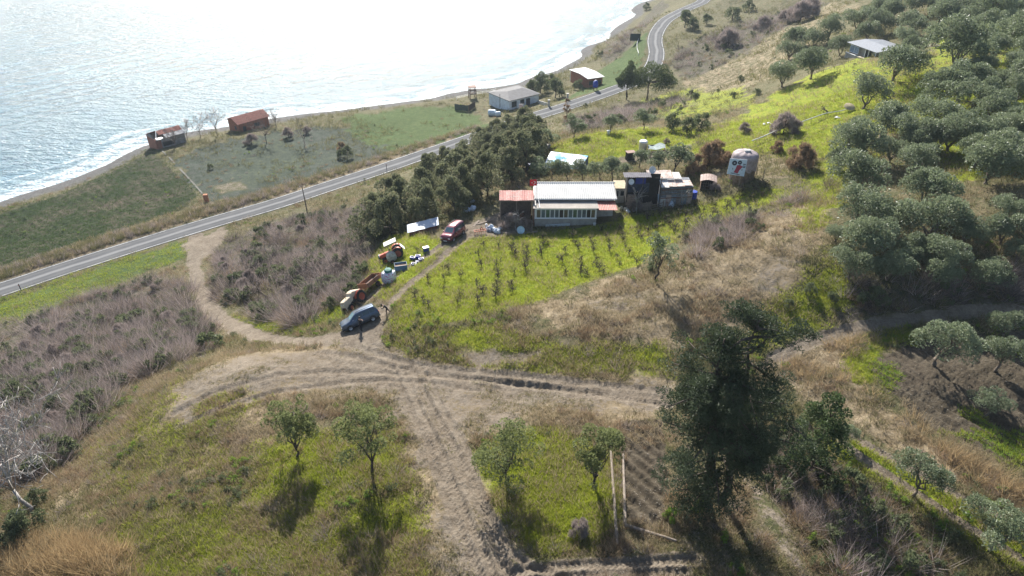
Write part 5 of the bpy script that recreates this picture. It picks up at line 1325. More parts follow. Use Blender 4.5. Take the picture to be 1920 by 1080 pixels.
def shack():
    p = G(1240, 392); Y = p.y + .6; o = PY(1172, 390, Y)
    t = thing('patched_shack', 'patched shack of dark boards and rusty sheet roofs right of the farmhouse', 'shack', (o.x, Y, p.z))
    X = lambda px, y=0, py=380: PY(px, py, Y + y).x - o.x
    Z = lambda py, y=0: PY(1230, py, Y + y).z - p.z
    xm = X(1237); xr = X(1297)
    # left open part
    MB().box(0, xm, 1.5, 1.6, -.6, Z(333, .2)).box(0, .08, .2, 1.5, -.6, Z(334, .2)).build('rear_wall', DARKNESS, t)  # wall coloured near-black, interior shade painted in
    zl = Z(331, .2)
    b = MB(); corr(b, X(1166), X(1216), (-.1, zl), (1.35, zl + .12), .3, .03, wob=.02); b.build('board_roof', mat('dark_felt_roof', (.16, .15, .17), .85, var=.3), t)
    for x in (.08, xm * .45, xm - .1): MB().box(x - .05, x + .05, .1, .2, -.6, zl - .03).build('post', WOOD_D, t)
    zb = Z(360, .3)
    n = 11
    for k in range(n):
        x = .15 + (xm * .62) * k / n; MB().box(x, x + xm * .62 / n - .025, .24, .28, zb + random.uniform(-.05, .02), Z(343, .3) + random.uniform(-.03, .05)).build('board', mat('dark_blue_boards', (.045, .055, .085), .85, var=.4), t)
    MB().box(X(1188), X(1207), .14, .18, Z(345, .1), Z(334, .1)).build('blue_panel', mat('blue_sheet', (.02, .035, .22), .6, var=.25), t)
    # brick stub wall left, built of courses
    bw = mat('old_bricks', (.31, .22, .18), .9, var=.35, scale=5)
    nc = 5; x0, x1 = .05, X(1193); hh = (Z(366, 0) + .5) / 6
    for c in range(6):
        for k in range(nc):
            wv = (x1 - x0) / nc; a = x0 + wv * k + (wv * .5 if c % 2 else 0)
            if a + wv > x1 + wv * .3: continue
            MB().box(a + .015, a + wv - .015, -.02 + random.uniform(-.015, .015), .2, -.45 + c * hh + .012, -.45 + (c + 1) * hh - .012).build('brick', bw, t)
    # right closed part
    zr = Z(352, -.3)
    MB().box(xm + .05, xr, .3, 3.6, -.8, zr - .1).build('wall', mat('grey_blue_board', (.20, .22, .25), .9, var=.35, dirt=(.16, .11, .09)), t)
    cols = [PALE_SHEET, RUST_SHEET, mat('blue_grey_sheet', (.26, .32, .38), .7, var=.3, dirt=(.2, .15, .12)), WOOD, mat('blue_grey_sheet', (.26, .32, .38)), RUST_SHEET]
    n = 6
    for k in range(n):
        a = xm + .1 + (xr - xm - .1) * k / n; b_ = xm + .1 + (xr - xm - .1) * (k + 1) / n
        MB().box(a + .02, b_ - .02, .20 - .03 * (k % 2), .26, -.5, zr * (.45 + .25 * ((k * 7) % 3) / 2)).build('patch_sheet', cols[k], t)
    for k in range(3): MB().bar((xm + .1, .12, zr * (.42 + .2 * k)), (xr - .1, .12, zr * (.5 + .2 * k)), .05, .12).build('batten', WOOD if k % 2 else RUST, t)
    xa, xb = X(1215), X(1268, 0, 335)
    b = MB(); corr(b, xa, xb, (1.5, Z(334, 1.5)), (3.9, Z(319, 3.9)), .22, .03, wob=.05, seed=4); b.build('upper_roof', RUST_SHEET, t)
    b = MB(); corr(b, xb + .03, X(1283, 0, 335), (1.2, Z(335, 1.2)), (3.3, Z(323, 3.3)), .30, .06, seed=5); b.build('corner_roof', PALE_SHEET, t)
    for k in range(4):
        a = X(1239 + k * 14.5, 0, 350); b_ = X(1239 + (k + 1) * 14.5, 0, 350)
        b = MB(); corr(b, a + .02, b_ + .10, (-.45 + .12 * (k % 2), Z(351 - k, -.4)), (1.7, Z(336 + (k % 2), 1.7) - .02 * k), .2, .025, wob=.03, seed=8 + k); b.build('roof_sheet', PALE_SHEET if k in (0,) else RUST_SHEET, t)
    return t, X, Z, Y, o, p
SHACK, sxf, szf, shY, sho, shp = shack()
q = PY(1183, 340, shY - .1); dish((q.x, shY - .14, q.z - .75), .42, 'small pale satellite dish on the dark wall of the shack', .1, .75)
q = PY(1222, 318, shY + 2.2); dish((q.x, shY + 2.2, q.z - .8), .55, 'large grey satellite dish standing on the shack roof', .35, .8)
p = G(1237, 386)
o = MB().grid(lambda u, v: (-.35 + .7 * u, .25 * v + .05 * math.sin(u * 6), 1.9 * v), 8, 3, (0, .03, 0)).build('leaning_sheet', mat('pale_blue_sheet', (.44, .52, .60), .6, var=.2), loc=(p.x, p.y - .25, gz(p.x, p.y - .25)), rot=(0, -.08, .15)); tag(o, 'pale blue sheet leaning on the left corner of the rusty shack', 'sheet')
def barrel(px, py, m, label, R=.33, hgt=.95, lying=False, cat='barrel'):
    p = GP(px, py); prof = [(R * .93, 0), (R, .03), (R, hgt * .3), (R * 1.05, hgt * .33), (R, hgt * .36), (R, hgt * .64), (R * 1.05, hgt * .67), (R, hgt * .7), (R, hgt - .03), (R * .93, hgt), (R * .3, hgt + .01)]
    return tag(MB().lathe(prof, 18).build('barrel', m, smooth=True, loc=(p.x, p.y, p.z + (R if lying else -.03)), rot=(math.pi / 2 if lying else 0, 0, .4 if lying else 0)), label, cat)
barrel(1299, 372, BLUE, 'bright blue barrel at the right end of the rusty shack', .55, 1.2)
pile('plastic_bags', 'white and yellow bags on the ground between farmhouse and pallet panel', 'bags', 1170, 393, 5, .5, None, mat('cream_plastic', (.66, .60, .46), .6, var=.3, scale=6), .42, .6, seed=9)
pile('plastic_bags', 'pale bags under the whitewashed tree by the pallet panel', 'bags', 1183, 397, 4, .45, None, BAG, .42, .6, seed=10)
pile('white_sack', 'white sack leaning at the front of the rusty shack', 'sack', 1259, 388, 2, .12, None, BAG, .65, 1.0, seed=11)

# --- coop and wrapped silo on the right
def coop():
    p = GP(1326, 357); t = thing('hen_coop', 'small hen coop with curved brown roof right of the shack', 'coop', p, -.25); w = px_size(p, 27); d = 1.9; h = 1.45
    MB().box(-w / 2, w / 2, d - .08, d, -.3, h).box(-w / 2, -w / 2 + .08, 0, d - .09, -.3, h).box(w / 2 - .08, w / 2, 0, d - .09, -.3, h).build('wall', mat('brown_boards', (.24, .15, .10), .9, var=.3), t)
    MB().box(-w / 2 + .1, w / 2 - .1, d * .5, d * .52, -.3, h - .1).build('inside_shade_sheet', DARKNESS, t)  # added near-black sheet, paints the shade inside the coop
    for k in range(7):
        x = -w / 2 + .1 + k * (w - .2) / 6; MB().box(x - .02, x + .02, -.02, .02, -.3, h).build('mesh_post', WOOD, t)
    for k in range(3): MB().box(-w / 2 + .08, w / 2 - .08, .03, .045, .2 + .45 * k, .24 + .45 * k).build('rail', WOOD, t)
    n = 6
    for k in range(n):
        a0, a1 = k / n, (k + 1) / n - .012
        zf = lambda u: h + .05 + .38 * math.sin(math.pi * (u * .9 + .05))
        x = lambda u: -w / 2 - .15 + (w + .3) * u
        MB().grid(lambda u, v: (x(a0 + (a1 - a0) * u), -.3 + (d + .5) * v, zf(a0 + (a1 - a0) * u) + .02 * math.sin(v * 9 + k)), 3, 3, (0, 0, -.04)).build('roof_board', mat('brown_roof_board', (.36, .26, .22), .85, var=.3, dirt=(.5, .44, .42)), t)
coop()
def silo():
    p = GP(1389, 337); w = px_size(p, 45); R = w / 2; h = height_to(p, 287)
    t = thing('wrapped_haystack', 'round haystack wrapped in a pinkish grey tarpaulin on the slope', 'haystack', p)
    n = 28
    MB().lathe([(R * 1.0, -.5), (R * 1.02, h * .3), (R * .98, h * .62)], n).build('straw_body', mat('dim_straw', (.20, .145, .10), .95, var=.45, scale=3, bump=.05), t)
    TARP = mat('pinkish_tarp', (.35, .29, .295), .75, var=.3, scale=1.5, bump=.02, dirt=(.24, .19, .18))
    def fn(u, v):
        a = 2 * math.pi * u; f = .5 + .5 * math.cos(a * 9); 
        if v < .5: r = R * (1.05 + .05 * f * (1 - v)); z = h * (.5 + .42 * (v / .5)) - (.25 * f * (1 - v * 2))
        else:
            k = (v - .5) / .5; r = R * (1.04 * math.cos(k * 1.45)) + .02; z = h * .92 + h * .16 * math.sin(k * 1.5) + .06 * f * math.sin(k * 3)
        return (r * math.cos(a), r * math.sin(a), z)
    MB().grid(fn, 72, 10).build('tarpaulin', TARP, t, smooth=True, angle=60)
    MB().cbox((.1, -.1, h * 1.10), (.9, .7, .28)).build('weight_block', mat('pale_block', (.6, .58, .56), .9), t, bevel=.04)
    return p, R, h
sp, sR, sh_ = silo()
def banner():
    p = GP(1384, 343); y = sp.y - sR - .55
    bl, br, tr, tl = PY(1363, 326, y - .5), PY(1395, 331, y - .5), PY(1401.5, 300, y + .15), PY(1369.5, 297, y + .15)
    o0 = Vector(((bl.x + br.x) / 2, y - .5, gz((bl.x + br.x) / 2, y - .5)))
    t = thing('banner_board', 'leaning white board printed with a red tractor and two black wheels', 'banner', o0)
    L = lambda u, v: (bl * (1 - u) * (1 - v) + br * u * (1 - v) + tr * u * v + tl * (1 - u) * v) - o0
    MB().grid(lambda u, v: L(u, v), 2, 2, (0, .05, 0)).build('board', mat('banner_white', (.60, .68, .74), .55, var=.08), t)
    def up(pts, m, name, off):
        P = [Vector(L(u, v)) + Vector((0, -off, 0)) for u, v in pts]; b = MB(); b.add(P, [tuple(range(len(P)))]); b.build(name, m, t)
    red = mat('print_red', (.36, .03, .06), .6, var=.15); blk = mat('print_black', (.03, .035, .05), .6)
    circ = lambda cu, cv, r, n=14: [(cu + r * math.cos(2 * math.pi * k / n), cv + r * 1.05 * math.sin(2 * math.pi * k / n)) for k in range(n)]
    up([(.36, .16), (.60, .12), (.66, .34), (.82, .58), (.62, .66), (.46, .62), (.44, .44)], red, 'printed_body', .008)
    up(circ(.30, .74, .15), blk, 'printed_wheel', .010); up(circ(.60, .80, .12), blk, 'printed_wheel', .010)
    up(circ(.30, .74, .05), mat('print_grey', (.4, .42, .45), .6), 'printed_hub', .013); up(circ(.60, .80, .04), mat('print_grey', (.4, .42, .45), .6), 'printed_hub', .013)
    for v in (.52, .60, .70): up([(.80, v), (.96, v - .01), (.97, v + .04), (.81, v + .05)], blk, 'printed_bar', .010)
    up([(.2, .08), (.72, .04), (.73, .08), (.2, .12)], blk, 'printed_bar', .010)
    for u in (.28, .82):
        q = Vector(L(u, .2)); qz = gz(q.x + o0.x, q.y + o0.y + .15) - o0.z
        MB().bar((q.x, q.y + .12, qz - .3), (q.x, q.y + .12, q.z + .5), .09).build('leg', WOOD, t)
banner()
for px, py, yt, lb in [(1374, 352, 329, 'pale stake in front of the banner board'), (1430, 338, 316, 'wooden stake right of the wrapped haystack'), (1417, 330, 312, 'short stake beside the wrapped haystack'), (1424, 152, 139, 'dark stump post on the grass slope left of the hilltop house')]:
    p = GP(px, py); tag(MB().tube((0, 0, -.3), (.04, 0, height_to(p, yt)), .07, .055).build('stake', WOOD, loc=p, smooth=True), lb, 'stake')
# water pipe over the slope, the round lid and a trough
def pipe():
    P = [GP(*q) for q in [(1408, 273), (1432, 263), (1462, 250), (1490, 241), (1520, 230), (1548, 219), (1572, 213), (1590, 208)]]
    hs = [.9, .8, .9, .8, .9, .7, .5, .35]
    P = [p + Vector((0, 0, h)) for p, h in zip(P, hs)]
    o0 = P[0].copy(); t = thing('water_pipe', 'white water pipe running up the slope from the haystack', 'pipe', o0)
    MB().path(catmull(np.array([tuple(p - o0) for p in P]), .8), .085, 8).build('tube', mat('white_pipe', (.66, .66, .64), .5, var=.15), t, smooth=True)
    for k in (2, 4): MB().bar(P[k] - o0 + Vector((0, 0, -.08)), P[k] - o0 + Vector((0, 0, -hs[k] - .3)), .07).build('support', WOOD, t)
pipe()
p = GP(1591, 207); o = MB().lathe([(0, .0), (.9, .0), (.95, .05), (.95, .12), (.85, .16), (0, .20)], 24, cap=False).build('straw_disc', mat('straw_lid', (.50, .42, .26), .9, var=.25), smooth=True, loc=(p.x, p.y, p.z + .55), rot=(.45, 0, .1)); tag(o, 'round straw coloured lid lying on the bare hilltop beside the pipe end', 'lid')
p = GP(1568, 222); pile('white_rubble', 'white scraps lying on the grass below the pipe end', 'rubble', 1568, 222, 5, .5, None, FRAME_W, .35, .35, seed=14)
pile('white_rubble', 'white scraps on the grass beside the mauve bush', 'rubble', 1440, 234, 4, .5, None, FRAME_W, .35, .35, seed=15)

# --- behind the farm: tarpaulin shelter, tank, box, pen
def tarp_shelter():
    zE = G(1055, 318).z
    c = [at_z(1018, 312, zE + 1.5), at_z(1089, 314, zE + 1.5), at_z(1103, 292, zE + 2.3), at_z(1033, 284, zE + 2.3)]
    o0 = Vector((c[0][0], c[0][1], zE)); c = [Vector(q) - o0 for q in c]
    t = thing('tarpaulin_shelter', 'shelter covered with a bright blue and white tarpaulin behind the farmhouse', 'shelter', o0)
    m = bpy.data.materials.new("blue_white_tarpaulin"); b = NB(m); pos = b.n('ShaderNodeTexCoord').outputs['Object']
    c1 = b.mix(b.rng(b.noise(pos, .55, 5, .65), .42, .54, smooth=True), (.03, .38, .58), (.82, .86, .88))
    pr = b.n('ShaderNodeBsdfPrincipled', Base_Color=c1, Roughness=.5, Normal=b.n('ShaderNodeBump', Height=b.noise(pos, 2.2, 4), Strength=.5, Distance=.08).outputs[0]); b.out(pr)
    f = lambda u, v: c[0] * (1 - u) * (1 - v) + c[1] * u * (1 - v) + c[2] * u * v + c[3] * (1 - u) * v + Vector((0, 0, .12 * math.sin(u * 9.4) * math.sin(v * 3.1) - .25 * (v < .04)))
    MB().grid(f, 26, 8, (0, 0, -.03)).build('tarpaulin', m, t, smooth=True)
    MB().add([c[1] + Vector((.02, 0, -.04)), c[2] + Vector((.02, 0, -.04)), Vector((c[2].x + .02, c[2].y, -.6)), Vector((c[1].x + .02, c[1].y, -.6))], [(0, 1, 2, 3)]).build('side_sheet', mat('blue_grey_side', (.09, .13, .20), .7), t)
    for q in c: MB().box(q.x - .06, q.x + .06, q.y - .06, q.y + .06, -.8, q.z - .06).build('post', WOOD, t)
tarp_shelter()
def water_tank():
    p = GP(1205, 281); R = px_size(p, 15) / 2; h = height_to(p, 264)
    t = thing('water_tank', 'cream coloured upright water tank on the knoll behind the farm', 'water tank', p, .2)
    b = MB().lathe([(R, -.2)] + [(R * (1 + .025 * (k % 2)), h * k / 9) for k in range(1, 9)] + [(R, h * .93), (R * .8, h), (0.2, h * 1.02)], 20); b.build('tank_body', mat('cream_plastic_tank', (.66, .60, .42), .6, var=.12), t, smooth=True)
    MB().lathe([(R * 1.04, h * .86), (R * 1.04, h * .95), (R * .82, h * 1.035), (.1, h * 1.05)], 20).build('lid', FRAME_W, t, smooth=True)
water_tank()
def box_hut(px, py, wpx, ytop, label, top, side, name='feed_box'):
    p = GP(px, py); w = px_size(p, wpx); h = height_to(p, ytop)
    t = thing(name, label, 'box', p, .25)
    MB().box(-w / 2, w / 2, 0, w * .7, -.3, h).build('body', side, t); MB().box(-w / 2 - .1, w / 2 + .1, -.12, w * .7 + .1, h + .003, h + .1).build('lid', top, t)
box_hut(1183, 301, 15, 287, 'dark box with brown lid in front of the cream tank', mat('brown_lid', (.33, .22, .18), .85), DARKNESS)
box_hut(1028, 281, 8, 273, 'pale small box at the edge of the thicket by the tarpaulin shelter', PALE_SHEET, PALE_SHEET)
box_hut(1141, 252, 4, 246, 'tiny white box on the knoll below the olive trees', FRAME_W, FRAME_W)
def pen():
    A, B, C, D = GP(1216, 294), GP(1247, 291), GP(1246, 279), GP(1214, 280)
    t = thing('animal_pen', 'ramshackle animal pen with torn green net and planks on the knoll', 'pen', A)
    for a, b in ((A, B), (B, C), (C, D), (D, A)):
        a = a - A; b = b - A
        for z in (.35, .75): MB().bar(a + Vector((0, 0, z)), b + Vector((0, 0, z + .1)), .05, .2).build('plank', WOOD, t)
        MB().bar(a + Vector((0, 0, -.3)), a + Vector((0, 0, 1.2)), .1).build('post', WOOD, t)
    b, c, d = B - A, C - A, D - A
    f = lambda u, v: (b * u * (1 - v) + c * u * v + d * (1 - u) * v) + Vector((0, 0, 1.0 + .25 * math.sin(u * 7 + v * 3) * v - .5 * (1 - v)))
    MB().grid(lambda u, v: f(u, .45 + .55 * v), 14, 6, (0, 0, -.02)).build('net', mat('grey_green_net', (.24, .30, .29), .8, var=.3), t)
pen()
barrel(992, 318, mat('blue_paint_dull', (.02, .05, .2), .5), 'dark blue drum under the trees left of the tarpaulin shelter', .5, 1.1)

# --- houses beyond the road and on the hill
def house_frame(C, R, L=None, depth=None):
    C, R = G(*C), G(*R); d = R - C; W = math.hypot(d.x, d.y); a = math.atan2(d.y, d.x)
    if depth is None:
        q = G(*L) - C; depth = abs(-q.x * math.sin(a) + q.y * math.cos(a))
    z = min(C.z, R.z)
    return Vector((C.x, C.y, z)), a, W, depth
def gable_roof(t, W, D, h, rise, m, ov=.35, axis='x', per=.3, amp=.03, name='roof', wob=0.0):
    if axis == 'x':
        b = MB(); corr(b, -ov, W + ov, (-ov, h - rise * ov / (D / 2)), (D / 2, h + rise), per, amp, .05, wob=wob); b.build(name, m, t)
        b = MB(); corr(b, -ov, W + ov, (D + ov, h - rise * ov / (D / 2)), (D / 2 + .01, h + rise), per, amp, .05, wob=wob); b.build(name, m, t)
        MB().add([(.02, 0.02, h - .05), (.02, D - .02, h - .05), (.02, D / 2, h + rise - .05), (W - .02, .02, h - .05), (W - .02, D - .02, h - .05), (W - .02, D / 2, h + rise - .05)], [(0, 1, 2), (3, 5, 4), (0, 2, 5, 3), (1, 4, 5, 2), (0, 3, 4, 1)]).build('gable', t['gm'], t)
def white_house():
    o, a, W, D = house_frame((955, 207), (1010, 191), (915, 199))
    t = thing('white_house', 'low white shore house with dark roof and dark door beside the road', 'house', o, a); h = 3.0
    MB().box(0, W, 0, D, -1, h).build('wall', WHITEWASH, t)
    MB().add([(-.4, -.5, h + .02), (W + .4, -.5, h + .02), (W + .4, D + .4, h + .02), (-.4, D + .4, h + .02), (W * .3, D * .5, h + 1.1), (W * .8, D * .5, h + 1.1), (-.4, -.5, h + .16), (W + .4, -.5, h + .16), (W + .4, D + .4, h + .16), (-.4, D + .4, h + .16)],
             [(3, 2, 1, 0), (0, 1, 7, 6), (1, 2, 8, 7), (2, 3, 9, 8), (3, 0, 6, 9), (6, 7, 5, 4), (7, 8, 5), (8, 9, 4, 5), (9, 6, 4)]).build('roof', DARK_ROOF, t)
    for x0, x1, z0 in ((W * .08, W * .24, .7), (W * .36, W * .5, .7)): window(t, x0, x1, z0, 2.5, -.003, FRAME_D, GLASS, .08, 1)
    MB().box(W * .56, W * .70, -.06, -.003, 0, 2.4).build('door', FRAME_D, t)
    MB().path([(-.06, D * .45, -.3), (-.06, D * .45, 4.1)], .07, 8).build('stove_pipe', FRAME_D, t)
    return t
white_house()
def brick_house():
    o, a, W, D = house_frame((1102, 165), (1129, 157), (1063, 160))
    t = thing('brick_house', 'red brick shore house with white metal roof beside the road bend', 'house', o, a); h = 3.0; t['gm'] = BRICK
    MB().box(0, W, 0, D, -1, h).build('wall', BRICK, t)
    b = MB(); b.grid(lambda u, v: (-.5 + (W + 1) * u, -.6 + (D + 1.4) * v, h + .15 + .5 * (1 - abs(v - .45) / .55)), 2, 8, (0, 0, -.12)); b.build('roof', WHITE_METAL, t)
    MB().box(.4, W - .4, -.05, -.003, .9, 2.2).build('shutter', FRAME_D, t)
    b = MB().bar((-.3, D - .2, -.6), (-.3, D - .2, h), .15); b.build('corner_post', FRAME_W, t)
brick_house(); 
for k in bpy.data.objects:
    if 'gm' in k.keys(): del k['gm']
def brick_courses(t, W, h, y, m, n, rows):
    for c in range(rows):
        for k in range(n): MB().box(W * k / n + .02, W * (k + 1) / n - .02, y - .03, y, h * c / rows + .02, h * (c + 1) / rows - .02).build('brick', m, t)
def red_house():
    o, a, W, D = house_frame((450, 248), (506, 236), depth=6.5)
    t = thing('red_house', 'red shore house with faded red roof at the water edge', 'house', o, a); h = 3.2
    MB().box(0, W, 0, D, -1, h).build('wall', BRICK, t)
    MB().add([(0, .02, h), (0, D - .02, h), (0, D * .5, h + 1.2)], [(0, 1, 2)]).add([(W, .02, h), (W, D - .02, h), (W, D * .5, h + 1.2)], [(0, 1, 2)]).build('gable', BRICK, t)
    for nm, ya, yb in (('roof', -.45, D * .5), ('rear_roof', D + .45, D * .5 + .02)):
        b = MB(); corr(b, -.5, W + .5, (ya, h - .12), (yb, h + 1.28), .3, .06, .06, wob=.02); b.build(nm, TILE_RED, t)
    MB().box(W * .12, W * .22, -.05, -.003, 0, 2.0).build('door', FRAME_D, t)
    MB().box(-.05, -.003, D * .25, D * .42, .9, 2.0).build('window', FRAME_D, t); MB().box(W * .5, W * .68, -.05, -.003, 1.0, 2.1).build('window', FRAME_D, t)
red_house()
def ruin():
    o, a, W, D = house_frame((296, 281), (350, 266), depth=6.0)
    t = thing('ruined_house', 'half ruined grey shore house with broken red roof above the beach', 'house', o, a); h = 3.0
    GREYW = mat('grey_old_plaster', (.29, .28, .27), .9, var=.3, scale=1.2, dirt=(.20, .14, .11), bump=.02)
    MB().box(.3, W, 0, .3, -1, h * .95).box(W - .3, W, .31, D, -1, h).box(.31, W - .31, D - .3, D, -1, h).build('wall', GREYW, t)
    MB().box(0, .29, 0, D, -1.5, h * .93).build('side_wall', BRICK, t)
    MB().add([(.1, .4, h * .9), (.1, D - .1, h * .95), (.1, D * .55, h + 1.1)], [(0, 1, 2)]).build('gable', GREYW, t)
    b = MB(); corr(b, W * .22, W + .3, (D * .25, h + .45), (D * .55, h + 1.2), .3, .06, .06, wob=.08); b.build('roof', TILE_RED, t)
    b = MB(); corr(b, W * .35, W + .3, (-.35, h - .1), (D * .25, h + .42), .3, .03, .04, wob=.05); b.build('front_roof', mat('grey_old_sheet', (.30, .30, .31), .8, var=.3), t)
    b = MB(); corr(b, -.2, W * .5, (D + .2, h - .1), (D * .55 + .02, h + 1.2), .3, .06, .06, wob=.06); b.build('rear_roof', TILE_RED, t)
    MB().cbox((W * .16, .2, h * .98), (W * .24, .9, .05), Euler((.3, .1, .2)).to_quaternion()).build('loose_sheet', FRAME_W, t)
    MB().bar((.2, -.2, h * .95), (W * .24, D * .55, h + 1.3), .14).build('rafter', FRAME_W, t)
    MB().box(W * .22, W * .62, -.05, -.003, .5, 1.7).build('opening_shade', DARKNESS, t)  # dark plate on the solid wall, shade of a hole painted as colour
    brick_courses(t, W * .18, 2.4, -.003, mat('red_bricks_old', (.34, .15, .10), .9, var=.35), 2, 5)
ruin()
def hill_house():
    A, F = G(1586, 108), G(1632, 127); zE = A.z + 3.5
    L, Fr, B = at_z(1589, 79, zE), at_z(1639, 97, zE), at_z(1622, 66, zE + .3)
    d = Vector(Fr) - Vector(L); W = math.hypot(d.x, d.y) * 1.08; a = math.atan2(d.y, d.x); q = Vector(B) - Vector(L); D = 1.25 * abs(-q.x * math.sin(a) + q.y * math.cos(a))
    z = min(A.z, F.z)
    t = thing('hill_house', 'grey hut with corrugated roof and walled terrace among the olive trees', 'house', (L[0], L[1], z), a); h = zE - z
    MB().box(.3, W - .2, 1.6, D, -1.2, h - .05).build('wall', PLASTER, t)
    MB().box(.15, W * .62, .1, .28, -1.5, h * .36).box(.15, .33, .29, 1.6, -1.5, h * .36).box(W * .76, W - .2, .1, .28, -1.5, h * .36).build('terrace_wall', BLOCK, t)
    MB().box(.35, W - .2, .3, 1.58, -1.5, h * .10).build('terrace_floor', BLOCK, t)
    MB().box(.10, W * .63, .04, .34, h * .36 + .003, h * .36 + .1).build('coping', FRAME_W, t)
    b = MB(); corr(b, -.1, W + .1, (-.1, h), (D * .5, h + .42), .35, .035, .04); b.build('roof', mat('grey_metal_roof', (.50, .51, .53), .5, var=.15, dirt=(.40, .38, .36)), t)
    b = MB(); corr(b, -.1, W + .1, (D + .3, h - .05), (D * .5 + .01, h + .42), .35, .035, .04); b.build('rear_roof', mat('grey_metal_roof', (.5, .51, .53)), t)
    window(t, .35, W * .34, h * .42, h * .86, .9, mat('blue_white_frame', (.62, .70, .80), .6), glass('sky_glass', (.18, .24, .32)), .09, 1)
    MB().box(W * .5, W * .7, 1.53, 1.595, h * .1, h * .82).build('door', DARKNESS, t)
    for x in (W * .64, W * .75, W - .25): MB().box(x - .07, x + .07, .12, .26, -.4, h - .05).build('post', FRAME_W, t)
    sx_, sy_ = L[0] + math.cos(a) * W * .65 + math.sin(a) * .5, L[1] + math.sin(a) * W * .65 - math.cos(a) * .5
    MB().box(W * .56, W * .74, -1.0, .05, gz(sx_, sy_) - z - .6, gz(sx_, sy_) - z + .22).build('step', mat('pale_stone', (.55, .48, .38), .9), t)
hill_house()

# --- odds and ends along the shore and the road
def tower():
    p = GP(886, 184); t = thing('lookout_frame', 'rusty timber lookout frame standing on the shore', 'tower', p, .3); h = height_to(p, 163); w = 1.1
    for x in (-w, w):
        for y in (-w, w): MB().bar((x, y, -.4), (x * .9, y * .9, h), .18).build('leg', RUST, t)
    for z in (h * .4, h * .72): MB().box(-w * 1.05, w * 1.05, -w * 1.05, w * 1.05, z, z + .14).build('platform', WOOD_D, t)
    MB().box(-w * 1.15, w * 1.15, -w * 1.15, w * 1.15, h + .003, h + .16).build('top', RUST, t)
    for s in (-1, 1): MB().bar((-w, s * w, h * .4), (w, s * w, h * .72), .08).build('brace', RUST, t)
tower()
fence_panel('board_fence', 'dark green board fence in front of the lookout frame', GP(853, 206), GP(878, 209), 2.0, 12, mat('dark_green_boards', (.05, .085, .075), .85, var=.3), gap=.03)
fence_panel('board_fence', 'brown board fence running back from the dark green fence', GP(879, 209), GP(891, 201), 2.0, 8, WOOD_D, gap=.03)
def bale(px, py, label, R, L, rz):
    p = GP(px, py); b = MB().lathe([(0.05, -L / 2), (R * .8, -L / 2), (R, -L / 2 + R * .25), (R * 1.03, 0), (R, L / 2 - R * .25), (R * .8, L / 2), (.05, L / 2)], 16, axis='X')
    tag(b.build('wrapped_bale', mat('bluish_white_wrap', (.60, .68, .74), .4, var=.2, scale=2), smooth=True, loc=(p.x, p.y, p.z + R * .9), rot=(0, 0, rz)), label, 'bale')
bale(923, 217, 'larger pale wrapped bale on the grass left of the white house', 1.0, 2.4, -.2); bale(934, 218, 'smaller pale wrapped bale right of the larger one', .75, 1.6, .2)
def sign_board():
    p = GP(977, 209); t = thing('sign_board', 'white sign board with red lines of writing in front of the white house', 'sign', p, .15); w = px_size(p, 9); h = height_to(p, 195)
    MB().box(-w / 2, w / 2, -.04, .04, h * .25, h).build('board', mat('sign_white', (.78, .76, .78), .6), t)
    for k in range(4): MB().box(-w * .40, w * (.42 - .1 * (k % 2)), -.052, -.043, h * (.36 + .16 * k), h * (.36 + .16 * k) + .12).build('lettering', mat('sign_red', (.62, .10, .14), .6), t)
    for x in (-w * .4, w * .4): MB().box(x - .04, x + .04, -.03, .03, -.3, h * .25).build('post', WOOD, t)
sign_board()
def gate_pillar(px, py, yt, label, w=.6):
    p = GP(px, py); h = height_to(p, yt); tag(MB().box(-w / 2, w / 2, -w / 2, w / 2, -.3, h).box(-w / 2 - .08, w / 2 + .08, -w / 2 - .08, w / 2 + .08, h + .002, h + .15).build('gate_pillar', PLASTER, loc=p), label, 'pillar')
gate_pillar(1029, 199, 188, 'pale gate pillar right of the white house'); gate_pillar(1064, 186, 176, 'pale gate pillar under the dark oak by the road')
def low_wall(P, h, w, m, name, label):
    P = [GP(*q) for q in P]; o0 = P[0].copy(); b = MB(); 
    for k in range(len(P) - 1): b.bar(P[k] - o0 + Vector((0, 0, h * .4)), P[k + 1] - o0 + Vector((0, 0, h * .4)), w, h * 1.2) if False else b.grid(lambda u, v, k=k: (P[k] * (1 - u) + P[k + 1] * u - o0) + Vector((0, 0, -.3 + (h + .3) * v)), 4, 2, Vector((-(P[k + 1] - P[k]).y, (P[k + 1] - P[k]).x, 0)).normalized() * w)
    tag(b.build(name, m, loc=o0), label, 'wall')
low_wall([(1008, 193), (1028, 198)], .8, .25, PLASTER, 'garden_wall', 'low pale garden wall between the white house and the gate pillar')
low_wall([(303, 284), (318, 298), (340, 322), (362, 345), (378, 364)], .12, .4, mat('field_stone', (.13, .125, .105), .9, var=.3, bump=.05), 'field_wall', 'low stone field wall from the ruined house towards the road')
p = GP(388, 378); b = MB(); r = random.Random(3)
t = thing('brick_pier', 'broken orange brick pier at the roadside corner of the field', 'pier', p, .2)
for c in range(6):
    for k in range(2): MB().box(-.5 + .5 * k + .02, .5 * k - .02, -.4, .4, -.2 + .34 * c + .015, -.2 + .34 * (c + 1) - .015).build('brick', mat('orange_bricks', (.46, .20, .11), .9, var=.3), t)
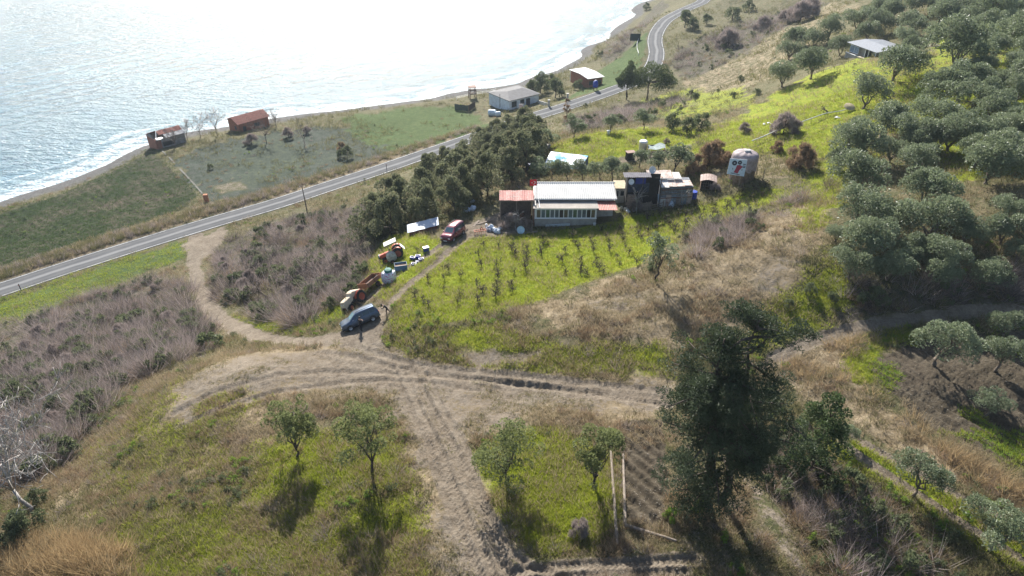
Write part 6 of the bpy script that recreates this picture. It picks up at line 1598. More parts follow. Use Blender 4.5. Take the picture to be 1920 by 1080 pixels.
def blue_tank():
    p = GP(1116, 169); t = thing('blue_water_tank', 'bright blue water tank on a stand in front of the brick house', 'water tank', p); w = px_size(p, 9); h = height_to(p, 151)
    MB().lathe([(w * .5, h * .35), (w * .56, h * .5), (w * .5, h * .85), (w * .3, h * .98), (w * .1, h)], 18).build('tank_body', BLUE, t, smooth=True)
    for x in (-.35, .35):
        for y in (-.35, .35): MB().box(x * w - .06, x * w + .06, y * w - .06, y * w + .06, -.3, h * .34).build('leg', RUST, t)
    MB().box(-w * .45, w * .45, -w * .45, w * .45, h * .3, h * .345).build('shelf', RUST, t)
    MB().lathe([(w * .12, h), (w * .12, h * 1.05), (.02, h * 1.06)], 12).build('cap', FRAME_W, t)
blue_tank()
def billboard():
    p = GP(1190, 82); t = thing('dark_screen', 'dark green shade screen on posts beside the road bend', 'screen', p, -.1); w = px_size(p, 19); h = height_to(p, 63)
    MB().box(-w / 2, w / 2, -.05, .05, h * .3, h).build('screen', mat('dark_green_net', (.022, .035, .034), .85), t)
    for x in (-w / 2 + .1, w / 2 - .1): MB().box(x - .07, x + .07, .06, .2, -.4, h * .98).build('post', WOOD_D, t)
billboard()
def rail(P, label):
    P = [GP(*q) for q in P]; o0 = P[0].copy(); t = thing('guard_rail', label, 'railing', o0)
    for k, q in enumerate(P):
        MB().box(q.x - o0.x - .06, q.x - o0.x + .06, q.y - o0.y - .06, q.y - o0.y + .06, q.z - o0.z - .3, q.z - o0.z + 1.0).build('post', FRAME_W, t)
        if k:
            for z in (.55, .95): MB().bar(P[k - 1] - o0 + Vector((0, 0, z)), q - o0 + Vector((0, 0, z)), .07).build('rail', FRAME_W, t)
rail([(1199, 68), (1197, 76), (1194, 85), (1194, 93), (1197, 104)], 'white railing along the seaward side of the road bend')
rail([(856, 187), (880, 181), (905, 177), (930, 172)], 'pale shore railing behind the lookout frame')
def utility_pole():
    p = GP(577, 402); h = height_to(p, 348); t = thing('utility_pole', 'thin dark utility pole beside the coast road', 'pole', p)
    MB().tube((0, 0, -.5), (-.15, 0, h), .14, .09, 8).build('pole_shaft', WOOD_D, t, smooth=True); MB().bar((-.75, 0, h - .35), (.45, 0, h - .35), .09).build('cross_arm', WOOD_D, t)
    for x in (-.65, -.15, .35): MB().tube((x, 0, h - .3), (x, 0, h - .1), .04).build('insulator', FRAME_W, t)
utility_pole()
for px, py, lb in [(725, 317, 'reflector post on the near road edge by the thicket'), (40, 545, 'reflector post on the near road edge at the far left'), (1200, 152, 'reflector post by the umbrella pines'), (1298, 16, 'reflector post on the road at the top of the picture'), (1206, 47, 'small white sign post on the seaward verge near the bend')]:
    p = GP(px, py); t = thing('road_marker', lb, 'marker post', p); MB().box(-.06, .06, -.06, .06, -.2, 1.5).build('shaft', FRAME_D if px < 800 else FRAME_W, t); MB().box(-.065, .065, -.08, -.063, 1.1, 1.3).build('reflector', mat('reflector_red', (.5, .03, .02), .3), t)
# logs in front
LOGM = mat('pale_log', (.27, .225, .185), .9, var=.35, scale=2, bump=.02)
def log(a, b, r0, r1, label):
    A, B = GP(*a), GP(*b); P = []
    for k in range(7):
        q = A.lerp(B, k / 6); q.z = max(q.z, gz(q.x, q.y)) + r0 * .8; P.append(q - A)
    tag(MB().path(P, list(np.linspace(r0, r1, 7)), 9).build('log', LOGM, smooth=True, loc=A), label, 'log')
log((1157, 1024), (1142, 803), .13, .08, 'longest pale log lying upslope beside the brown soil patch'); log((1172, 985), (1168, 855), .12, .08, 'shorter brown log lying parallel to the longest one'); log((1172, 986), (1268, 1016), .14, .08, 'pale log lying crosswise below the brown soil patch')
# ------------------------------------------------------------------ vehicles, machines, people
RUBBER = mat('tyre_rubber', (.03, .03, .031), .85, var=.3, scale=4)
RIM = mat('wheel_rim', (.52, .53, .55), .35, .7, var=.15)
LAMP = mat('lamp_glass', (.80, .82, .84), .1, var=.05, spec=.8)
REDLAMP = mat('red_lamp', (.45, .015, .012), .2, var=.1)
BLACKP = mat('black_plastic', (.025, .025, .027), .6, var=.2)
PLATE = mat('number_plate', (.78, .78, .78), .4, var=.05)
CARGLASS = mat('car_glass', (.06, .085, .09), .05, var=.2, spec=.9)
SCREEN = mat('car_windscreen', (.12, .20, .22), .06, var=.2, spec=.9)
def wheel(parent, c, R, w, rim=RIM, name='wheel', side=1, lug=False):
    t = MB(); r = R * .62
    prof = [(r, -w / 2), (R * .93, -w / 2), (R, -w * .32), (R, w * .32), (R * .93, w / 2), (r, w / 2)]
    t.lathe(prof + [prof[0]], 22, axis='Y', cap=False)
    if lug:
        for k in range(18):
            a = 2 * math.pi * k / 18
            for s in (-1, 1): t.cbox((math.cos(a) * R, s * w * .22, math.sin(a) * R), (.05, w * .42, .09), Euler((0, -a, 0)).to_quaternion())
    o = t.build(name, RUBBER, parent, smooth=True, loc=c)
    b = MB().lathe([(.02, side * w * .30), (r * .35, side * w * .36), (r * .5, side * w * .26), (r * .9, side * w * .34), (r * 1.02, side * w * .48)], 18, axis='Y', cap=False)
    for k in range(5):
        a = 2 * math.pi * k / 5; b.cbox((math.cos(a) * r * .6, side * w * .36, math.sin(a) * r * .6), (r * .8, .03, r * .2), Euler((0, -a, 0)).to_quaternion())
    b.build('rim', rim, o, smooth=True)
    return o
def car(name, label, cat, loc, rz, L, W, prof, paint, roofbars=False, wheels=(.8, 3.3), wr=.32, glazed=(2, 99)):
    """body lofted through stations from nose to tail; local +X is forward, the nose at x=L/2
    station: x from the nose, sill z, shoulder z, top z, half width at shoulder, half width at top"""
    t = thing(name, label, cat, loc, rz)
    hw = W / 2; S = []
    for x, zs, zb, zt, wb, wt in prof:
        X = L / 2 - x
        S.append([(X, 0, zs), (X, hw * .82 * wb, zs), (X, hw * wb * .98, zs + .12), (X, hw * wb, zs + (zb - zs) * .55), (X, hw * wb * .97, zb), (X, hw * (wt + .0), zb + (zt - zb) * .86), (X, hw * wt * .84, zt - .012), (X, hw * wt * .45, zt + .015), (X, 0, zt + .022)])
    b = MB(); V = []; m = len(S[0]); F = []
    for row in S: V += row
    n = len(V); V += [(x, -y, z) for x, y, z in V]
    for i in range(len(S) - 1):
        for j in range(m - 1):
            q = (i * m + j, i * m + j + 1, (i + 1) * m + j + 1, (i + 1) * m + j); F.append(q); F.append(tuple(n + k for k in reversed(q)))
    for i in (0, len(S) - 1):
        f = [i * m + j for j in range(m)] + [n + i * m + j for j in range(m - 2, 0, -1)]; F.append(tuple(f))
    b.add(V, F)
    me = b.build('body', paint, t, smooth=True, angle=40)
    bm = bmesh.new(); bm.from_mesh(me.data); bmesh.ops.remove_doubles(bm, verts=bm.verts, dist=.0005); bmesh.ops.recalc_face_normals(bm, faces=bm.faces); bm.to_mesh(me.data); bm.free()
    def pane(i, k, f0, f1, lo, hi, s, nm):        # side window between two stations
        A, B = np.array(S[i]), np.array(S[k])
        def at(f, h): 
            p = A * (1 - f) + B * f; return p[4] * (1 - h) + p[5] * h
        P = [at(f0, lo), at(f1, lo), at(f1, hi), at(f0, hi)]; P = [(x, s * (y + .012), z) for x, y, z in P]
        MB().add(P + [(x, y - s * .02, z) for x, y, z in P], [(0, 1, 2, 3), (7, 6, 5, 4), (0, 4, 5, 1), (1, 5, 6, 2), (2, 6, 7, 3), (3, 7, 4, 0)]).build(nm, CARGLASS, t)
    def crosspane(i, k, f0, f1, nm, m_, push):
        A, B = np.array(S[i]), np.array(S[k]); P = []
        for f in (f0, f1):
            p = A * (1 - f) + B * f; y = p[6][1] * .97
            P += [(p[8][0], y, p[6][2]), (p[8][0], -y, p[6][2])]
        d = Vector(P[1]) - Vector(P[0]); nrm = d.cross(Vector(P[2]) - Vector(P[0])).normalized(); nrm = nrm if nrm.z > 0 else -nrm
        P = [Vector(q) + nrm * push for q in P]
        MB().add(P + [q - nrm * .02 for q in P], [(0, 1, 3, 2), (4, 6, 7, 5), (0, 4, 5, 1), (1, 5, 7, 3), (3, 7, 6, 2), (2, 6, 4, 0)]).build(nm, m_, t)
    hood, roof0, roof1, tail = glazed
    crosspane(hood, roof0, .08, .90, 'windscreen', SCREEN, .03)
    crosspane(roof1, tail, .15, .85, 'rear_window', CARGLASS, .03)
    for s in (1, -1):
        pane(hood, roof0, .62, .98, .06, .80, s, 'side_window')
        for i in range(roof0, roof1): pane(i, i + 1, .04, .96, .08, .86, s, 'side_window')
        x = prof[hood][0] + .25; MB().cbox((L / 2 - x - .1, s * (hw + .10), prof[hood][2] + .08), (.12, .2, .14)).build('wing_mirror', paint, t, bevel=.03)
        for xw in wheels:
            wheel(t, (L / 2 - xw, s * (hw - .10), wr), wr, .21, side=s)
            a = MB().lathe([(wr * 1.16, 0), (wr * 1.05, .0), (wr * .95, -.03)], 20, axis='Y', cap=False) if False else MB().path([(L / 2 - xw + math.cos(q) * wr * 1.13, s * (hw * .995), wr + math.sin(q) * wr * 1.13) for q in np.linspace(-.15, math.pi + .15, 12)], .035, 5)
            a.build('wheel_arch', BLACKP, t)
        p = prof[0]; MB().cbox((L / 2 - .03, s * hw * .66, p[2] - .10), (.14, .30, .15), Euler((0, 0, -s * .25)).to_quaternion()).build('headlight', LAMP, t, bevel=.03)
        MB().cbox((-L / 2 + .02, s * hw * .80, prof[-1][2] - .05), (.06, .14, .34)).build('tail_light', REDLAMP, t)
        MB().box(-L * .28, L * .22, s * hw * .995 - .012, s * hw * .995 + .018, .42, .48).build('side_trim', BLACKP, t)
        for q in (.02, .24): MB().box(L * (.0 - q) - .07, L * (.0 - q) + .07, s * hw * .985 - .01, s * hw * .985 + .028, prof[hood][2] - .14, prof[hood][2] - .11).build('door_handle', BLACKP, t)
        if roofbars:
            zt = max(q[3] for q in prof); MB().path([(L / 2 - prof[roof0][0] - .1, s * hw * .62, zt + .01), (L / 2 - prof[roof0][0] - .25, s * hw * .62, zt + .09), (L / 2 - prof[roof1][0] + .25, s * hw * .62, zt + .09), (L / 2 - prof[roof1][0] + .1, s * hw * .62, zt)], .025, 6).build('roof_bar', BLACKP, t)
    MB().box(L / 2 - .10, L / 2 + .05, -hw * .86, hw * .86, .24, .40).build('front_bumper', BLACKP, t, bevel=.04); MB().box(-L / 2 - .05, -L / 2 + .10, -hw * .86, hw * .86, .26, .44).build('rear_bumper', BLACKP, t, bevel=.04)
    MB().box(L / 2 + .052, L / 2 + .065, -.26, .26, .29, .39).build('number_plate', PLATE, t)
    MB().box(L / 2 - .02, L / 2 + .03, -hw * .45, hw * .45, prof[0][2] - .16, prof[0][2] - .05).build('grille', BLACKP, t)
    return t
def heading(a, b):
    A, B = G(*a), G(*b); return math.atan2(B.y - A.y, B.x - A.x), A, B
def settle(o, probe=1.3):                # stand a vehicle on the sloping ground
    x, y = o.location.x, o.location.y; a = o.rotation_euler[2]
    f = H(x + math.cos(a) * probe, y + math.sin(a) * probe); r = H(x - math.cos(a) * probe, y - math.sin(a) * probe)
    l = H(x - math.sin(a) * .8, y + math.cos(a) * .8); g = H(x + math.sin(a) * .8, y - math.cos(a) * .8)
    M = Matrix.Rotation(a, 3, 'Z') @ Matrix.Rotation(-math.atan2(f - r, 2 * probe), 3, 'Y') @ Matrix.Rotation(math.atan2(l - g, 1.6), 3, 'X')
    o.rotation_euler = M.to_euler(); o.location.z = (f + r + l + g) / 4 - .02
NAVY = mat('navy_car_paint', (.075, .105, .16), .40, .8, var=.12, coat=.3, spec=.6)
MAROON = mat('maroon_car_paint', (.17, .018, .040), .28, .2, var=.15, coat=.6, spec=.6)
a, A, B = heading((703, 602), (660, 620)); mid = (A + B) / 2
# the lower wheels in the picture are the car's left side (facing the camera)
off = Vector((math.sin(a), -math.cos(a), 0)); off = off if off.y > 0 else -off
SUVP = [(0, .30, .78, .80, .80, .70), (.12, .24, .86, .90, .93, .80), (.55, .22, .93, .99, 1.0, .84), (1.05, .22, .96, 1.04, 1.0, .84), (1.85, .22, .98, 1.56, 1.0, .74), (2.55, .22, 1.0, 1.62, 1.0, .75), (3.35, .22, 1.01, 1.61, 1.0, .75), (3.95, .24, 1.0, 1.56, .98, .72), (4.22, .26, .97, 1.10, .95, .80), (4.3, .32, .80, .95, .88, .72)]
loc = mid + off * .82
SUV = car('dark_blue_car', 'dark navy blue estate car with sunlit roof parked in the track junction', 'car', loc, a, 4.3, 1.8, SUVP, NAVY, True, (.85, 3.42), .33, (3, 4, 7, 8)); settle(SUV)
a2, A2, B2 = heading((866, 434), (833, 459))
VANP = [(0, .30, .78, .82, .82, .72), (.12, .24, .90, .95, .94, .82), (.50, .22, .98, 1.06, 1.0, .86), (.95, .22, 1.02, 1.14, 1.0, .86), (1.65, .22, 1.05, 1.74, 1.0, .78), (2.5, .22, 1.06, 1.82, 1.0, .80), (3.4, .22, 1.06, 1.82, 1.0, .80), (4.1, .24, 1.05, 1.78, .99, .79), (4.2, .26, 1.0, 1.2, .97, .84), (4.25, .32, .85, 1.0, .92, .8)]
VAN = car('maroon_minivan', 'maroon minivan parked on the drive in the shade of the thicket', 'van', (A2 + B2) / 2 + Vector((0, .3, 0)), a2, 4.25, 1.75, VANP, MAROON, True, (.80, 3.45), .31, (3, 4, 7, 8)); settle(VAN)

def tractor(name, label, loc, rz, red, covered=False, canopy=False):
    t = thing(name, label, 'tractor', loc, rz)
    RR, FR = .72, .40
    for s in (1, -1):
        wheel(t, (-.75, s * .68, RR), RR, .38, mat('tractor_rim', (.42, .10, .06), .6, var=.3), 'rear_wheel', s, True)
        wheel(t, (1.15, s * .62, FR), FR, .22, mat('tractor_rim', (.42, .10, .06), .6), 'front_wheel', s, True)
        if not covered or True:
            P = [(-.75 + math.cos(q) * .84, RR + math.sin(q) * .84) for q in np.linspace(.25, 2.5, 8)]
            MB().grid(lambda u, v: (P[min(7, int(round(u * 7)))][0], s * (.50 + .36 * v), P[min(7, int(round(u * 7)))][1]), 7, 1, (0, 0, .03)).build('mudguard', red, t)
    MB().box(-.9, .4, -.28, .28, .5, .92).box(.4, 1.5, -.18, .18, .52, .8).build('chassis', FRAME_D, t, bevel=.03)
    MB().tube((1.15, -.5, FR), (1.15, .5, FR), .06).tube((-.75, -.5, RR), (-.75, .5, RR), .09).build('axle', FRAME_D, t)
    MB().box(.25, 1.62, -.30, .30, .82, 1.28).build('bonnet', red, t, bevel=.07)
    MB().box(1.62, 1.68, -.25, .25, .68, 1.2).build('grille', FRAME_D, t)
    for s in (1, -1): MB().lathe([(.02, 0), (.08, 0), (.09, .05), (.02, .06)], 10, (1.66, s * .17, 1.1), 'X').build('headlight', LAMP, t)
    MB().cbox((-.55, 0, 1.05), (.42, .46, .12)).cbox((-.78, 0, 1.28), (.08, .46, .38)).build('seat', BLACKP, t, bevel=.03)
    w = MB(); w.path([(.02 + .08 * math.sin(q), .2 * math.cos(q), 1.45 + .18 * math.sin(q)) for q in np.linspace(0, 2 * math.pi, 15)], .018, 5).bar((.02, 0, 1.45), (.3, 0, 1.2), .03); w.build('steering_wheel', BLACKP, t)
    MB().tube((.9, .16, 1.25), (.9, .16, 1.85), .035).build('exhaust', RUST, t)
    if canopy:
        for x in (-1.05, .15):
            for y in (-.5, .5): MB().tube((x, y, .95), (x * .95, y, 2.32), .028).build('canopy_post', FRAME_D, t)
        MB().grid(lambda u, v: (-1.25 + 1.7 * u, -.72 + 1.44 * v, 2.33 + .08 * math.sin(math.pi * v)), 4, 8, (0, 0, .05)).build('canopy', mat('white_canopy', (.82, .80, .76), .6, var=.06), t)
    if covered:
        prof = [(1.78, .75, .40), (1.6, 1.36, .40), (.9, 1.42, .42), (.35, 1.44, .44), (.15, 1.72, .46), (-.15, 1.78, .50), (-.8, 1.62, .74), (-1.15, 1.45, .74), (-1.3, 1.1, .7)]
        def f(u, v):
            k = u * (len(prof) - 1); i = min(int(k), len(prof) - 2); q = k - i; x, z, w_ = [prof[i][j] * (1 - q) + prof[i + 1][j] * q for j in range(3)]
            a_ = (v - .5) * 2; drop = max(0, abs(a_) - .45) / .55
            fold = .035 * math.sin(u * 23 + a_ * 5) * drop + .02 * math.sin(u * 41)
            return (x + fold, math.copysign(min(1, abs(a_) / .5) ** .8 * w_ + .06 * drop + fold, a_), z + .05 - drop * (.62 + .12 * math.sin(u * 11)))
        MB().grid(f, 40, 20, (0, 0, -.015)).build('tarpaulin', mat('beige_tarpaulin', (.56, .46, .34), .8, var=.12, scale=2), t, smooth=True)
    else:
        MB().grid(lambda u, v: (-1.45 - .35 * u, -.6 + 1.1 * v, 1.45 - .75 * u + .03 * math.sin(v * 8)), 3, 6, (0, 0, .02)).build('rear_sheet', FRAME_W, t)
    return t
TRED = mat('tractor_red', (.50, .075, .04), .5, var=.2, dirt=(.32, .16, .11))
p = G(740, 484); tr = tractor('red_tractor', 'red tractor with white canopy standing beside the drive', (p.x, p.y, p.z), math.radians(196), TRED, canopy=True); settle(tr, .9)
a3, A3, B3 = heading((690, 548), (652, 582)); mid = G(668, 572)
tc = tractor('covered_tractor', 'red tractor under a beige tarpaulin beside the navy car', mid, a3, TRED, covered=True); settle(tc, .9)
def trailer():
    p = G(700, 540); t = thing('farm_trailer', 'rusty orange two wheeled farm trailer behind the covered tractor', 'trailer', p, a3)
    om = mat('faded_orange', (.34, .15, .075), .8, var=.3, dirt=(.22, .14, .10)); x0, x1, w, zf, zt = -1.5, 1.3, .82, .78, 1.3
    MB().box(x0, x1, -w, w, zf, zf + .07).build('bed', mat('brown_bed', (.16, .11, .09), .9), t)
    for nm, bx in (('side_board', (x0, x1, -w - .05, -w - .002, zf, zt)), ('side_board', (x0, x1, w + .002, w + .05, zf, zt)), ('tail_board', (x0 - .05, x0 - .002, -w, w, zf, zt)), ('front_board', (x1 + .002, x1 + .05, -w, w, zf, zt + .1))): MB().box(*bx).build(nm, om, t)
    for s in (1, -1):
        for x in (x0 + .1, 0, x1 - .1): MB().box(x - .04, x + .04, s * (w + .052) - .02, s * (w + .052) + .02, zf - .05, zt + .03).build('stake', RUST, t)
        wheel(t, (-.35, s * .74, .38), .38, .22, RUST, side=s)
    MB().bar((x1, -.5, .7), (2.35, 0, .55), .09).bar((x1, .5, .7), (2.35, 0, .55), .09).box(x0, x1, -.1, .1, .62, .775).build('drawbar', mat('orange_drawbar', (.50, .20, .07), .7), t)
    MB().tube((-.35, -.7, .38), (-.35, .7, .38), .05).build('axle', RUST, t)
    b = MB(); b.lathe([(.02, 0), (.42, 0), (.45, .12), (.40, .22), (.30, .24), (.28, .05)], 16); b.build('worn_tyre', RUBBER, t, smooth=True, loc=(x0 + .55, .1, zf + .08), rot=(.3, .2, 0))
    settle(t, 1.0)
trailer()
def big_bag():
    p = G(730, 527); t = thing('bulk_bag', 'big white bulk bag with pink print and a green sack on top', 'bag', p, a3 + .1); s = px_size(p, 22); h = s * .95
    m = bpy.data.materials.new("printed_bag"); b = NB(m); pos = b.n('ShaderNodeTexCoord').outputs['Object']
    mp = b.n('ShaderNodeMapping', pos); mp.inputs['Scale'].default_value = (1, 1, 2.4)
    k = b.rng(b.noise(mp.outputs[0], 3.2, 2), .56, .60); c = b.mix(k, (.66, .68, .74), (.52, .14, .32))
    b.out(b.n('ShaderNodeBsdfPrincipled', Base_Color=c, Roughness=.7, Normal=b.n('ShaderNodeBump', Height=b.noise(pos, 4, 4), Strength=.5, Distance=.05).outputs[0]))
    bb = MB(); n = 20
    prof = [(.02, -.03), (.46, -.02), (.52, .12), (.54, .5), (.52, .85), (.47, .97), (.35, 1.0), (.05, .98)]
    vs = []
    for r, z in prof:
        for q in range(n):
            a_ = 2 * math.pi * q / n; k_ = 1 / max(abs(math.cos(a_)), abs(math.sin(a_))) ; k_ = 1 + (k_ - 1) * .75
            vs.append((r * k_ * math.cos(a_) * s, r * k_ * math.sin(a_) * s, z * h + .03 * math.sin(a_ * 5 + z * 4)))
    bb.add(vs, [(i * n + q, i * n + (q + 1) % n, (i + 1) * n + (q + 1) % n, (i + 1) * n + q) for i in range(len(prof) - 1) for q in range(n)]); bb.build('bag_body', m, t, smooth=True)
    for x in (-.42, .42):
        for y in (-.42, .42): MB().path([(x * s, y * s, h * .9), (x * s * .9, y * s * .9, h * 1.2), (x * s * .5, y * s * .9, h * 1.02)], .03, 5).build('strap', FRAME_W, t)
    p2 = p + Vector((0, 0, h)); g = MB().lathe([(.02, 0), (s * .3, .02), (s * .36, .15), (s * .28, .34), (.05, .42)], 12)
    o = g.build('green_sack', mat('green_net_sack', (.03, .17, .14), .7, var=.3, bump=.02), smooth=True, loc=p2); tag(o, 'dark green sack lying on top of the white bulk bag', 'sack')
big_bag()
def crate(px, py, wpx, hgt, label, m, rz=.3, inner=None, name='crate'):
    p = GP(px, py); w = px_size(p, wpx); d = w * .62; t = thing(name, label, 'crate', p, rz)
    for k, bx in enumerate(((-w / 2, w / 2, -d / 2, -d / 2 + .03, 0, hgt), (-w / 2, w / 2, d / 2 - .03, d / 2, 0, hgt), (-w / 2, -w / 2 + .03, -d / 2 + .031, d / 2 - .031, 0, hgt), (w / 2 - .03, w / 2, -d / 2 + .031, d / 2 - .031, 0, hgt))): MB().box(*bx).build('side', m, t)
    MB().box(-w / 2 + .031, w / 2 - .031, -d / 2 + .031, d / 2 - .031, .01, .04 if inner is None else hgt * .7).build('base' if inner is None else 'filling', inner or m, t)
BINB = mat('faded_blue_bin', (.07, .16, .27), .6, var=.2)
crate(752, 505, 23, .75, 'large faded blue bin holding brown stuff next to the bulk bag', BINB, .25, mat('brown_filling', (.50, .33, .22), .9, var=.3), 'blue_bin')
for x, y, lb in [(774, 487, 'bright blue crate, leftmost of the crates by the drive'), (784, 484, 'bright blue crate in the rear middle of the crates by the drive'), (790, 489, 'bright blue crate, rightmost of the crates by the drive'), (776, 496, 'bright blue crate nearest the camera by the drive')]:
    crate(x, y, 9, .34, lb, BLUE, random.uniform(-.3, .6))
crate(784, 492, 8, .30, 'blue crate filled with white stuff among the crates by the drive', BLUE, .2, FRAME_W)
def cool_box():
    p = GP(799, 471); t = thing('cool_box', 'small blue box with white lid beside the drive', 'box', p, .5); w = .75
    MB().box(-w / 2, w / 2, -.25, .25, 0, .5).build('body', mat('dull_blue_box', (.05, .08, .24), .6), t, bevel=.03); MB().box(-w / 2 - .03, w / 2 + .03, -.28, .28, .503, .6).build('lid', FRAME_W, t, bevel=.02)
cool_box()
def trough():
    A, B = GP(768, 445), GP(820, 430); d = B - A; L = math.hypot(d.x, d.y)
    t = thing('covered_trough', 'long low trough covered with a grey blue sheet under the thicket', 'trough', A, math.atan2(d.y, d.x))
    sl = d.z / L; MB().add([(x, y, z + sl * x) for x in (0, L) for y in (0, 1.5) for z in (-.3, .75)], [(0, 1, 3, 2), (4, 6, 7, 5), (0, 4, 5, 1), (2, 3, 7, 6), (1, 5, 7, 3), (0, 2, 6, 4)]).build('side', mat('rusty_red_side', (.20, .07, .06), .85, var=.3), t)
    MB().grid(lambda u, v: (-.25 + (L + .5) * u, -.3 + 2.1 * v, .85 + sl * L * u + .22 * v + .02 * math.sin(u * 20)), 14, 3, (0, 0, .03)).build('sheet', mat('grey_blue_sheet', (.42, .47, .56), .5, var=.12), t)
trough()
def sprayer():
    p = GP(735, 492); t = thing('sprayer_drum', 'pale round sprayer drum in front of the red tractor', 'drum', p, .35); R = px_size(p, 19) / 2
    b = MB().lathe([(.05, -R * .7), (R * .7, -R * .7), (R, -R * .5), (R * 1.0, R * .5), (R * .7, R * .7), (.05, R * .7)], 18, (0, 0, R * 1.15), 'Y'); b.build('drum_body', mat('pale_dirty_plastic', (.42, .41, .36), .75, var=.3, dirt=(.25, .20, .15)), t, smooth=True)
    MB().bar((-R, -R * .5, .25), (R, -R * .5, .25), .08).bar((-R, R * .5, .25), (R, R * .5, .25), .08).build('frame', RUST, t)
    for s in (-1, 1): wheel(t, (0, s * R * .95, .28), .28, .14, RUST, side=s)
sprayer()
barrel(714, 489, mat('dark_teal_plastic', (.05, .10, .13), .6), 'dark teal drum left of the red tractor', .28, .85)

# --- two people at the car
def person(loc, rz, label, joints, radii, jacket, trousers, hair_c):
    names = list(joints); V = [joints[k] for k in names]; ix = {k: i for i, k in enumerate(names)}
    E = [('pelvis', 'waist'), ('waist', 'chest'), ('chest', 'neck'), ('neck', 'chin'), ('chin', 'brow'), ('brow', 'crown')]
    for s in ('l', 'r'):
        E += [('chest', s + 'sh'), (s + 'sh', s + 'el'), (s + 'el', s + 'wr'), (s + 'wr', s + 'palm'), ('pelvis', s + 'hip'), (s + 'hip', s + 'kn'), (s + 'kn', s + 'an'), (s + 'an', s + 'toe')]
        pw, pp = Vector(joints[s + 'wr']), Vector(joints[s + 'palm']); d = (pp - pw).normalized(); sd = d.cross(Vector((0, 0, 1)) if abs(d.z) < .9 else Vector((1, 0, 0))).normalized(); up = sd.cross(d)
        for k in range(5):
            ln = (.085, .10, .105, .095, .075)[k]; o_ = (-.04, -.028, -.008, .012, .03)[k]; dd = (d + sd * (-.9 if k == 0 else o_ * 3)).normalized()
            a_ = pp + sd * o_ - d * (.05 if k == 0 else 0); b_ = a_ + dd * ln * .55; c_ = b_ + (dd + up * .35).normalized() * ln * .45
            for q, nm in ((b_, 'b'), (c_, 'c')):
                ix['%sf%d%s' % (s, k, nm)] = len(V); V.append(tuple(q)); radii['%sf%d%s' % (s, k, nm)] = .010; names.append('%sf%d%s' % (s, k, nm))
            E += [(s + 'palm', '%sf%db' % (s, k)), ('%sf%db' % (s, k), '%sf%dc' % (s, k))]
    me = bpy.data.meshes.new('person'); me.from_pydata(V, [(ix[a_], ix[b_]) for a_, b_ in E], [])
    o = bpy.data.objects.new('person_draft', me); COL.objects.link(o)
    md = o.modifiers.new('skin', 'SKIN'); sb = o.modifiers.new('sub', 'SUBSURF'); sb.levels = 1; sb.render_levels = 1
    for i, nm in enumerate(names):
        r = radii[nm]; me.skin_vertices[0].data[i].radius = r if hasattr(r, '__len__') else (r, r)
    me.skin_vertices[0].data[ix['pelvis']].use_root = True
    dg = bpy.context.evaluated_depsgraph_get(); body = bpy.data.meshes.new_from_object(o.evaluated_get(dg)); bpy.data.objects.remove(o)
    body.materials.clear(); skin = mat('skin', (.50, .31, .22), .6, var=.1); shoe = mat('black_shoes', (.02, .02, .02), .6)
    for m_ in (jacket, trousers, skin, shoe): body.materials.append(m_)
    pts_ = np.array(V); 
    kinds = []
    for nm in names: kinds.append(2 if nm in ('neck', 'chin', 'brow', 'crown') or nm[1:] == 'palm' or nm[1:2] == 'f' and len(nm) == 4 else 3 if nm[1:] == 'toe' else 1 if nm in ('pelvis',) or nm[1:] in ('hip', 'kn', 'an') else 0)
    kinds = np.array(kinds)
    for f in body.polygons:
        f.use_smooth = True; f.material_index = int(kinds[np.argmin(((pts_ - np.array(f.center)) ** 2).sum(1))])
    t = thing('person', label, 'person', loc, rz)
    link_mesh('body', body, t)
    c = Vector(joints['brow']); ch = Vector(joints['chin']); fw = Vector(joints['face']) if 'face' in joints else Vector((1, 0, 0))
    up = (Vector(joints['crown']) - ch).normalized()
    b = MB(); b.lathe([(.103, -.05), (.115, .0), (.108, .06), (.075, .105), (.0, .125)], 14); hr = b.build('hair', hair_c, t, smooth=True, loc=c - fw * .018 + up * .01, rot=up.to_track_quat('Z', 'Y').to_euler())
    sidev = up.cross(fw).normalized()
    for s in (-1, 1):
        MB().lathe([(.0, -.012), (.013, 0), (0, .012)], 8).build('eye', mat('eye_dark', (.03, .025, .02), .3), t, loc=c * .5 + ch * .5 + fw * .095 + sidev * .034 * s + up * .02)
        MB().cbox(c * .45 + ch * .55 + sidev * .10 * s, (.03, .018, .055)).build('ear', skin, t, bevel=.006)
    MB().cbox(c * .35 + ch * .65 + fw * .105, (.03, .025, .045)).build('nose', skin, t, bevel=.008)
    MB().cbox(c * .05 + ch * .95 + fw * .088, (.012, .045, .012)).build('mouth', mat('lips', (.36, .14, .12), .6), t)
    return t
BLACKJ = mat('black_jacket', (.018, .018, .021), .85, var=.3, scale=6); BLACKT = mat('black_trousers', (.020, .020, .026), .9, var=.3, scale=6); HAIR = mat('dark_hair', (.022, .016, .012), .7, var=.3)
RAD = dict(pelvis=(.16, .125), waist=(.15, .115), chest=(.185, .125), neck=.062, chin=(.082, .092), brow=(.088, .10), crown=.06, lsh=.075, rsh=.075, lel=.056, rel=.056, lwr=.038, rwr=.038, lpalm=(.042, .024), rpalm=(.042, .024), lhip=.105, rhip=.105, lkn=.072, rkn=.072, lan=.05, ran=.05, ltoe=.042, rtoe=.042)
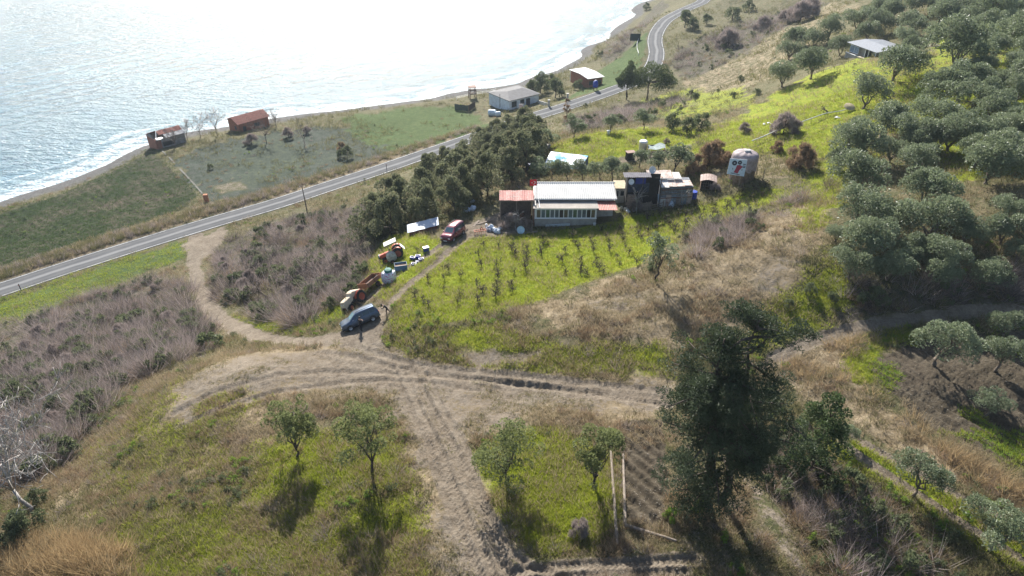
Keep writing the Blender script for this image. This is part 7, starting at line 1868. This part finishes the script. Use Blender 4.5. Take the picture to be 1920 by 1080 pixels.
# standing by the driver's door, arms bent in front, facing along +X
J1 = dict(pelvis=(0, 0, .95), waist=(.0, 0, 1.12), chest=(.02, 0, 1.36), neck=(.03, 0, 1.50), chin=(.06, 0, 1.60), brow=(.06, 0, 1.68), crown=(.05, 0, 1.74), lsh=(.02, .19, 1.40), rsh=(.02, -.19, 1.40), lel=(.03, .27, 1.13), rel=(.03, -.27, 1.13), lwr=(.24, .17, 1.16), rwr=(.25, -.15, 1.18), lpalm=(.32, .12, 1.18), rpalm=(.33, -.10, 1.20),
          lhip=(0, .10, .90), rhip=(0, -.10, .90), lkn=(.05, .13, .50), rkn=(-.03, -.13, .50), lan=(.02, .15, .09), ran=(-.12, -.15, .09), ltoe=(.18, .17, .045), rtoe=(.05, -.18, .045))
p = GP(677, 620); pt = a
person(p, pt - 2.6, 'person in black standing at the front door of the navy car', J1, dict(RAD), BLACKJ, BLACKT, HAIR)
# leaning into the back of the car, one leg stretched behind
J2 = dict(pelvis=(-.10, 0, .92), waist=(.03, 0, 1.07), chest=(.20, 0, 1.25), neck=(.30, 0, 1.34), chin=(.39, 0, 1.38), brow=(.43, 0, 1.45), crown=(.45, 0, 1.52), lsh=(.19, .19, 1.28), rsh=(.19, -.19, 1.28), lel=(.38, .25, 1.08), rel=(.38, -.25, 1.08), lwr=(.58, .18, 1.12), rwr=(.58, -.16, 1.10), lpalm=(.66, .15, 1.13), rpalm=(.66, -.13, 1.11),
          lhip=(-.10, .10, .88), rhip=(-.10, -.10, .88), lkn=(.03, .12, .49), rkn=(-.28, -.15, .49), lan=(-.03, .13, .09), ran=(-.55, -.19, .10), ltoe=(.13, .15, .045), rtoe=(-.42, -.22, .045))
R2 = dict(RAD)
p2 = SUV.location + Vector((-math.cos(a) * 2.72, -math.sin(a) * 2.72, 0)) - off * .35
person(Vector((p2.x, p2.y, gz(p2.x, p2.y))), a + .12, 'person in black leaning into the back of the navy car', J2, R2, BLACKJ, BLACKT, HAIR)
# ------------------------------------------------------------------ labels that single out the plants nearest to a landmark
def near_labels(group, noun, marks, depth=3):
    objs = [o for o in bpy.data.objects if o.get('group') == group and o.parent is None]
    taken = set(); words = ['nearest to', 'second nearest to', 'third nearest to', 'fourth nearest to']
    for k in range(depth):
        for name, where in marks:
            L = next((o for o in bpy.data.objects if o.name == name), None)
            if L is None: continue
            ds = sorted((o for o in objs), key=lambda o: (o.location - L.location).length)
            if k < len(ds) and ds[k].name not in taken and (ds[k].location - L.location).length < 45:
                ds[k]['label'] = '%s %s %s' % (noun, words[k], where); taken.add(ds[k].name)
near_labels('olive trees of the hillside grove', 'rounded grey green olive tree', [('hill_house', 'the grey hilltop hut'), ('straw_disc', 'the round straw disc'), ('wrapped_haystack', 'the wrapped haystack')], 4)
near_labels('evergreen bushes scattered over the slopes', 'dark green bush', [('utility_pole', 'the utility pole'), ('ruined_house', 'the ruined shore house'), ('red_house', 'the red shore house'), ('umbrella_pine', 'the larger umbrella pine'), ('dead_tree', 'the big dead tree'), ('dark_blue_car', 'the navy car'), ('white_house', 'the white shore house'), ('brick_house', 'the brick shore house'), ('animal_pen', 'the animal pen'), ('pine_tree', 'the big dark pine'), ('dark_screen', 'the dark shade screen')], 3)
near_labels('mauve bare bushes', 'mauve twig bush', [('straw_disc', 'the round straw disc'), ('wrapped_haystack', 'the wrapped haystack'), ('red_house', 'the red shore house'), ('pine_tree', 'the big dark pine'), ('umbrella_pine', 'the larger umbrella pine'), ('hill_house', 'the grey hilltop hut')], 3)
near_labels('rusty brown bushes', 'rusty brown bush', [('wrapped_haystack', 'the wrapped haystack'), ('hen_coop', 'the hen coop'), ('white_house', 'the white shore house'), ('utility_pole', 'the utility pole'), ('straw_disc', 'the round straw disc')], 3)
near_labels('olive trees around the farm buildings', 'small olive tree', [('tarpaulin_shelter', 'the tarpaulin shelter'), ('animal_pen', 'the animal pen'), ('water_tank', 'the cream water tank'), ('satellite_dish', 'the dish on the shack wall'), ('annex_hut', 'the annex hut'), ('poplar_tree', 'the slender rusty topped tree')], 4)
near_labels('trees of the thicket between farm and road', 'thicket tree', [('maroon_minivan', 'the maroon minivan'), ('covered_trough', 'the covered trough'), ('open_shed', 'the red roofed shed'), ('utility_pole', 'the utility pole'), ('tarpaulin_shelter', 'the tarpaulin shelter')], 3)
near_labels('vine stumps in rows on the green orchard', 'dark vine stump', [('white_board', 'the white board at the porch foot'), ('round_tub', 'the pale blue tub'), ('dark_blue_car', 'the navy car'), ('pallet_fence', 'the pallet panel'), ('banner_board', 'the banner board'), ('cool_box', 'the small white lidded box')], 3)

def far_labels(group, noun):
    objs = [o for o in bpy.data.objects if o.get('group') == group and o.parent is None]
    base = max((o['label'] for o in objs), key=[o['label'] for o in objs].count)
    free = [o for o in objs if o['label'] == base]
    q = {o.name: proj(*o.location) for o in free}
    inside = [o for o in free if 0 < q[o.name][0] < 1920 and 0 < q[o.name][1] < 1080]
    for key, words in ((lambda o: q[o.name][0], 'farthest left in the picture'), (lambda o: -q[o.name][0], 'farthest right in the picture'), (lambda o: -q[o.name][1], 'lowest in the picture'), (lambda o: q[o.name][1], 'highest in the picture')):
        c = [o for o in inside if o['label'] == base]
        if c:
            m_ = min(c, key=key); m_['label'] = noun + ', the one ' + words
for g_, n_ in (('olive trees of the hillside grove', 'grey green grove olive tree'), ('trees of the thicket between farm and road', 'thicket tree with tan tips'), ('mauve bare bushes', 'mauve twig bush'), ('evergreen bushes scattered over the slopes', 'dark green bush'), ('vine stumps in rows on the green orchard', 'dark vine stump'), ('olive trees around the farm buildings', 'small farm olive tree')):
    far_labels(g_, n_)
